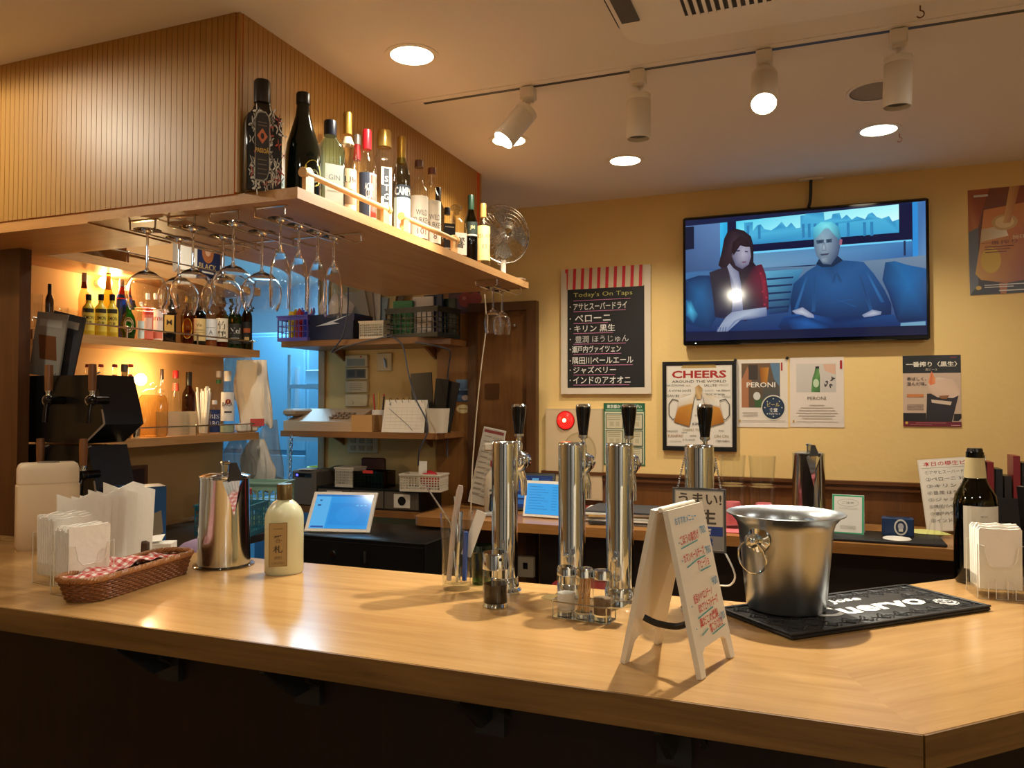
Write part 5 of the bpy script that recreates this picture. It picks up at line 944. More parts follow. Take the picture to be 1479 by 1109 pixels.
# ---- wine bottle and right napkin stand
wp_ = onZ(1407, 846, 1.0); wc = Vector((wp_.x+.012, wp_.y+.045, ZT)); Hh = onY(1407, 647, wc.y).z-ZT
OLG = glass('wine_glass_green', (96, 104, 36), ior=1.6)
bottle('dark wine bottle with a blank pale label beside the right napkins', wc, .0475, Hh, 'wine', OLG, (14, 13, 13), .93, (.12, .58, 1.9, flat('cfc8b6', ('MON', .16, .03, '8a8474'))), ((12, 12, 8), .60), turn=22, neck=(.78, .93, (196, 178, 130)), name='wine_bottle', capr=.0175)
def napkins(label, p, rz, W, D, H, n, seed, flare=.1):
    t = thing('napkin_stand', label, 'napkin holder', p, rz); rnd = random.Random(seed); A = .003
    obj('front_plate', MB().prism([(-W/2, 0), (-W*.28, 0), (-W*.28, H*.22), (-W*.12, H*.26), (-W*.12, 0), (W*.12, 0), (W*.12, H*.26), (W*.28, H*.22), (W*.28, 0), (W/2, 0), (W/2, H*.72), (W*.36, H*.7), (W*.30, H*.5), (W*.2, H*.42), (-W*.2, H*.42), (-W*.30, H*.5), (-W*.36, H*.7), (-W/2, H*.72)], 0, A, Matrix(((1, 0, 0, 0), (0, 0, 1, -D/2), (0, 1, 0, 0), (0, 0, 0, 1)))), ACR, t)
    obj('rear_plate', MB().box(-W/2, W/2, D/2-A, D/2, 0, H*.72), ACR, t); obj('tray', MB().box(-W/2, W/2, -D/2+A, D/2-A, .018, .021), ACR, t)
    ol = [(-W/2, 0), (-W*.28, 0), (-W*.28, H*.22), (-W*.12, H*.26), (-W*.12, 0), (W*.12, 0), (W*.12, H*.26), (W*.28, H*.22), (W*.28, 0), (W/2, 0), (W/2, H*.72), (W*.36, H*.7), (W*.30, H*.5), (W*.2, H*.42), (-W*.2, H*.42), (-W*.30, H*.5), (-W*.36, H*.7), (-W/2, H*.72)]
    obj('polished_edge', MB().tube([(x, -D/2-.0006, z+.0012) for x, z in ol], .0011, 5, closed=True), mat('acrylic_edge', (236, 230, 214), .2), t); obj('polished_edge', MB().tube([(-W/2, D/2+.0006, .001), (-W/2, D/2+.0006, H*.72), (W/2, D/2+.0006, H*.72), (W/2, D/2+.0006, .001)], .0011, 5), MATS['acrylic_edge'], t)
    for s in (-1, 1): obj('side_post', MB().box(s*W/2-A/2, s*W/2+A/2, -D/2+A, D/2-A, 0, .05), ACR, t)
    for k in range(n):
        y = -D/2+.006+(D-.012)*(k+.5)/n; hh = H*(.93+.07*rnd.random()); wd = W*.88; a_ = rnd.uniform(-.05, .05)
        f = MB(); P_ = [(-wd/2, .0215), (wd/2, .0215), (wd/2*(1+flare*.15), hh*.97+rnd.uniform(-.004, .004)), (wd/2*.93, hh), (wd*.2, hh*.985), (0, hh+rnd.uniform(-.003, .003)), (-wd*.25, hh*.985), (-wd/2*.93, hh), (-wd/2*(1+flare*.15), hh*.97)]
        th = (D-.012)/n*.36; f.prism(P_, -th, th, Matrix(((1, 0, 0, 0), (0, 0, 1, y), (0, 1, 0, 0), (0, 0, 0, 1)))); o_ = obj('napkin', f, NAP, t)
    return t
NAP = mat('napkin_paper', (240, 234, 222), .85, bump=.3, bscale=50)
pz = onC(1437, 866); napkins('acrylic stand of folded white napkins beside the wine bottle', (pz.x+.01, pz.y+.045, ZT), facecam(pz, 16), .095, .085, .165, 9, 1)
t = thing('menu_rack', 'dark holder of black wrapped cutlery and menus at the far right', 'holder', (.50, 2.23, ZT), .6); obj('box', MB().box(-.07, .07, -.05, .05, 0, .10), mat('holder_black', (20, 16, 15), .4), t)
for k in range(7):
    x = -.055+k*.018; m = MB().box(x, x+.012, -.03+.01*(k % 2), -.0+.01*(k % 2), .012, .24+.02*(k % 3)); o_ = obj('chopstick_sleeve', m, mat('sleeve_%d' % (k % 3), [(22, 20, 20), (30, 24, 22), (110, 24, 28)][k % 3], .4), t); o_.rotation_euler = (0, math.radians(-6+3*k), 0)
tag(obj('dried_flower', MB().sphere((0, 0, .03), .03, 10).sphere((.02, .01, .06), .018, 8).sphere((-.015, 0, .055), .016, 8), mat('dry_orange', (150, 84, 36), .8, bump=1, bscale=60), None, (.505, 2.30, ZT+.262)), 'dry orange-brown flower head above the far right menus', 'flower') if False else None
# ---- soy sauce bottle
sp_ = onC(714, 879); sc_ = Vector((sp_.x-.006, sp_.y+.02, ZT)); s_ = dep(sc_)/F; R = 18.5*s_; Hh = onY(714, 797, sc_.y).z-ZT
t = thing('soy_sauce_bottle', 'small glass soy sauce bottle with a chrome cap', 'bottle', sc_); obj('glass_body', MB().lathe([(0, 0), (R*.97, 0), (R, .004), (R, Hh*.68), (R*.97, Hh*.70)], 32), GLT, t); obj('thick_base', MB().lathe([(0, .001), (R*.93, .001), (R*.93, .009), (0, .009)], 28), mat('glass_solid', (235, 240, 236), .02, trans=1), t)
obj('sauce', MB().lathe([(0, .0095), (R*.93, .0095), (R*.93, Hh*.42), (0, Hh*.42)], 28), mat('soy', (24, 10, 5), .1), t); obj('cap', MB().lathe([(R*.98, Hh*.70), (R*1.02, Hh*.70), (R*1.02, Hh*.97), (R*.96, Hh), (0, Hh)], 32), CHROME, t); obj('pour_hole', MB().sphere((R*.72, -R*.72, Hh*.9), .0035, 8), BLACK, t)
# ---- condiment caddy
cf = onC(845, 903); cd = Vector((cf.x-.015, cf.y+.045, ZT)); s_ = dep(cd)/F; cr_ = math.radians(-6); t = thing('condiment_caddy', 'chrome tray caddy holding three condiment jars', 'caddy', cd, cr_); W, D = .122, .052
obj('tray', MB().prism(rrect(-W/2, W/2, -D/2, D/2, .01), 0, .0025), CHROME, t)
lo = MB().tube([(x, y, .034) for x, y in rrect(-W/2-.002, W/2+.002, -D/2-.002, D/2+.002, .012)], .0018, 6, closed=True); obj('guard_wire', lo, CHROME, t)
for s in (-1, 1): obj('wing', MB().prism([(s*W/2, -D/2), (s*(W/2+.026), -D/2+.008), (s*(W/2+.026), D/2-.008), (s*W/2, D/2)][::s], .034, .036), CHROME, t)
for x in (-W/2+.004, W/2-.004):
    for y in (-D/2, D/2): obj('leg', MB().cyl((x, y, 0), (x, y, .034), .0015, seg=6), CHROME, t)
for k, (dx_, nm, col, lv, lb) in enumerate(((-.039, 'salt_shaker', (236, 232, 224), .34, 'glass salt shaker in the caddy, left jar'), (0, 'toothpick_jar', None, 0, 'glass jar of wooden toothpicks in the middle of the caddy'), (.039, 'pepper_shaker', (120, 96, 70), .32, 'glass pepper shaker in the caddy, right jar'))):
    q_ = Vector((cd.x+dx_*math.cos(cr_), cd.y+dx_*math.sin(cr_), ZT+.0025)); j = thing(nm, lb, 'shaker' if k != 1 else 'jar', q_, 0, 'jars in the condiment caddy'); R, Hh = .0185, .098
    obj('glass_body', MB().lathe([(0, 0), (R*.98, 0), (R, .003), (R, Hh*.80), (R*.9, Hh*.84)], 28), GLT, j); obj('thick_base', MB().lathe([(0, .001), (R*.92, .001), (R*.92, .012), (0, .012)], 24), MATS['glass_solid'], j)
    obj('cap', MB().lathe([(R*.95, Hh*.82), (R*1.02, Hh*.83), (R*1.02, Hh*.95), (R*.9, Hh), (0, Hh*1.005)], 28), CHROME, j)
    if col: obj('filling', MB().lathe([(0, .0125), (R*.92, .0125), (R*.92, Hh*lv+.012), (0, Hh*lv+.014)], 24), mat(nm+'_fill', col, .9, bump=.6, bscale=400), j)
    else:
        rnd = random.Random(4)
        for i in range(26): a = rnd.random()*6.28; r1, r2 = R*.8*math.sqrt(rnd.random()), R*.8*math.sqrt(rnd.random()); obj('toothpick', MB().tube([(r1*math.cos(a), r1*math.sin(a), .013), (r2*math.cos(a+.5), r2*math.sin(a+.5), .078)], .0009, 4), PALEW, j)
# ---- glass of bar tools
gf = onC(658, 855); gc = Vector((gf.x-.012, gf.y+.03, ZT)); s_ = dep(gc)/F; R = 24*s_; Hg = onY(658, 740, gc.y).z-ZT
t = thing('tool_glass', 'tall clear glass holding bar spoons and tongs', 'glass', gc); obj('glass_wall', MB().lathe([(0, 0), (R*.80, 0), (R*.84, .01), (R, Hg), (R*.96, Hg), (R*.80, .016), (0, .014)], 36), GLT, t)
def tool(nm, lb, pts, r, m, cat='utensil'): return tag(obj(nm, MB().tube([gc+Vector(p) for p in pts], r, 8), m), lb, cat, 'bar tools in the tall glass')
tool('muddler', 'white muddler standing in the tool glass', [(-.020, .0, .018), (-.008, .005, Hg*.9), (.004, .008, Hg+.05), (.006, .009, Hg+.062)], [.006, .007, .0085, .006], mat('muddler_grey', (190, 176, 166), .4))
sp2 = [(.0, .0, .02)]+[(-.02-.075*k/12, .01+.012*k/12, Hg*.85+.085*k/12) for k in range(13)]; tool('bar_spoon', 'long twisted steel bar spoon leaning left out of the glass', sp2, .0022, CHROME)
tool('bar_spoon', 'short steel bar spoon upright in the tool glass', [(.004, .01, .018), (-.006, .014, Hg*.8), (-.014, .018, Hg+.035)], .002, CHROME)
tool('tongs', 'steel ice tongs resting in the tool glass', [(.005, -.006, .018), (.010, -.008, Hg*.6), (.014, -.006, Hg*1.02)], .0045, CHROME)
tool('peeler', 'blue-handled peeler in the tool glass', [(.018, .004, .02), (.022, .004, Hg*.75)], .006, mat('peeler_blue', (30, 80, 170), .4))
tag(obj('paper_slip', MB().box(-.012, .012, -.001, .001, 0, .11), PAPER, None, (gc.x+.018, gc.y+.012, ZT+.075)), 'white paper slip sticking out of the tool glass', 'paper').rotation_euler = (0, .35, .2)
g2c = onZ(690, 848, ZT); tag(obj('green_glass', MB().lathe([(0, 0), (.022, 0), (.028, .075), (.031, .078), (.029, .092), (.0275, .092), (.0205, .008), (0, .008)], 24), glass('green_tumbler', (150, 190, 150), ior=1.7), None, (g2c.x-.008, g2c.y+.04, ZT)), 'small green-tinted glass behind the tool glass', 'glass')
# ---- frosted sake bottle
sf = onC(402, 832); sc_ = Vector((sf.x-.01, sf.y+.035, ZT)); s_ = dep(sc_)/F; R = 27.5*s_; Hs_ = onY(402, 698, sc_.y).z-ZT
t = thing('sake_bottle', 'frosted pale yellow shochu bottle with a tan label and gold cap', 'bottle', sc_, facecam(sc_, 8))
FR = glass('frosted', (232, 232, 196), .3, 1.45, body=.78); obj('glass_body', MB().lathe([(0, 0), (R*.9, 0), (R, .006), (R, Hs_*.62), (R*.97, Hs_*.67), (R*.85, Hs_*.73), (R*.6, Hs_*.79), (R*.38, Hs_*.825), (R*.36, Hs_*.85)], 32, sy=.8), FR, t)
obj('liquid', MB().lathe([(0, .005), (R*.92, .006), (R*.92, Hs_*.55), (0, Hs_*.55)], 28, sy=.8), mat('sake_liquid', (224, 218, 156), .3), t); obj('cap', MB().lathe([(R*.36, Hs_*.825), (R*.40, Hs_*.83), (R*.40, Hs_*.99), (R*.37, Hs_), (0, Hs_)], 24), mat('cap_gold_dark', (112, 94, 58), .35, .7), t)
q = PR(R*.92, Hs_*.48); q.rect(0, 0, 1, 1, '8a7040'); q.rect(.06, .02, .94, .98, '9c8250')
for tx, y in (('一', .14), ('番', .37), ('札', .60)): q.txt(tx, .5, y, .17 if tx != '一' else .05, '2c2014', wide=.5, bold=.015)
q.txt('焼酎', .5, .80, .08, '6a5630'); q.txt('CANTEN', .5, .92, .05, '6a5630'); q.build('label', PRINT, t, (-R*.42, -R*.8, Hs_*.11), (0, 0, math.radians(-8)))
# ---- steel pitchers
def pitcher(lb, p, R, H, rz, base=True, spout=1):
    t = thing('steel_pitcher', lb, 'pitcher', p, rz); obj('body', MB().lathe([(0, 0), (R*1.0, 0), (R, .01), (R*.93, H*.97), (R*.95, H*.98), (R*.95, H), (R*.9, H)], 44), mat('pitcher_steel', (196, 202, 206), .14, 1), t)
    obj('lid', MB().lathe([(R*.96, H), (R*.97, H+.004), (R*.7, H+.010), (R*.2, H+.012), (0, H+.012)], 44), CHROME, t)
    k = obj('thumb_lever', MB().box(-.007, .007, -.006, .006, H+.01, H+.04, bev=.003).box(-.012, .012, -.012, .004, H+.032, H+.042, bev=.003), CHROME, t)
    sp = MB(); r1 = R*.94; sp.add([(-R*.42, -r1*.9, H*.97), (R*.42, -r1*.9, H*.97), (0, -R*1.5, H*.99), (0, -r1*1.0, H*.55), (-R*.2, -R*1.05, H*.98), (R*.2, -R*1.05, H*.98)], [(0, 3, 2), (3, 1, 2), (0, 2, 4), (2, 1, 5)]); obj('spout', sp, CHROME, t, ang=10); obj('spout_cover', MB().prism([(-R*.3, 0), (R*.3, 0), (R*.12, .05), (-R*.12, .05)], -.004, .004, Matrix.Translation((0, -R*1.1, H*.97)) @ Matrix.Rotation(math.radians(68), 4, 'X')), mat('spout_dark', (56, 52, 48), .3, .6), t)
    obj('handle', MB().tube(smoothp([(0, R*.9, H*.9), (0, R*1.5, H*.88), (0, R*1.6, H*.6), (0, R*1.3, H*.25), (0, R*.97, H*.2)]), .009, 10), BLACK, t); obj('badge', MB().box(-.014, .014, -R*.99, -R*.95, H*.3, H*.34), mat('badge_teal', (60, 120, 150), .4), t) if False else None
    return t
pf_ = onC(312, 824); pc = Vector((pf_.x-.03, pf_.y+.062, ZT)); s_ = dep(pc)/F; Hp = onY(310, 688, pc.y).z-ZT
pst = tag(obj('pitcher_coaster', MB().lathe([(0, 0), (.078, 0), (.078, .004), (.07, .006), (0, .006)], 36), ACR, None, (pc.x, pc.y, ZT)), 'round clear acrylic coaster under the steel pitcher', 'coaster')
pitcher('polished steel water pitcher behind the wicker basket', Vector((pc.x, pc.y, ZT+.006)), 36.5*s_, Hp-.006, facecam(pc, 22))
# ---- wicker basket with a gingham cloth
bl, br_, tr_, tl_ = onC(98, 866), onC(150, 870), onC(286, 822), onC(240, 800)
ax_ = (onC(284, 824)-onC(140, 871)); bl_ = ax_.length; ang = math.atan2(ax_.y, ax_.x); nrm = Vector((-math.sin(ang), math.cos(ang), 0)); Wb = .105; Lb = bl_+.03; cen = (onC(284, 824)+onC(140, 871))/2+nrm*(Wb/2-.004)-ax_.normalized()*.012; Hb = .050
wk = thing('wicker_basket', 'long brown wicker basket lined with red gingham cloth', 'basket', (cen.x, cen.y, ZT), ang); WK = mat('wicker', (128, 78, 42), .5, vary=.25, vscale=60); WKL = mat('wicker_rim', (164, 108, 60), .45, vary=.2, vscale=60)
def ringpt(s, k=1.0, z=0): # stadium-ish rounded rectangle walked by fraction s
    R0 = .045; a, b = Lb/2*k, Wb/2*k; st = [(a-R0)*2, PI*R0/2, (b-R0)*2, PI*R0/2]*2; tot = sum(st); d = (s % 1)*tot; cs = [(-(a-R0), -b, 1, 0), (a-R0, -(b-R0), -90, 1), (a, -(b-R0), 1, 2), (a-R0, b-R0, 0, 1), (a-R0, b, 1, 3), (-(a-R0), b-R0, 90, 1), (-a, b-R0, 1, 4), (-(a-R0), -(b-R0), 180, 1)]
    for L, (x, y, q, kd) in zip(st, cs):
        if d <= L:
            if kd == 0: return Vector((x+d, y, z))
            if kd == 2: return Vector((x, y+d, z))
            if kd == 3: return Vector((x-d, y, z))
            if kd == 4: return Vector((x, y-d, z))
            g = math.radians(q)+d/R0; return Vector((x+R0*math.cos(g), y+R0*math.sin(g), z))
        d -= L
    return Vector((cs[0][0], cs[0][1], z))
nst = 40; wv = MB()
for r_ in range(9):
    z = .004+r_*.0052; k = .90+.10*z/Hb; pts = []
    for i in range(nst*4):
        s = i/(nst*4); p0 = ringpt(s, k, z); p1 = ringpt(s+.001, k, z); tdir = (p1-p0).normalized(); n2 = Vector((tdir.y, -tdir.x, 0)); pts.append(p0+n2*.0022*math.sin(PI/2*i+(PI if r_ % 2 else 0)))
    wv.tube(pts, .0026, 5, closed=True)
w1 = obj('weave', wv, WK, wk); w1['kind'] = 'stuff'
stk = MB()
for i in range(nst): stk.tube([ringpt((i+.5)/nst*1.0, .90, .002), ringpt((i+.5)/nst, 1.0, Hb)], .0022, 5)
w2 = obj('stakes', stk, WK, wk); w2['kind'] = 'stuff'
for ph in range(3):
    pts = []
    for i in range(300): s = i/300; p0 = ringpt(s, 1.0, Hb); p1 = ringpt(s+.001, 1.0, Hb); td = (p1-p0).normalized(); n2 = Vector((td.y, -td.x, 0)); g = 2*PI*s*44+ph*2.1; pts.append(p0+n2*.004*math.cos(g)+Vector((0, 0, .004*math.sin(g))))
    obj('rim_strand', MB().tube(pts, .0036, 5, closed=True), WKL, wk)
obj('bottom', MB().prism([tuple(ringpt(i/48, .88, 0)[:2]) for i in range(48)], 0, .004), WK, wk)
def gingham():
    m = bpy.data.materials.new('red_gingham'); m.use_nodes = True; n = m.node_tree; N = n.nodes.new; L = n.links.new; b = n.nodes['Principled BSDF']; b.inputs['Roughness'].default_value = .85
    tc = N('ShaderNodeTexCoord'); sx = N('ShaderNodeSeparateXYZ'); L(tc.outputs['Object'], sx.inputs[0]); outs = []
    for ax in (0, 1):
        a = N('ShaderNodeMath'); a.operation = 'MULTIPLY'; a.inputs[1].default_value = 62; L(sx.outputs[ax], a.inputs[0]); f = N('ShaderNodeMath'); f.operation = 'FRACT'; L(a.outputs[0], f.inputs[0]); g = N('ShaderNodeMath'); g.operation = 'GREATER_THAN'; g.inputs[1].default_value = .5; L(f.outputs[0], g.inputs[0]); outs.append(g)
    s = N('ShaderNodeMath'); s.operation = 'ADD'; L(outs[0].outputs[0], s.inputs[0]); L(outs[1].outputs[0], s.inputs[1]); h = N('ShaderNodeMath'); h.operation = 'MULTIPLY'; h.inputs[1].default_value = .5; L(s.outputs[0], h.inputs[0])
    r = N('ShaderNodeValToRGB'); r.color_ramp.interpolation = 'CONSTANT'; e = r.color_ramp.elements; e[0].color = C('f0e4da'); e[1].position = .4; e[1].color = C('d88a84'); x = e.new(.9); x.color = C('c2443e'); L(h.outputs[0], r.inputs[0]); L(r.outputs[0], b.inputs['Base Color']); return m
cl = MB(); nx, ny = 40, 12; vs = []; fs = []
for i in range(nx+1):
    for j in range(ny+1):
        x, y = (i/nx-.5)*(Lb-.05), (j/ny-.5)*(Wb-.022); vs.append((x, y, .042+.008*math.sin(x*38)*math.cos(y*40)+.016*math.exp(-((x+.01)/.07)**2)+.01*(abs(y)/(Wb/2))**2+.004*math.sin(x*90+y*70)))
for i in range(nx):
    for j in range(ny): fs.append((i*(ny+1)+j, (i+1)*(ny+1)+j, (i+1)*(ny+1)+j+1, i*(ny+1)+j+1))
obj('lining_cloth', cl.add(vs, fs), gingham(), wk, ang=80)
# ---- left napkin stands, white bin, envelopes
p = onC(62, 851); napkins('acrylic stand of folded white napkins at the left end of the bar', (p.x-.035, p.y+.085, ZT), facecam(p, 28), .105, .09, .165, 8, 3, .3)
p = onC(112, 866); napkins('acrylic stand of white napkins touching the wicker basket', (p.x-.06, p.y+.062, ZT), facecam(p, 30), .105, .07, .155, 7, 6, .3)
t = thing('napkin_pack', 'loose bundle of fanned white paper napkins behind the stands', 'napkins', (onC(138, 822).x-.02, onC(138, 822).y+.06, ZT), facecam(onC(150, 822), 24)); rnd = random.Random(9)
for k in range(9):
    wd, hh = .085+.02*rnd.random(), .185+.03*rnd.random(); m = MB().prism([(-wd/2, 0), (wd/2, 0), (wd*.62, hh*.95), (wd*.3, hh), (-.01, hh*.93), (-wd*.55, hh*1.02)], -.002, .002, Matrix(((1, 0, 0, 0), (0, 0, 1, 0), (0, 1, 0, 0), (0, 0, 0, 1)))); o_ = obj('napkin', m, NAP, t, (-.09+k*.022, -.03+.0075*k, .0)); o_.rotation_euler = (math.radians(-1), 0, math.radians(rnd.uniform(-10, 10)))
p = onC(50, 795); wbx = Vector((p.x-.02, p.y+.055, ZT)); s_ = dep(wbx)/F; W = 80*s_; Hh = onY(50, 667, wbx.y).z-ZT; t = thing('white_canister', 'tall white plastic canister with a grip lid at the left end of the bar', 'canister', wbx, facecam(wbx, 4))
CAN = mat('canister_cream', (216, 190, 152), .5); obj('body', MB().lathe([(0, 0), (W*.47, 0), (W*.5, .01), (W*.5, Hh*.74), (W*.48, Hh*.755), (W*.48, Hh*.77)], 48, n=5, sy=.6), CAN, t); obj('lid', MB().lathe([(W*.485, Hh*.77), (W*.485, Hh*.93), (W*.46, Hh*.98), (W*.42, Hh), (0, Hh)], 48, n=5, sy=.6), mat('canister_lid', (226, 204, 172), .4), t); obj('grip', MB().lathe([(0, 0), (.03, 0), (.026, .004), (0, .005)], 20, Matrix.Translation((0, -.01, Hh)), sy=.5), mat('grip_dark', (120, 104, 84), .5), t)
t = thing('envelope_stack', 'white box with folded papers behind the wicker basket', 'papers', (onC(215, 802).x-.02, onC(215, 802).y+.03, ZT), .5); obj('box', MB().box(-.035, .06, -.03, .03, 0, .03), PAPER, t); o_ = obj('sheet', MB().box(-.05, .05, -.03, .03, 0, .002), PAPER, t, (-.02, .0, .036)); o_.rotation_euler = (.15, -.12, .1)
kbox('brown_pouch', 'dark brown leather pouch between the napkins and the basket', 'pouch', onC(200, 808).x-.03, onC(200, 808).y+.03, ZT, .05, .03, .045, (70, 44, 24), .4)
# ================================================================ back wall: television, boards and posters
YT_ = YW-.055; a, b = onY(986, 313, YT_), onY(1344, 491, YT_); ztop = (onY(986, 313, YT_).z+onY(1344, 286, YT_).z)/2; zbot = (onY(988, 497, YT_).z+onY(1344, 493, YT_).z)/2
W, H = b.x-a.x, ztop-zbot; tv = thing('television', 'wall-mounted flat television showing a man and a woman on a sofa', 'television', ((a.x+b.x)/2, YT_, zbot))
obj('housing', MB().box(-W/2, W/2, 0, .04, 0, H, bev=.006), BLACKG, tv); obj('wall_mount', MB().box(-.2, .2, .04, .055, H*.25, H*.75), BLACK, tv); obj('power_light', MB().box(-W/2+.055, -W/2+.06, -.0015, 0, .008, .012), mat('led_white', (220, 255, 230), .5, emit=3), tv)
sw, sh = W*.974, H*.94; q = PR(sw, sh, eps=.00008)
def tp(x, y):  # the photograph's view of the screen, straightened to the sheet
    u = (x-107)/(1336-107); top = 312+(250-312)*u; bot = 918+(900-918)*u; return (u, (y-top)/(bot-top))
def TP(pts, col): q.poly([tp(*p) for p in pts], col)
def TB(c, pts, ci, co):  # a patch shaded from its middle to its outline
    P = [tp(*p) for p in pts]; a_ = sum((m[0]*n[1]-n[0]*m[1]) for m, n in zip(P, P[1:]+P[:1])); co = co if isinstance(co, list) else [co]*len(P)
    if a_ > 0: P = P[::-1]; co = co[::-1]
    n = len(P); q.put([tp(*c)]+P, [(0, 1+i, 1+(i+1) % n) for i in range(n)], [ci]+(co*n)[:n])
q.rect(0, 0, 1, 1, ['101c40', '0a1448'])
TP([(107, 340), (340, 325), (340, 590), (107, 590)], ['4a6a9a', '5a80b0', '3a5a88', '304a78']); TP([(107, 345), (155, 342), (155, 455), (107, 460)], '0c1834'); TP([(300, 328), (340, 325), (340, 500), (300, 520)], ['38b8e8', '2aa0d8'])
TP([(340, 325), (1275, 262), (1275, 440), (480, 480), (340, 485)], '081238'); TP([(388, 322), (1212, 262), (1212, 400), (470, 440), (388, 420)], ['a8f0f4', 'e0fcf8', '9aeef4', '50c8e8'])
sk = [(388, 400), (432, 396), (432, 330), (478, 328), (478, 372), (500, 345), (520, 340), (540, 365), (575, 372), (605, 355), (630, 330), (655, 360), (680, 336), (705, 365), (728, 362), (728, 304), (752, 300), (755, 294), (846, 290), (850, 330), (885, 320), (890, 300), (925, 295), (935, 325), (960, 305), (985, 330), (1010, 315), (1050, 330), (1065, 305), (1085, 298), (1105, 320), (1130, 330), (1165, 318), (1180, 345), (1212, 335), (1212, 400), (470, 440), (388, 420)]
TP(sk, ['3a9ccc', '2c88bc', '48acd4'])
for x in (445, 505, 735, 765, 795, 825, 905, 960, 1040, 1075): TP([(x, 345), (x+14, 344), (x+14, 412), (x, 414)], ['2474a8', '2c80b4'])
TP([(480, 480), (1275, 440), (1275, 530), (480, 560)], ['5a8ab0', '3a78b0', '2a5c98', '6a94b4']); TP([(480, 476), (1270, 436), (1270, 444), (480, 486)], '6cc8f0'); TP([(1275, 255), (1336, 250), (1336, 520), (1275, 525)], ['3a6aa8', '5a86b4', '48749c']); TP([(1275, 255), (1300, 254), (1300, 520), (1275, 525)], '2a88d0'); TP([(1232, 442), (1242, 441), (1242, 514), (1232, 515)], '1a2c50')
TP([(107, 575), (240, 560), (760, 555), (1336, 515), (1336, 870), (107, 870)], ['38689a', '1e4a80', '5a7896', '6c8298', '12306a', '102858'])       # sofa back
TP([(540, 575), (740, 568), (700, 640), (660, 780), (560, 790)], ['58a0c0', '3c84ac', '285c88', '0c2450', '123060'])                                   # patterned throw
for k in range(5): TP([(550, 610+k*36), (690-k*6, 604+k*36), (688-k*6, 612+k*36), (550, 620+k*36)], '0e2a54')
TB((190, 680), [(107, 610), (180, 590), (240, 590), (270, 660), (290, 780), (240, 860), (107, 830)], '1e5c90', '0c2c58'); TB((135, 760), [(107, 710), (140, 712), (180, 790), (150, 830), (107, 790)], '48b0d8', '123e70')
TB((1250, 660), [(1145, 545), (1190, 540), (1250, 560), (1336, 580), (1336, 830), (1200, 838), (1160, 700), (1130, 630)], '1a64a0', ['14406c', '1c5c90', '1a5c98', '165088', '0a2450', '081c44', '0c2e60', '103a68']); TP([(1215, 842), (1330, 835), (1330, 860), (1210, 862)], '6c9ab4')
# woman: long dark hair, dark maroon top, chin resting on a raised hand
TB((390, 420), [(340, 375), (380, 358), (430, 370), (468, 400), (482, 450), (480, 530), (505, 560), (440, 580), (330, 575), (290, 540), (310, 470), (322, 410)], '3a2c38', '1c121e')
TB((400, 660), [(240, 575), (330, 548), (470, 552), (520, 540), (545, 590), (560, 690), (558, 765), (480, 775), (440, 822), (270, 800), (260, 700)], '20182a', ['2a2834', '2c2230', '241a28', '5a1a30', '701c34', '661a32', '4a1630', '1a1434', '101238', '141638', '1c1a30'])
TB((535, 650), [(498, 545), (525, 541), (545, 590), (560, 690), (558, 765), (532, 758), (518, 640)], '8a2038', '4a162c')
for x, y in ((515, 580), (535, 620), (525, 670), (545, 700), (535, 735)): TP([(x, y), (x+9, y+2), (x+7, y+12), (x-2, y+9)], '9c2a40')
TB((425, 490), [(372, 425), (400, 412), (435, 420), (462, 455), (468, 500), (455, 540), (420, 562), (385, 545), (365, 500)], 'a8a4b4', ['5a5872', '7a7890', '9090a6', '8c8aa0', '7c7a94', '6c6a86', '585872', '5a5a76', '565672'])
TB((420, 430), [(372, 425), (410, 398), (440, 408), (472, 452), (440, 452), (404, 442), (374, 492), (362, 470)], '2c1e28', '20141e'); TP([(388, 468), (408, 466), (408, 473), (390, 475)], '30304c'); TP([(434, 471), (452, 473), (450, 479), (436, 478)], '30304c'); TP([(417, 525), (444, 523), (438, 531), (422, 532)], '6a4a62')
TB((390, 660), [(348, 575), (338, 548), (352, 532), (372, 556), (400, 575), (414, 640), (418, 700), (424, 772), (362, 780), (368, 690), (356, 620)], '9298ae', ['6a6c84', '8a8ca0', '8a8ca0', '7c8098', '6a7090', '5c6488', '56608a', '4a5684', '3c4670', '505a80', '5c6080'])
TB((440, 790), [(362, 776), (470, 762), (548, 754), (550, 798), (470, 812), (376, 820), (340, 860), (330, 880), (275, 880), (300, 840), (330, 800)], 'a2aec2', ['7c88a6', '98a4ba', '8494b0', '4a5884', '4a5884', '56648c', '5c6a90', '66749a', '76849f', '8a96ae', '808ca8'])
for k in range(4): TP([(286+k*14, 850), (291+k*14, 848), (280+k*16, 880), (275+k*16, 880)], '4a5a84')
# man: short pale hair, blue sweater, hands resting on his knees
TB((900, 660), [(672, 730), (690, 640), (760, 580), (815, 548), (880, 560), (935, 530), (1040, 540), (1090, 600), (1140, 680), (1172, 750), (1170, 800), (1080, 810), (900, 825), (680, 800)], '20548c', ['0c2a54', '143e6c', '1c4c7e', '1c4a7a', '163e6c', '1c4a7c', '1e5086', '1a4a80', '123c6c', '0c2a58', '0a2048', '0c2650', '0c2654', '0a1e44'])
for a_, b_, c_ in (((760, 600), (700, 770), '2a6298'), ((800, 590), (790, 780), '16406e'), ((905, 580), (890, 640), '163c68'), ((905, 580), (930, 640), '163c68'), ((1050, 580), (1130, 740), '2c68a4'), ((1020, 600), (1075, 780), '123460'), ((850, 700), (1000, 760), '1a4880'), ((860, 740), (1010, 720), '265c96')): TB(((a_[0]+b_[0])/2, (a_[1]+b_[1])/2), [(a_[0]-7, a_[1]), (a_[0]+7, a_[1]), (b_[0]+9, b_[1]), (b_[0]-9, b_[1])], c_, '1c4c80')
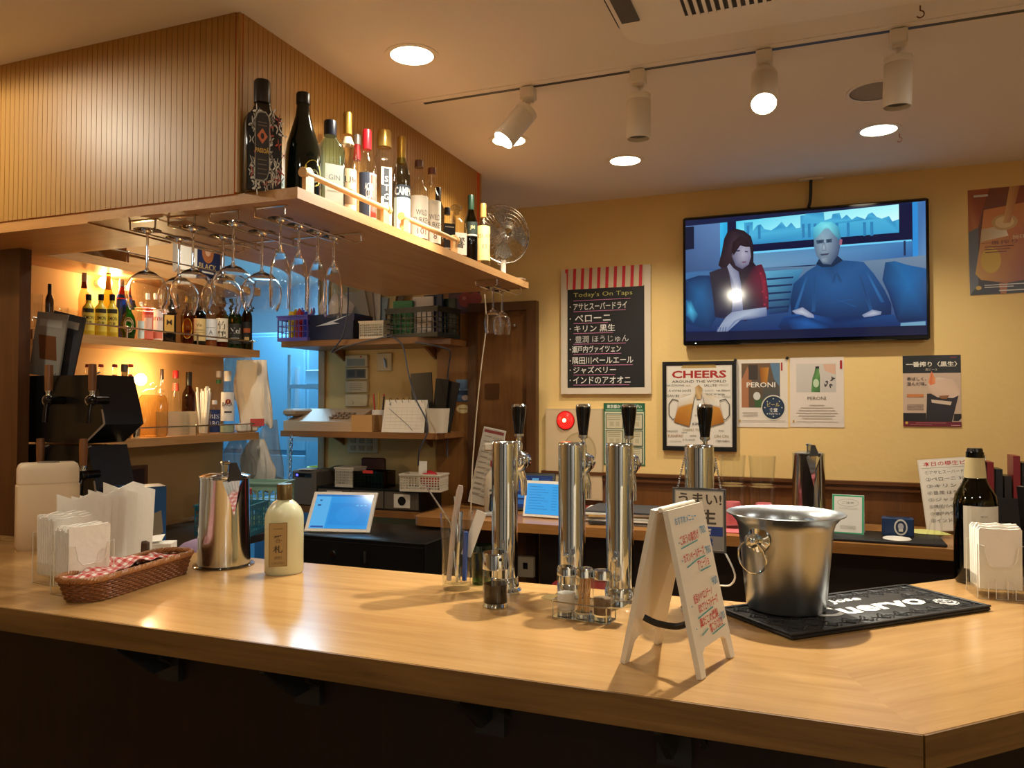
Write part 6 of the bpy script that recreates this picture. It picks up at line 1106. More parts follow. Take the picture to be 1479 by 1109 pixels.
TB((870, 530), [(806, 545), (830, 505), (905, 500), (940, 530), (890, 560), (835, 562)], '1a3458', '102440')
TB((845, 450), [(795, 420), (800, 380), (830, 360), (890, 365), (920, 400), (928, 450), (918, 500), (880, 550), (840, 545), (808, 505), (796, 460)], '8ea2b2', ['5c7e96', '6a90a6', '74a0b4', '6890a8', '44607e', '3c4e70', '38486a', '465672', '56687e', '586e86', '587088'])
TB((860, 358), [(790, 410), (795, 365), (830, 338), (885, 338), (920, 365), (932, 425), (920, 432), (906, 388), (870, 372), (822, 376), (802, 424)], '7cdce6', ['3c90b0', '50b8d0', '60ccdc', '58c0d4', '3c98b8', '2c6c90', '345c80', '58a0b8', '6cb8c8', '64b4c4', '4a90a8'])
TB((827, 436), [(806, 428), (846, 425), (846, 443), (810, 446)], '182840', '40566e'); TB((870, 434), [(856, 425), (886, 422), (886, 440), (858, 443)], '182840', '40566e'); TB((845, 465), [(838, 440), (852, 440), (858, 480), (834, 482)], 'a0b0ba', '5c7088'); TP([(826, 497), (872, 493), (866, 502), (832, 505)], '3a4258'); TB((840, 525), [(826, 510), (870, 508), (866, 540), (836, 540)], '8898a6', '64768a'); TP([(925, 425), (938, 428), (934, 456), (922, 452)], '9a5c74')
TB((900, 850), [(640, 800), (740, 785), (900, 815), (1080, 805), (1180, 800), (1215, 850), (1200, 880), (880, 890), (650, 890), (610, 850)], '0c2a5c', ['0e3c78', '185096', '0a2450', '0c2c60', '124078', '0c2c60', '081a44', '081a44', '081a44', '0a2450']); TB((760, 835), [(640, 815), (740, 795), (860, 850), (880, 885), (700, 885)], '1c569c', '0c2c60')
TB((730, 780), [(680, 775), (735, 757), (790, 795), (795, 810), (760, 808), (740, 798), (700, 790)], 'b8bcc8', '7c86a4'); TB((1085, 792), [(1030, 800), (1080, 775), (1125, 785), (1120, 800), (1075, 808), (1040, 812)], 'b0b4c2', '7480a0'); q.rect(0, .93, 1, 1, '0a1236')
q.build('screen', SCREEN, tv, (0, -.0008, H*.035))
cable('black cable rising from the television to a ceiling plate', [Vector((tv.location.x+.03, YW-.02, ztop-.01)), Vector((tv.location.x+.045, YW-.03, ztop+.03)), Vector((tv.location.x+.05, YW-.035, ZC))], .007, BLACK)
pc_ = onZ(1208, 245, ZC); tag(obj('ceiling_plate', MB().box(-.05, .05, -.02, .02, -.008, 0, bev=.002), WHT, None, (tv.location.x+.05, YW-.035, ZC)), 'small white ceiling plate above the television', 'plate')
# posters and boards: a sheet of given corners on the back wall
def sheet(nm, lb, cat, x0, x1, y0, y1, m=PRINT, th=.002, rot=0, body=None, Y=None):
    Y = YW if Y is None else Y; c0, c1 = onY(x0, (y0+y1)/2, Y), onY(x1, (y0+y1)/2, Y); xm = (x0+x1)/2; zt_, zb_ = onY(xm, y0, Y).z, onY(xm, y1, Y).z; W, H = c1.x-c0.x, zt_-zb_
    t = thing(nm, lb, cat, ((c0.x+c1.x)/2, Y-.0002, zb_)); t.rotation_euler = (0, rot, 0); obj('sheet', MB().box(-W/2, W/2, -th, 0, 0, H), body or PAPER, t); return t, PR(W, H), lambda q, m_=m: q.build('print', m_, t, (0, -th-.0004, 0)), W, H
# chalkboard
t, q, fin, W, H = sheet('chalkboard_menu', 'white framed chalkboard listing beers under a red striped awning', 'chalkboard', 812, 941, 386, 569, th=.012, body=mat('board_white', (206, 190, 166), .6))
q.rect(0, 0, 1, 1, 'cdbda2'); q.rect(.07, .16, .93, .95, '0c0b0b'); q.rect(.04, .0, .92, .165, 'c9b694')
for k in range(10): q.poly([(.045+k*.0925, .0), (.08+k*.0925, .0), (.072+k*.0925, .165), (.037+k*.0925, .165)], 'c01a2a')
WH = 'dcd8d0'
q.txt("Today's On Taps", .47, .215, .045, 'b8b060', wide=.66, bold=-.006); LN = [('アサヒスーパードライ', .305, .60, .44, WH), ('ペローニ', .40, .40, .36, WH), ('キリン 黒生', .48, .46, .38, WH), ('豊潤 ほうじゅん', .565, .60, .46, 'b0aca8'), ('瀬戸内ヴァイツェン', .645, .55, .40, WH), ('隅田川ペールエール', .735, .68, .47, WH), ('ジャズベリー', .81, .48, .38, WH), ('インドのアオオニ', .89, .64, .46, WH)]
for tx, y, wd, x, c_ in LN: q.txt(tx, x, y, .056, c_, wide=wd, bold=.006); q.rect(.14, y+.036, .14+wd*.98, y+.041, 'b06a8a'); q.ell(.105, y, .008, .006, 'b8b4ac', 8)
q.rect(.14, .255, .78, .26, 'b06a8a'); fin(q)
for nm, b_ in (('frame_rail', (-W/2, W/2, 0, .03)), ('frame_rail', (-W/2, W/2, H-.02, H)), ('frame_stile', (-W/2, -W/2+.028, .03, H-.02)), ('frame_stile', (W/2-.03, W/2, .03, H-.02))):
    if b_[3] == H: continue
    obj(nm, MB().box(b_[0], b_[1], -.02, -.013, b_[2], b_[3]), MATS['board_white'], t)
obj('awning_strip', MB().box(-W/2+.02, W/2-.03, -.022, -.0145, H*.84, H), None, t) if False else None
# fire alarm
t, q, fin, W, H = sheet('fire_alarm', 'cream fire alarm box with a glowing red lamp', 'fire alarm', 791, 872, 590, 720, th=.03, body=mat('alarm_cream', (196, 172, 136), .5))
q.rect(0, 0, 1, 1, 'bfa982'); q.rect(.02, .02, .98, .98, 'c8b08a'); q.ell(.6, .48, .3, .22, 'a8946c', 30); q.ell(.6, .48, .27, .2, 'b8a27a', 30); q.ell(.5, .95, .22, .14, 'a01c20', 24); fin(q)
c = onY(817, 607, YW-.03); obj('red_lamp', MB().lathe([(0, .022), (.02, .02), (.038, .012), (.042, 0)][::-1], 28, Matrix.Translation((c.x-t.location.x, -.031, c.z-t.location.z)) @ Matrix.Rotation(PI/2, 4, 'X')), mat('alarm_red', (255, 26, 20), .2, emit=2.2), t); obj('lamp_bezel', MB().tube([(c.x-t.location.x+.044*math.cos(s), -.032, c.z-t.location.z+.044*math.sin(s)) for s in [2*PI*k/28 for k in range(28)]], .004, 6, closed=True), mat('bezel_red', (150, 20, 18), .4), t)
obj('lamp_filament', MB().sphere((c.x-t.location.x, -.053, c.z-t.location.z), .009, 10), mat('alarm_core', (255, 190, 110), .4, emit=12), t)
# green notice
t, q, fin, W, H = sheet('green_notice', 'green bordered Japanese notice with four framed panels', 'notice', 872, 932, 582, 672)
q.rect(0, 0, 1, 1, '1c5a38'); q.rect(.03, .14, .97, .98, 'c8c4a4'); q.txt('東京都からのおねがい', .5, .055, .06, 'd8dcc8', wide=.84, bold=.02); q.rect(.05, .105, .95, .12, '9ab89a')
for i in range(2):
    for j in range(3):
        x, y = .05+i*.47, .17+j*.27; q.rect(x, y, x+.43, y+.25, '2c4a38'); q.rect(x+.02, y+.012, x+.41, y+.238, 'c4b898')
        for k in range(3): q.rect(x+.05, y+.03+k*.03, x+.36, y+.04+k*.03, '8a8468')
        q.rect(x+.1, y+.13, x+.2, y+.2, 'b0a484'); q.rect(x+.25, y+.13, x+.34, y+.2, 'b0a484')
fin(q)
# cheers poster in a black frame
t, q, fin, W, H = sheet('cheers_poster', 'black framed poster with CHEERS in red and two clinking beer mugs', 'poster', 958, 1064, 522, 651, m=PRINTG, th=.015, body=BLACK)
q.rect(0, 0, 1, 1, '12100f'); q.rect(.055, .045, .945, .95, 'c9c0b2'); q.rect(.075, .06, .925, .935, 'd6cec0'); q.poly([(.28, .035), (.72, .035), (.74, .075), (.26, .075)], 'a88a50')
q.txt('CHEERS', .5, .145, .085, 'a02822', wide=.74, bold=.03); q.txt('AROUND THE WORLD', .5, .225, .028, '4a4440', wide=.74, bold=.015)
for i, (tx, x, y, s, c_) in enumerate((('À VOTRE SANTÉ', .24, .325, .03, '2a2826'), ('SALUTE!', .66, .27, .028, '2a2826'), ('GAN BEI', .15, .385, .028, '2a2826'), ('NA ZDROWIE', .18, .268, .022, '6a6460'), ('SKÅL', .36, .268, .024, '9a8a60'), ('PROST', .84, .268, .024, '9a9488'), ('SLÁINTE', .64, .325, .022, '9a9488'), ('NA ZDRAVÍ', .83, .325, .024, '2a2826'), ('SALUD', .34, .375, .022, '9a9488'), ('NOROC MANUIA', .70, .37, .022, '2a2826'), ('OKOLE', .87, .395, .02, '9a9488'), ('KIPPIS', .48, .70, .03, '2a2826'), ('KANPAI!', .18, .835, .032, '9a6a30'), ('CHEERS TO LIFE', .44, .765, .026, '9a8a60'), ('PROOST', .14, .785, .022, '2a2826'), ('SANTÉ', .30, .795, .018, '5a5450'), ('SERĖFE', .42, .83, .022, '2a2826'), ('ŽIVELI', .80, .77, .02, '2a2826'), ('CIN CIN', .80, .83, .03, '9a8a60'), ('À TA SANTÉ', .36, .875, .022, '2a2826'), ('TERVISEKS', .82, .885, .022, '2a2826'), ('NASDROVIA', .18, .895, .016, '9a9488'), ('FENÉKIG', .5, .6, .02, '5a5450'))): q.txt(tx, x, y, s, c_)
for s in (-1, 1):
    f = lambda x, y: (.5+s*x, y)
    q.poly([f(.05, .36), f(.30, .42), f(.33, .70), f(.10, .72)], 'd8d2c6') if False else None
    q.poly([f(.06, .40), f(.26, .37), f(.34, .68), f(.13, .73)], ['c8a468', 'd4ccc0', 'b07028', 'a06420']); q.poly([f(.07, .47), f(.28, .52), f(.34, .68), f(.13, .73)], ['c08838', 'b87c30', '9c5e1c', 'a86a24']); q.poly([f(.03, .34), f(.1, .37), f(.28, .42), f(.28, .50), f(.08, .47)], ['cdb896', 'e0d8cc', 'd8d0c4', 'c8bca8'])
    q.line([f(.28, .44), f(.36, .42), f(.41, .48), f(.41, .60), f(.36, .65), f(.33, .64)], .004, '4a4440'); q.line([f(.06, .40), f(.13, .73), f(.34, .68)], .002, '5a5048')
q.poly([(.45, .29), (.5, .26), (.55, .30), (.53, .42), (.47, .42)], ['b08a58', 'c8a878', 'a07a48']); fin(q)
fr_ = MB(); e = .014
for b_ in ((-W/2, W/2, 0, e), (-W/2, W/2, H-e, H), (-W/2, -W/2+e, e, H-e), (W/2-e, W/2, e, H-e)): fr_.box(b_[0], b_[1], -.02, -.0155, b_[2], b_[3])
obj('frame', fr_, BLACK, t)
# the two beer sheets
t, q, fin, W, H = sheet('beer_poster', 'white beer sheet with a tavern photo and round dark sticker', 'poster', 1064, 1138, 519, 617, m=PRINTG)
q.rect(0, 0, 1, 1, 'd8ccbc'); q.rect(.1, .055, .85, .71, ['6a5038', '3a4a50']); q.poly([(.1, .3), (.22, .1), (.3, .3), (.25, .71), (.1, .71)], 'a06a48'); q.rect(.24, .08, .42, .3, '3c3430'); q.poly([(.46, .12), (.64, .12), (.6, .36), (.48, .36)], ['c08438', 'b07428', '8a5018']); q.poly([(.66, .06), (.84, .06), (.84, .4), (.74, .3)], '5a7890'); q.rect(.24, .4, .52, .7, '5a4a3c'); q.rect(.36, .58, .5, .71, '3c5a38'); q.ell(.4, .54, .07, .06, 'c8c8c0')
q.txt('PERONI', .48, .375, .075, 'e4ddd0', wide=.56, bold=.01); q.rect(.87, .05, .9, .17, 'a02020'); q.ell(.72, .71, .235, .185, 'c8c4b4', 36); q.ell(.72, .71, .215, .168, '1e2c40', 36); q.ell(.72, .71, .19, .15, '26384e', 36); q.txt('ビール', .72, .665, .06, 'c8b060', wide=.24, bold=.01); q.txt('食堂', .72, .745, .06, 'e4ddd0', wide=.16, bold=.02); q.txt('TOKYO', .72, .80, .025, 'e4ddd0')
for k in range(8): s = 2*PI*k/8; q.ell(.72+.165*math.cos(s), .71+.13*math.sin(s), .012, .009, 'c8c4b4', 8)
for k in range(3): q.rect(.12, .78+k*.022, .42, .788+k*.022, 'a09488')
q.rect(.05, .89, .08, .92, 'b08838'); q.rect(.1, .9, .95, .907, 'a09488'); fin(q)
t, q, fin, W, H = sheet('beer_poster', 'pale sheet advertising a green bottle of beer', 'poster', 1141, 1219, 516, 617, m=PRINTG)
q.rect(0, 0, 1, 1, 'd8cabc'); q.rect(.12, .09, .86, .50, ['c8bfb4', 'bcb4ac']); q.poly([(.62, .1), (.85, .1), (.85, .25), (.66, .2)], 'd0a890'); q.poly([(.48, .14), (.55, .14), (.55, .2), (.565, .28), (.56, .5), (.40, .495), (.42, .3), (.46, .22)], ['486a40', '5a8a50', '6a9a58', '4a7a40']); q.rect(.48, .13, .55, .16, '2a2a2c'); q.ell(.49, .37, .055, .06, 'b8c8a8'); rnd = random.Random(1)
for k in range(9): q.ell(.74+.09*rnd.uniform(-1, 1), .36+.06*rnd.uniform(-1, 1), .03, .012, '4a4444', 8, rnd.random()*3)
q.txt('PERONI', .5, .585, .045, '6a6258', wide=.34); q.rect(.93, .05, .97, .17, 'a02020')
for k, w_ in enumerate((.14, .3, .34, .38, .34, .28)): q.rect(.5-w_, .68+k*.037, .5+w_, .69+k*.037, 'a89c90')
q.rect(.05, .9, .08, .935, 'b08838'); q.rect(.12, .915, .9, .922, 'a89c90'); fin(q)
tag(obj('push_pin', MB().sphere((0, 0, 0), .007, 10), BLACK, None, onY(1062, 520, YW-.007)), 'black push pin beside the tavern beer sheet', 'pin'); tag(obj('push_pin', MB().sphere((0, 0, 0), .007, 10), BLACK, None, onY(1137, 517, YW-.007)), 'black push pin between the two beer sheets', 'pin')
# black draft poster
t, q, fin, W, H = sheet('draft_poster', 'poster of a dark beer glass under a black title band', 'poster', 1304, 1388, 513, 616, m=PRINTG)
q.rect(0, 0, 1, 1, 'c4a890'); q.rect(0, 0, 1, .25, '141414'); q.txt('一番搾り〈黒生〉', .5, .125, .075, 'e6dcc8', wide=.88, bold=.02); q.txt('黒ビール', .5, .2, .035, 'c8bca8'); q.txt('BEER', .88, .035, .025, '8a2030'); q.rect(0, .81, .4, .93, '1c1614'); q.poly([(.88, .82), (1, .82), (1, .88), (.95, .92), (.86, .92)], '1c1614')
q.poly([(.42, .54), (.97, .52), (.84, .93), (.4, .93)], ['241c22', '2a2028', '161014', '1c1418']); q.poly([(.44, .38), (.6, .31), (.85, .34), (.99, .46), (.97, .56), (.86, .6), (.6, .59), (.45, .52)], ['d8b8a0', 'dcc4b0', 'd0b098', 'c8a48c']); q.poly([(.5, .22), (.57, .33), (.56, .40), (.48, .42), (.44, .38)], ['e08050', 'd86838', 'e09a60']); q.poly([(.49, .62), (.84, .65), (.82, .70), (.5, .665)], 'd0b8a0'); q.poly([(.62, .57), (.8, .56), (.76, .61), (.66, .61)], '8a5a30')
q.txt('香ばしく、', .24, .33, .05, '3a302c', wide=.34, bold=.01); q.txt('澄んだ味。', .24, .40, .05, '3a302c', wide=.34, bold=.01); q.rect(.07, .545, .36, .585, 'c8783c')
for k in range(4): q.rect(.07, .69+k*.022, .36, .698+k*.022, '8a7464')
q.rect(0, .93, 1, 1, '6a1224'); q.ell(.06, .95, .025, .02, 'c8a040'); q.rect(.22, .945, .74, .952, 'b06a6a'); q.rect(.12, .97, .5, .976, 'b06a6a'); q.rect(.82, .975, .98, .985, 'c88a8a'); fin(q)
# big amber beer poster
t, q, fin, W, H = sheet('amber_poster', 'large poster of a golden beer mug at the right edge', 'poster', 1400, 1506, 270, 424, m=PRINTG, rot=math.radians(-.6))
q.rect(0, 0, 1, 1, ['7a3c20', '1e1e20']); q.poly([(0, 0), (.3, 0), (.18, .25), (.1, .45), (0, .4)], ['a05028', '8a3c1c', 'b06a34', '9a5024']); q.poly([(.0, .4), (.14, .36), (.12, .9), (0, 1)], '5a5a5c'); q.poly([(.6, 0), (1, 0), (1, .4), (.62, .36)], ['8a3c1c', '6a2c18', '8a4018'])
q.poly([(.22, .2), (.78, .16), (.83, .5), (.85, .78), (.76, .88), (.5, .9), (.16, .86), (.08, .8), (.15, .55)], ['c87a40', 'c07838', 'a8541c', '9a4818', '8a3c14', 'a85c1c', 'c08a30', 'c09430', 'c88a48']); q.poly([(.18, .38), (.5, .36), (.55, .46), (.16, .5)], ['c8b89a', 'd8c8a8', 'b89868']); q.ell(.5, .33, .18, .075, 'b89058', 24); q.ell(.5, .33, .13, .055, 'd0b078', 24); q.poly([(.58, .0), (.72, .0), (.58, .34), (.48, .34)], ['a86838', 'b87848', 'c89858']); q.ell(.3, .68, .14, .12, 'c8a020', 24)
q.txt('BEER', .70, .475, .035, 'c8a878'); q.txt('一番搾り', .42, .515, .035, '5a2410', wide=.5)
for k in range(3): q.rect(.22, .55+k*.025, .62-k*.05, .558+k*.025, '6a3014')
for k, ch_ in enumerate('職人がつくるのはうまさ'): q.txt(ch_, .87, .06+k*.05, .04, 'd8d0c4', bold=.005)
q.poly([(.4, .9), (.52, .9), (.5, 1), (.42, 1)], 'a05828'); q.ell(.12, .935, .04, .02, 'c8a040'); q.rect(.2, .91, .95, .918, 'c8c0b4'); q.rect(.2, .93, .6, .938, 'c8c0b4'); q.rect(.4, .965, .95, .975, 'c8c0b4'); q.rect(.08, .055, .28, .075, 'c8c0b4'); fin(q)
# little things on the wood panel
YP = YW-.03
t, q, fin, W, H = sheet('fruit_picture', 'dim postcard of red apples on the wood panel', 'postcard', 648, 694, 419, 453, Y=YP); q.rect(0, 0, 1, 1, '5a4044'); q.ell(.25, .55, .22, .4, '6a4450', 20); q.ell(.55, .4, .22, .33, '9a4038', 20); q.ell(.85, .4, .2, .3, 'a04a44', 20); q.ell(.5, .35, .06, .08, 'b8706a'); fin(q)
t, q, fin, W, H = sheet('seaside_postcard', 'small blue postcard with a boat and crab on the wood panel', 'postcard', 659, 681, 548, 580, Y=YP); q.rect(0, 0, 1, 1, ['6a86a0', '3a4c60']); q.poly([(0, .3), (.4, .5), (1, .35), (1, .5), (0, .55)], '8a98a8'); q.ell(.6, .82, .22, .12, 'b8a090'); q.poly([(.8, .3), (.95, .8), (.75, .7)], '8a4030'); q.rect(0, .5, 1, .7, '2a3a50'); fin(q)
t, q, fin, W, H = sheet('oval_sticker', 'oval cream and gold sticker on the wood panel', 'sticker', 659, 679, 584, 597, Y=YP, th=.0005, body=mat('sticker_gold', (196, 160, 84), .5)); q.ell(.5, .5, .5, .5, 'd8b878', 28); q.ell(.5, .5, .42, .4, 'e0c890', 28); q.rect(.2, .42, .8, .56, 'b08a40'); fin(q)
for o_ in list(t.children):
    if o_.name.startswith('sheet'): bpy.data.objects.remove(o_)
# ================================================================ things on the back counter
def onB(px, py): return onZ(px, py, ZB)
def tent(lb, px, py, W, H, rz, nm, draw, cat='card', lean=18, border=PAPER):
    p = onB(px, py); t = thing(nm, lb, cat, (p.x, p.y+.03, ZB), rz)
    for s in (-1, 1): o_ = obj('panel', MB().box(-W/2, W/2, -.001, .001, 0, H), border, t, (0, s*H*math.sin(math.radians(lean)), 0)); o_.rotation_euler = (math.radians(s*lean), 0, 0)
    q = PR(W*.99, H*.99); draw(q); q.build('print', PRINT, t, (0, -H*math.sin(math.radians(lean))-.0016, .0005), (math.radians(-lean), 0, 0)); return t
def qrcard(q):
    q.rect(0, 0, 1, 1, '30a070'); q.rect(.06, .04, .94, .97, 'dcd8ce'); q.ring(.5, .2, .34, .1, .012, '9a968c'); q.txt('ご注文', .5, .2, .06, '6a665c', wide=.4)
    for k in range(2): q.rect(.2, .33+k*.03, .8, .335+k*.03, 'b0aca0')
    for k in range(3): q.rect(.25, .8+k*.035, .75, .81+k*.035, 'a8a498')
tent('tent card with a green border beside the far steel pitcher', 1222, 757, .115, .15, math.radians(-6), 'tent_card', qrcard, lean=12)
t = thing('serving_mat', 'black rubber mat on the back counter under the tent card', 'mat', (onB(1255, 770).x, 3.33, ZB)); obj('base', MB().box(-.26, .245, -.125, .11, 0, .012, bev=.003), RUBBER, t); t2 = bpy.data.objects['tent_card']; t2.location.z = ZB+.012; t2.location.y = 3.36
p = onB(1278, 745); t = thing('blue_box', 'small navy box with a white oval emblem on the black mat', 'box', (p.x, 3.36, ZB+.012), -.05); obj('box_body', MB().box(-.055, .055, -.03, .03, 0, .068, bev=.003), mat('box_navy', (24, 52, 92), .4), t); obj('clear_lid', MB().box(-.04, .04, -.02, .02, .068, .088), ACR, t); q = PR(.05, .064); q.ell(.5, .5, .46, .48, 'd8d4c8', 28); q.ell(.5, .5, .36, .38, '22304c', 28); q.ell(.5, .45, .2, .2, 'b8b8bc', 14); q.rect(.35, .6, .65, .75, 'd8d4c8'); q.build('emblem', PRINT, t, (.01, -.0312, .003))
tag(obj('white_coaster', MB().lathe([(0, 0), (.047, 0), (.049, .003), (.046, .006), (0, .006)], 28), WHITE, None, (onB(1287, 768).x, 3.255, ZB+.012)), 'round white coaster before the navy box', 'coaster')
lm = MB().lathe([(0, 0), (.03, .004), (.05, .014), (.03, .024), (0, .028)], 20, sx=1.8, sy=.7); tag(obj('citrus_pouch', lm, mat('citrus', (206, 204, 120), .5, vary=.2), None, (onB(1333, 770).x, 3.45, ZB), -.1), 'yellow green citrus pouch lying beside the black mat', 'pouch')
t = thing('acrylic_easel', 'small clear acrylic easel at the right of the black mat', 'easel', (onB(1352, 782).x, 3.25, ZB), .2)
for x in (-.03, .03): obj('arm', MB().tube([(x, -.03, .005), (x*.6, .0, .005), (x*.3, .01, .13)], .003, 6).tube([(x*.3, .01, .13), (x, .06, .0)], .003, 6), ACR, t)
obj('ledge', MB().box(-.04, .04, -.036, -.02, 0, .006), ACR, t)
# leaning draft-beer menu
def menu(q):
    q.rect(0, 0, 1, 1, 'd6cab8'); q.rect(.02, .015, .98, .985, 'e0d6c6'); q.txt('本日の樽生ビール', .5, .07, .065, 'b82c2c', wide=.84, bold=.01); q.rect(.05, .125, .9, .13, '8a8478')
    for k, tx in enumerate(('①アサヒスーパードライ', '②ペローニ 300ml', '③キリン 黒生', '④豊潤 ほうじゅん', '⑤ジャズベリー', '⑥隅田川ペールエール', '⑦瀬戸内ヴァイツェン', '⑧インドのアオオニ')): q.txt(tx, .44, .19+k*.095, .05, '4a4440', wide=.7, bold=-.002); q.txt('700', .9, .20+k*.095, .035, '6a645c') 
p = onB(1383, 778); t = thing('beer_menu_sheet', 'white handwritten draft beer menu leaning on the back counter', 'menu', (p.x+.03, 3.56, ZB), math.radians(-4)); W, H = .25, .30; o_ = obj('board', MB().box(-W/2, W/2, 0, .004, 0, H), ACR, t, (0, -.03, .0135)); o_.rotation_euler = (math.radians(-14), math.radians(-6), 0); q = PR(W*.97, H*.97); menu(q); o2 = q.build('print', PRINTG, o_, (0, -.001, H*.015))
pm = Vector((.50, 3.40, ZB)); t = thing('menu_box', 'dark box of black and red menu books at the right end of the back counter', 'box', (onB(1450, 800).x+.03, 3.42, ZB)); obj('box', MB().box(-.1, .14, -.06, .06, 0, .17), mat('box_black', (22, 18, 17), .4), t)
for k in range(8): o_ = obj('menu_book', MB().box(-.095+k*.028, -.073+k*.028, -.05, .05, .005, .25+.025*((k*3) % 4)), mat('book_%d' % (k % 3), [(18, 18, 20), (34, 28, 26), (130, 22, 30)][k % 3], .35), t)
# pitcher 2, stacked glasses on pink cloth
pc2 = Vector((onY(1168, 700, 3.50).x, 3.50, ZB)); s_ = dep(pc2)/F; pitcher('polished steel water pitcher standing on the back counter', pc2, 23.5*s_, onY(1168, 655, 3.50).z-ZB, facecam(pc2, 18))
PK = mat('pink_cloth', (216, 110, 116), .8); tag(obj('pink_cloth', MB().box(-.17, .16, -.1, .1, 0, .006, bev=.002), PK, None, (onY(1083, 720, 3.34).x, 3.34, ZB)), 'pink cloth under the stacked glasses', 'cloth')
for i, (px, lb) in enumerate(((1058, 'left'), (1101, 'right'))):
    for k in range(2):
        x = onY(px, 720, 3.36).x; o_ = tumbler(Vector((x, 3.36, ZB+.006+k*.10)), '%s %s clear water glass of the stacks on the pink cloth' % ('upper' if k else 'lower', lb), 'water glasses on pink cloth', 1.75, .98 if k == 0 else .72)
        if k: o_.location.z = ZB+.006+.1715
for i, px in enumerate((1050, 1095)): tag(obj('pink_napkin', MB().lathe([(0, .0), (.04, 0), (.045, .05), (.03, .09), (0, .07)], 14), PK, None, (onY(px+8, 720, 3.36).x, 3.36, ZB+.022)), 'pink napkin tucked inside the %s water glass stack' % ('left', 'right')[i], 'napkin')
# papers, tablet group, spray bottle
t = thing('paper_pile', 'pile of papers and folders behind the third beer tower', 'papers', (onB(905, 760).x, 3.40, ZB), .1)
for k in range(7): o_ = obj('sheet', MB().box(-.2, .2, -.13, .13, 0, .007), mat('pile_%d' % k, [(226, 220, 208), (40, 38, 38), (220, 214, 200), (230, 226, 216), (190, 150, 90), (222, 216, 204), (66, 66, 70)][k], .6), t, (.012*math.sin(k*2.2), .01*math.cos(k*1.7), k*.0085)); o_.rotation_euler = (0, 0, .12*math.sin(k*1.9))
tag(obj('red_tray', MB().prism(rrect(-.13, .13, -.09, .09, .04), 0, .02), mat('tray_red', (120, 36, 36), .4), None, (onB(838, 745).x, 3.62, ZB)), 'dark red tray behind the second beer tower', 'tray')
def scr2(q):
    q.rect(0, 0, 1, 1, '3aa6ea')
    for k in range(9): q.rect(.08, .1+k*.09, .45+.1*(k % 3), .115+k*.09, '2278b8'); q.rect(.75, .1+k*.09, .9, .115+k*.09, '2278b8')
p = onY(790, 742, 3.30); tablet('upright white tablet with a blue list screen on the back counter', (onB(798, 742).x, 3.34, ZB), .19, .165, 14, math.radians(-4), scr2)
def scr3(q):
    q.rect(0, 0, 1, 1, '16305c'); q.rect(.05, .08, .45, .5, '1e4a88'); q.rect(.55, .08, .7, .3, '5a9ac0'); q.rect(.1, .6, .9, .7, '3a78b0'); q.rect(.75, .1, .95, .25, '24406c'); q.rect(.2, .76, .8, .9, '2a5a90')
tablet('dark payment tablet with a navy screen behind the white one', (onB(766, 735).x+.02, 3.52, ZB), .25, .19, 22, math.radians(8), scr3, BLACK)
p = onB(692, 748); t = thing('spray_bottle', 'white spray bottle with a red collar on the back counter', 'bottle', (p.x-.01, 3.46, ZB), facecam((p.x, 3.5), 0)); Hs2 = onY(697, 636, 3.52).z-ZB; obj('bottle_body', MB().lathe([(0, 0), (.05, 0), (.052, .01), (.052, Hs2*.42), (.044, Hs2*.52), (.022, Hs2*.62), (.018, Hs2*.66)], 28, sy=.7), mat('spray_white', (206, 194, 170), .4), t)
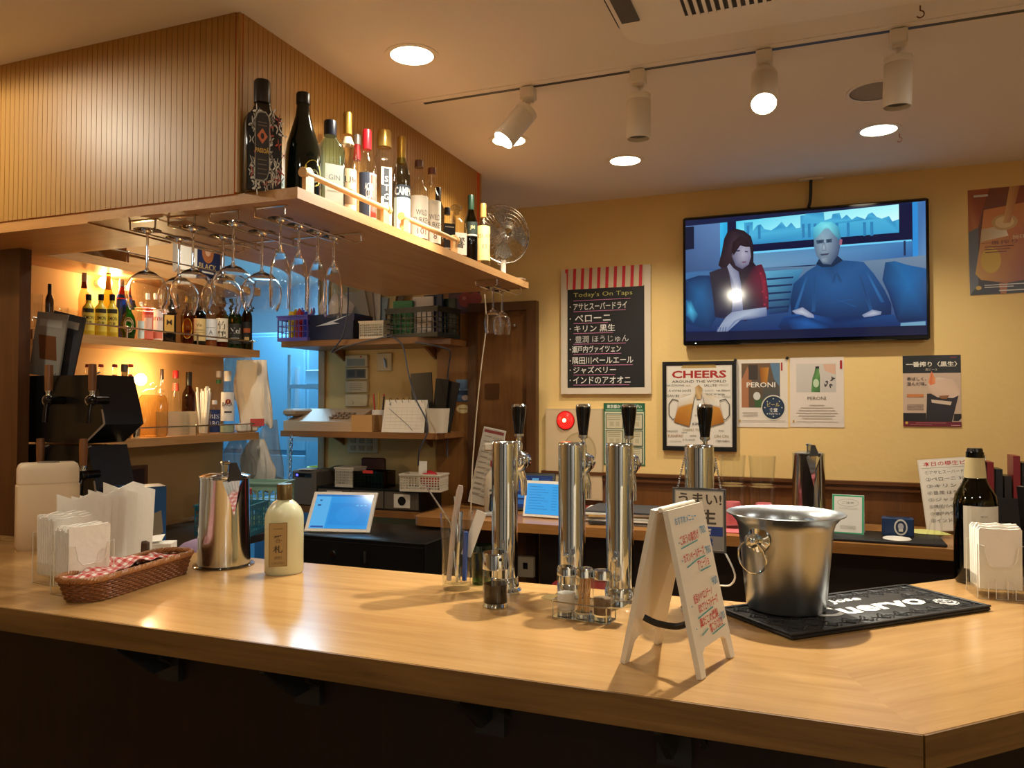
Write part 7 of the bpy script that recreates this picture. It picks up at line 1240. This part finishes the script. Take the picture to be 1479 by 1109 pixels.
obj('collar', MB().lathe([(.022, Hs2*.64), (.024, Hs2*.65), (.024, Hs2*.72), (.02, Hs2*.73), (0, Hs2*.73)], 20), mat('collar_red', (176, 40, 38), .4), t); obj('head', MB().box(-.055, .03, -.014, .014, Hs2*.86, Hs2*.98, bev=.008).lathe([(.016, Hs2*.73), (.014, Hs2*.88)], 16), mat('head_white', (214, 204, 182), .4), t); obj('trigger', MB().tube(smoothp([(.03, 0, Hs2*.9), (.05, 0, Hs2*.84), (.045, 0, Hs2*.74)]), .006, 8), MATS['collar_red'], t); q = PR(.07, Hs2*.3); q.rect(0, 0, 1, 1, 'c8bca4'); q.rect(.1, .1, .9, .2, '6a6458'); q.rect(.1, .35, .6, .4, '8a8478'); q.rect(.1, .5, .8, .55, '8a8478'); q.build('label', PRINT, t, (0, -.038, Hs2*.06))
t = thing('standing_menu', 'tall laminated menu leaning by the door behind the spray bottle', 'menu', (onY(694, 700, 3.62).x, 3.60, ZB), .05); Hm = onY(700, 620, 3.62).z-ZB; o_ = obj('board', MB().box(-.06, .06, 0, .004, 0, Hm), PAPER, t, (0, 0, .012)); o_.rotation_euler = (math.radians(-5), math.radians(11), 0); q = PR(.116, Hm*.98); q.rect(0, 0, 1, 1, 'c8bca8'); q.rect(.05, .02, .95, .06, '8a4040')
for k in range(12): q.rect(.1, .1+k*.07, .45, .115+k*.07, '9a9080'); q.rect(.5, .1+k*.07, .9, .13+k*.07, 'b0a694')
q.build('print', PRINTG, o_, (0, -.001, Hm*.01))
p = onB(700, 752); t = thing('card_reader', 'black card reader on a pale cradle on the back counter', 'card reader', (p.x, 3.34, ZB), .1); obj('cradle', MB().box(-.06, .06, -.045, .045, 0, .018, bev=.005), mat('cradle_grey', (176, 172, 166), .3), t); o_ = obj('device', MB().box(-.05, .05, -.012, .012, 0, .085, bev=.006), BLACK, t, (0, .01, .018)); o_.rotation_euler = (math.radians(-20), 0, 0)
t = thing('white_duct', 'small cream outlet box low behind the first beer tower', 'outlet', (onY(757, 830, 3.5).x, YC+.372-.0, .60)); obj('case', MB().box(-.04, .04, -.03, 0, 0, .1, bev=.004), mat('outlet_cream', (196, 182, 150), .5), t); obj('slot', MB().box(-.012, .012, -.031, -.03, .04, .07), BLACK, t)
t = thing('red_stool', 'dark red padded stool under the back counter', 'stool', (onY(845, 800, 3.1).x, 3.15, 0)); obj('seat', MB().lathe([(0, .62), (.15, .62), (.16, .64), (.15, .68), (0, .69)], 28), mat('stool_red', (110, 20, 20), .5), t); obj('column', MB().cyl((0, 0, .02), (0, 0, .62), .025), CHROME, t); obj('foot', MB().lathe([(0, 0), (.18, 0), (.17, .02), (0, .03)], 28), CHROME, t)
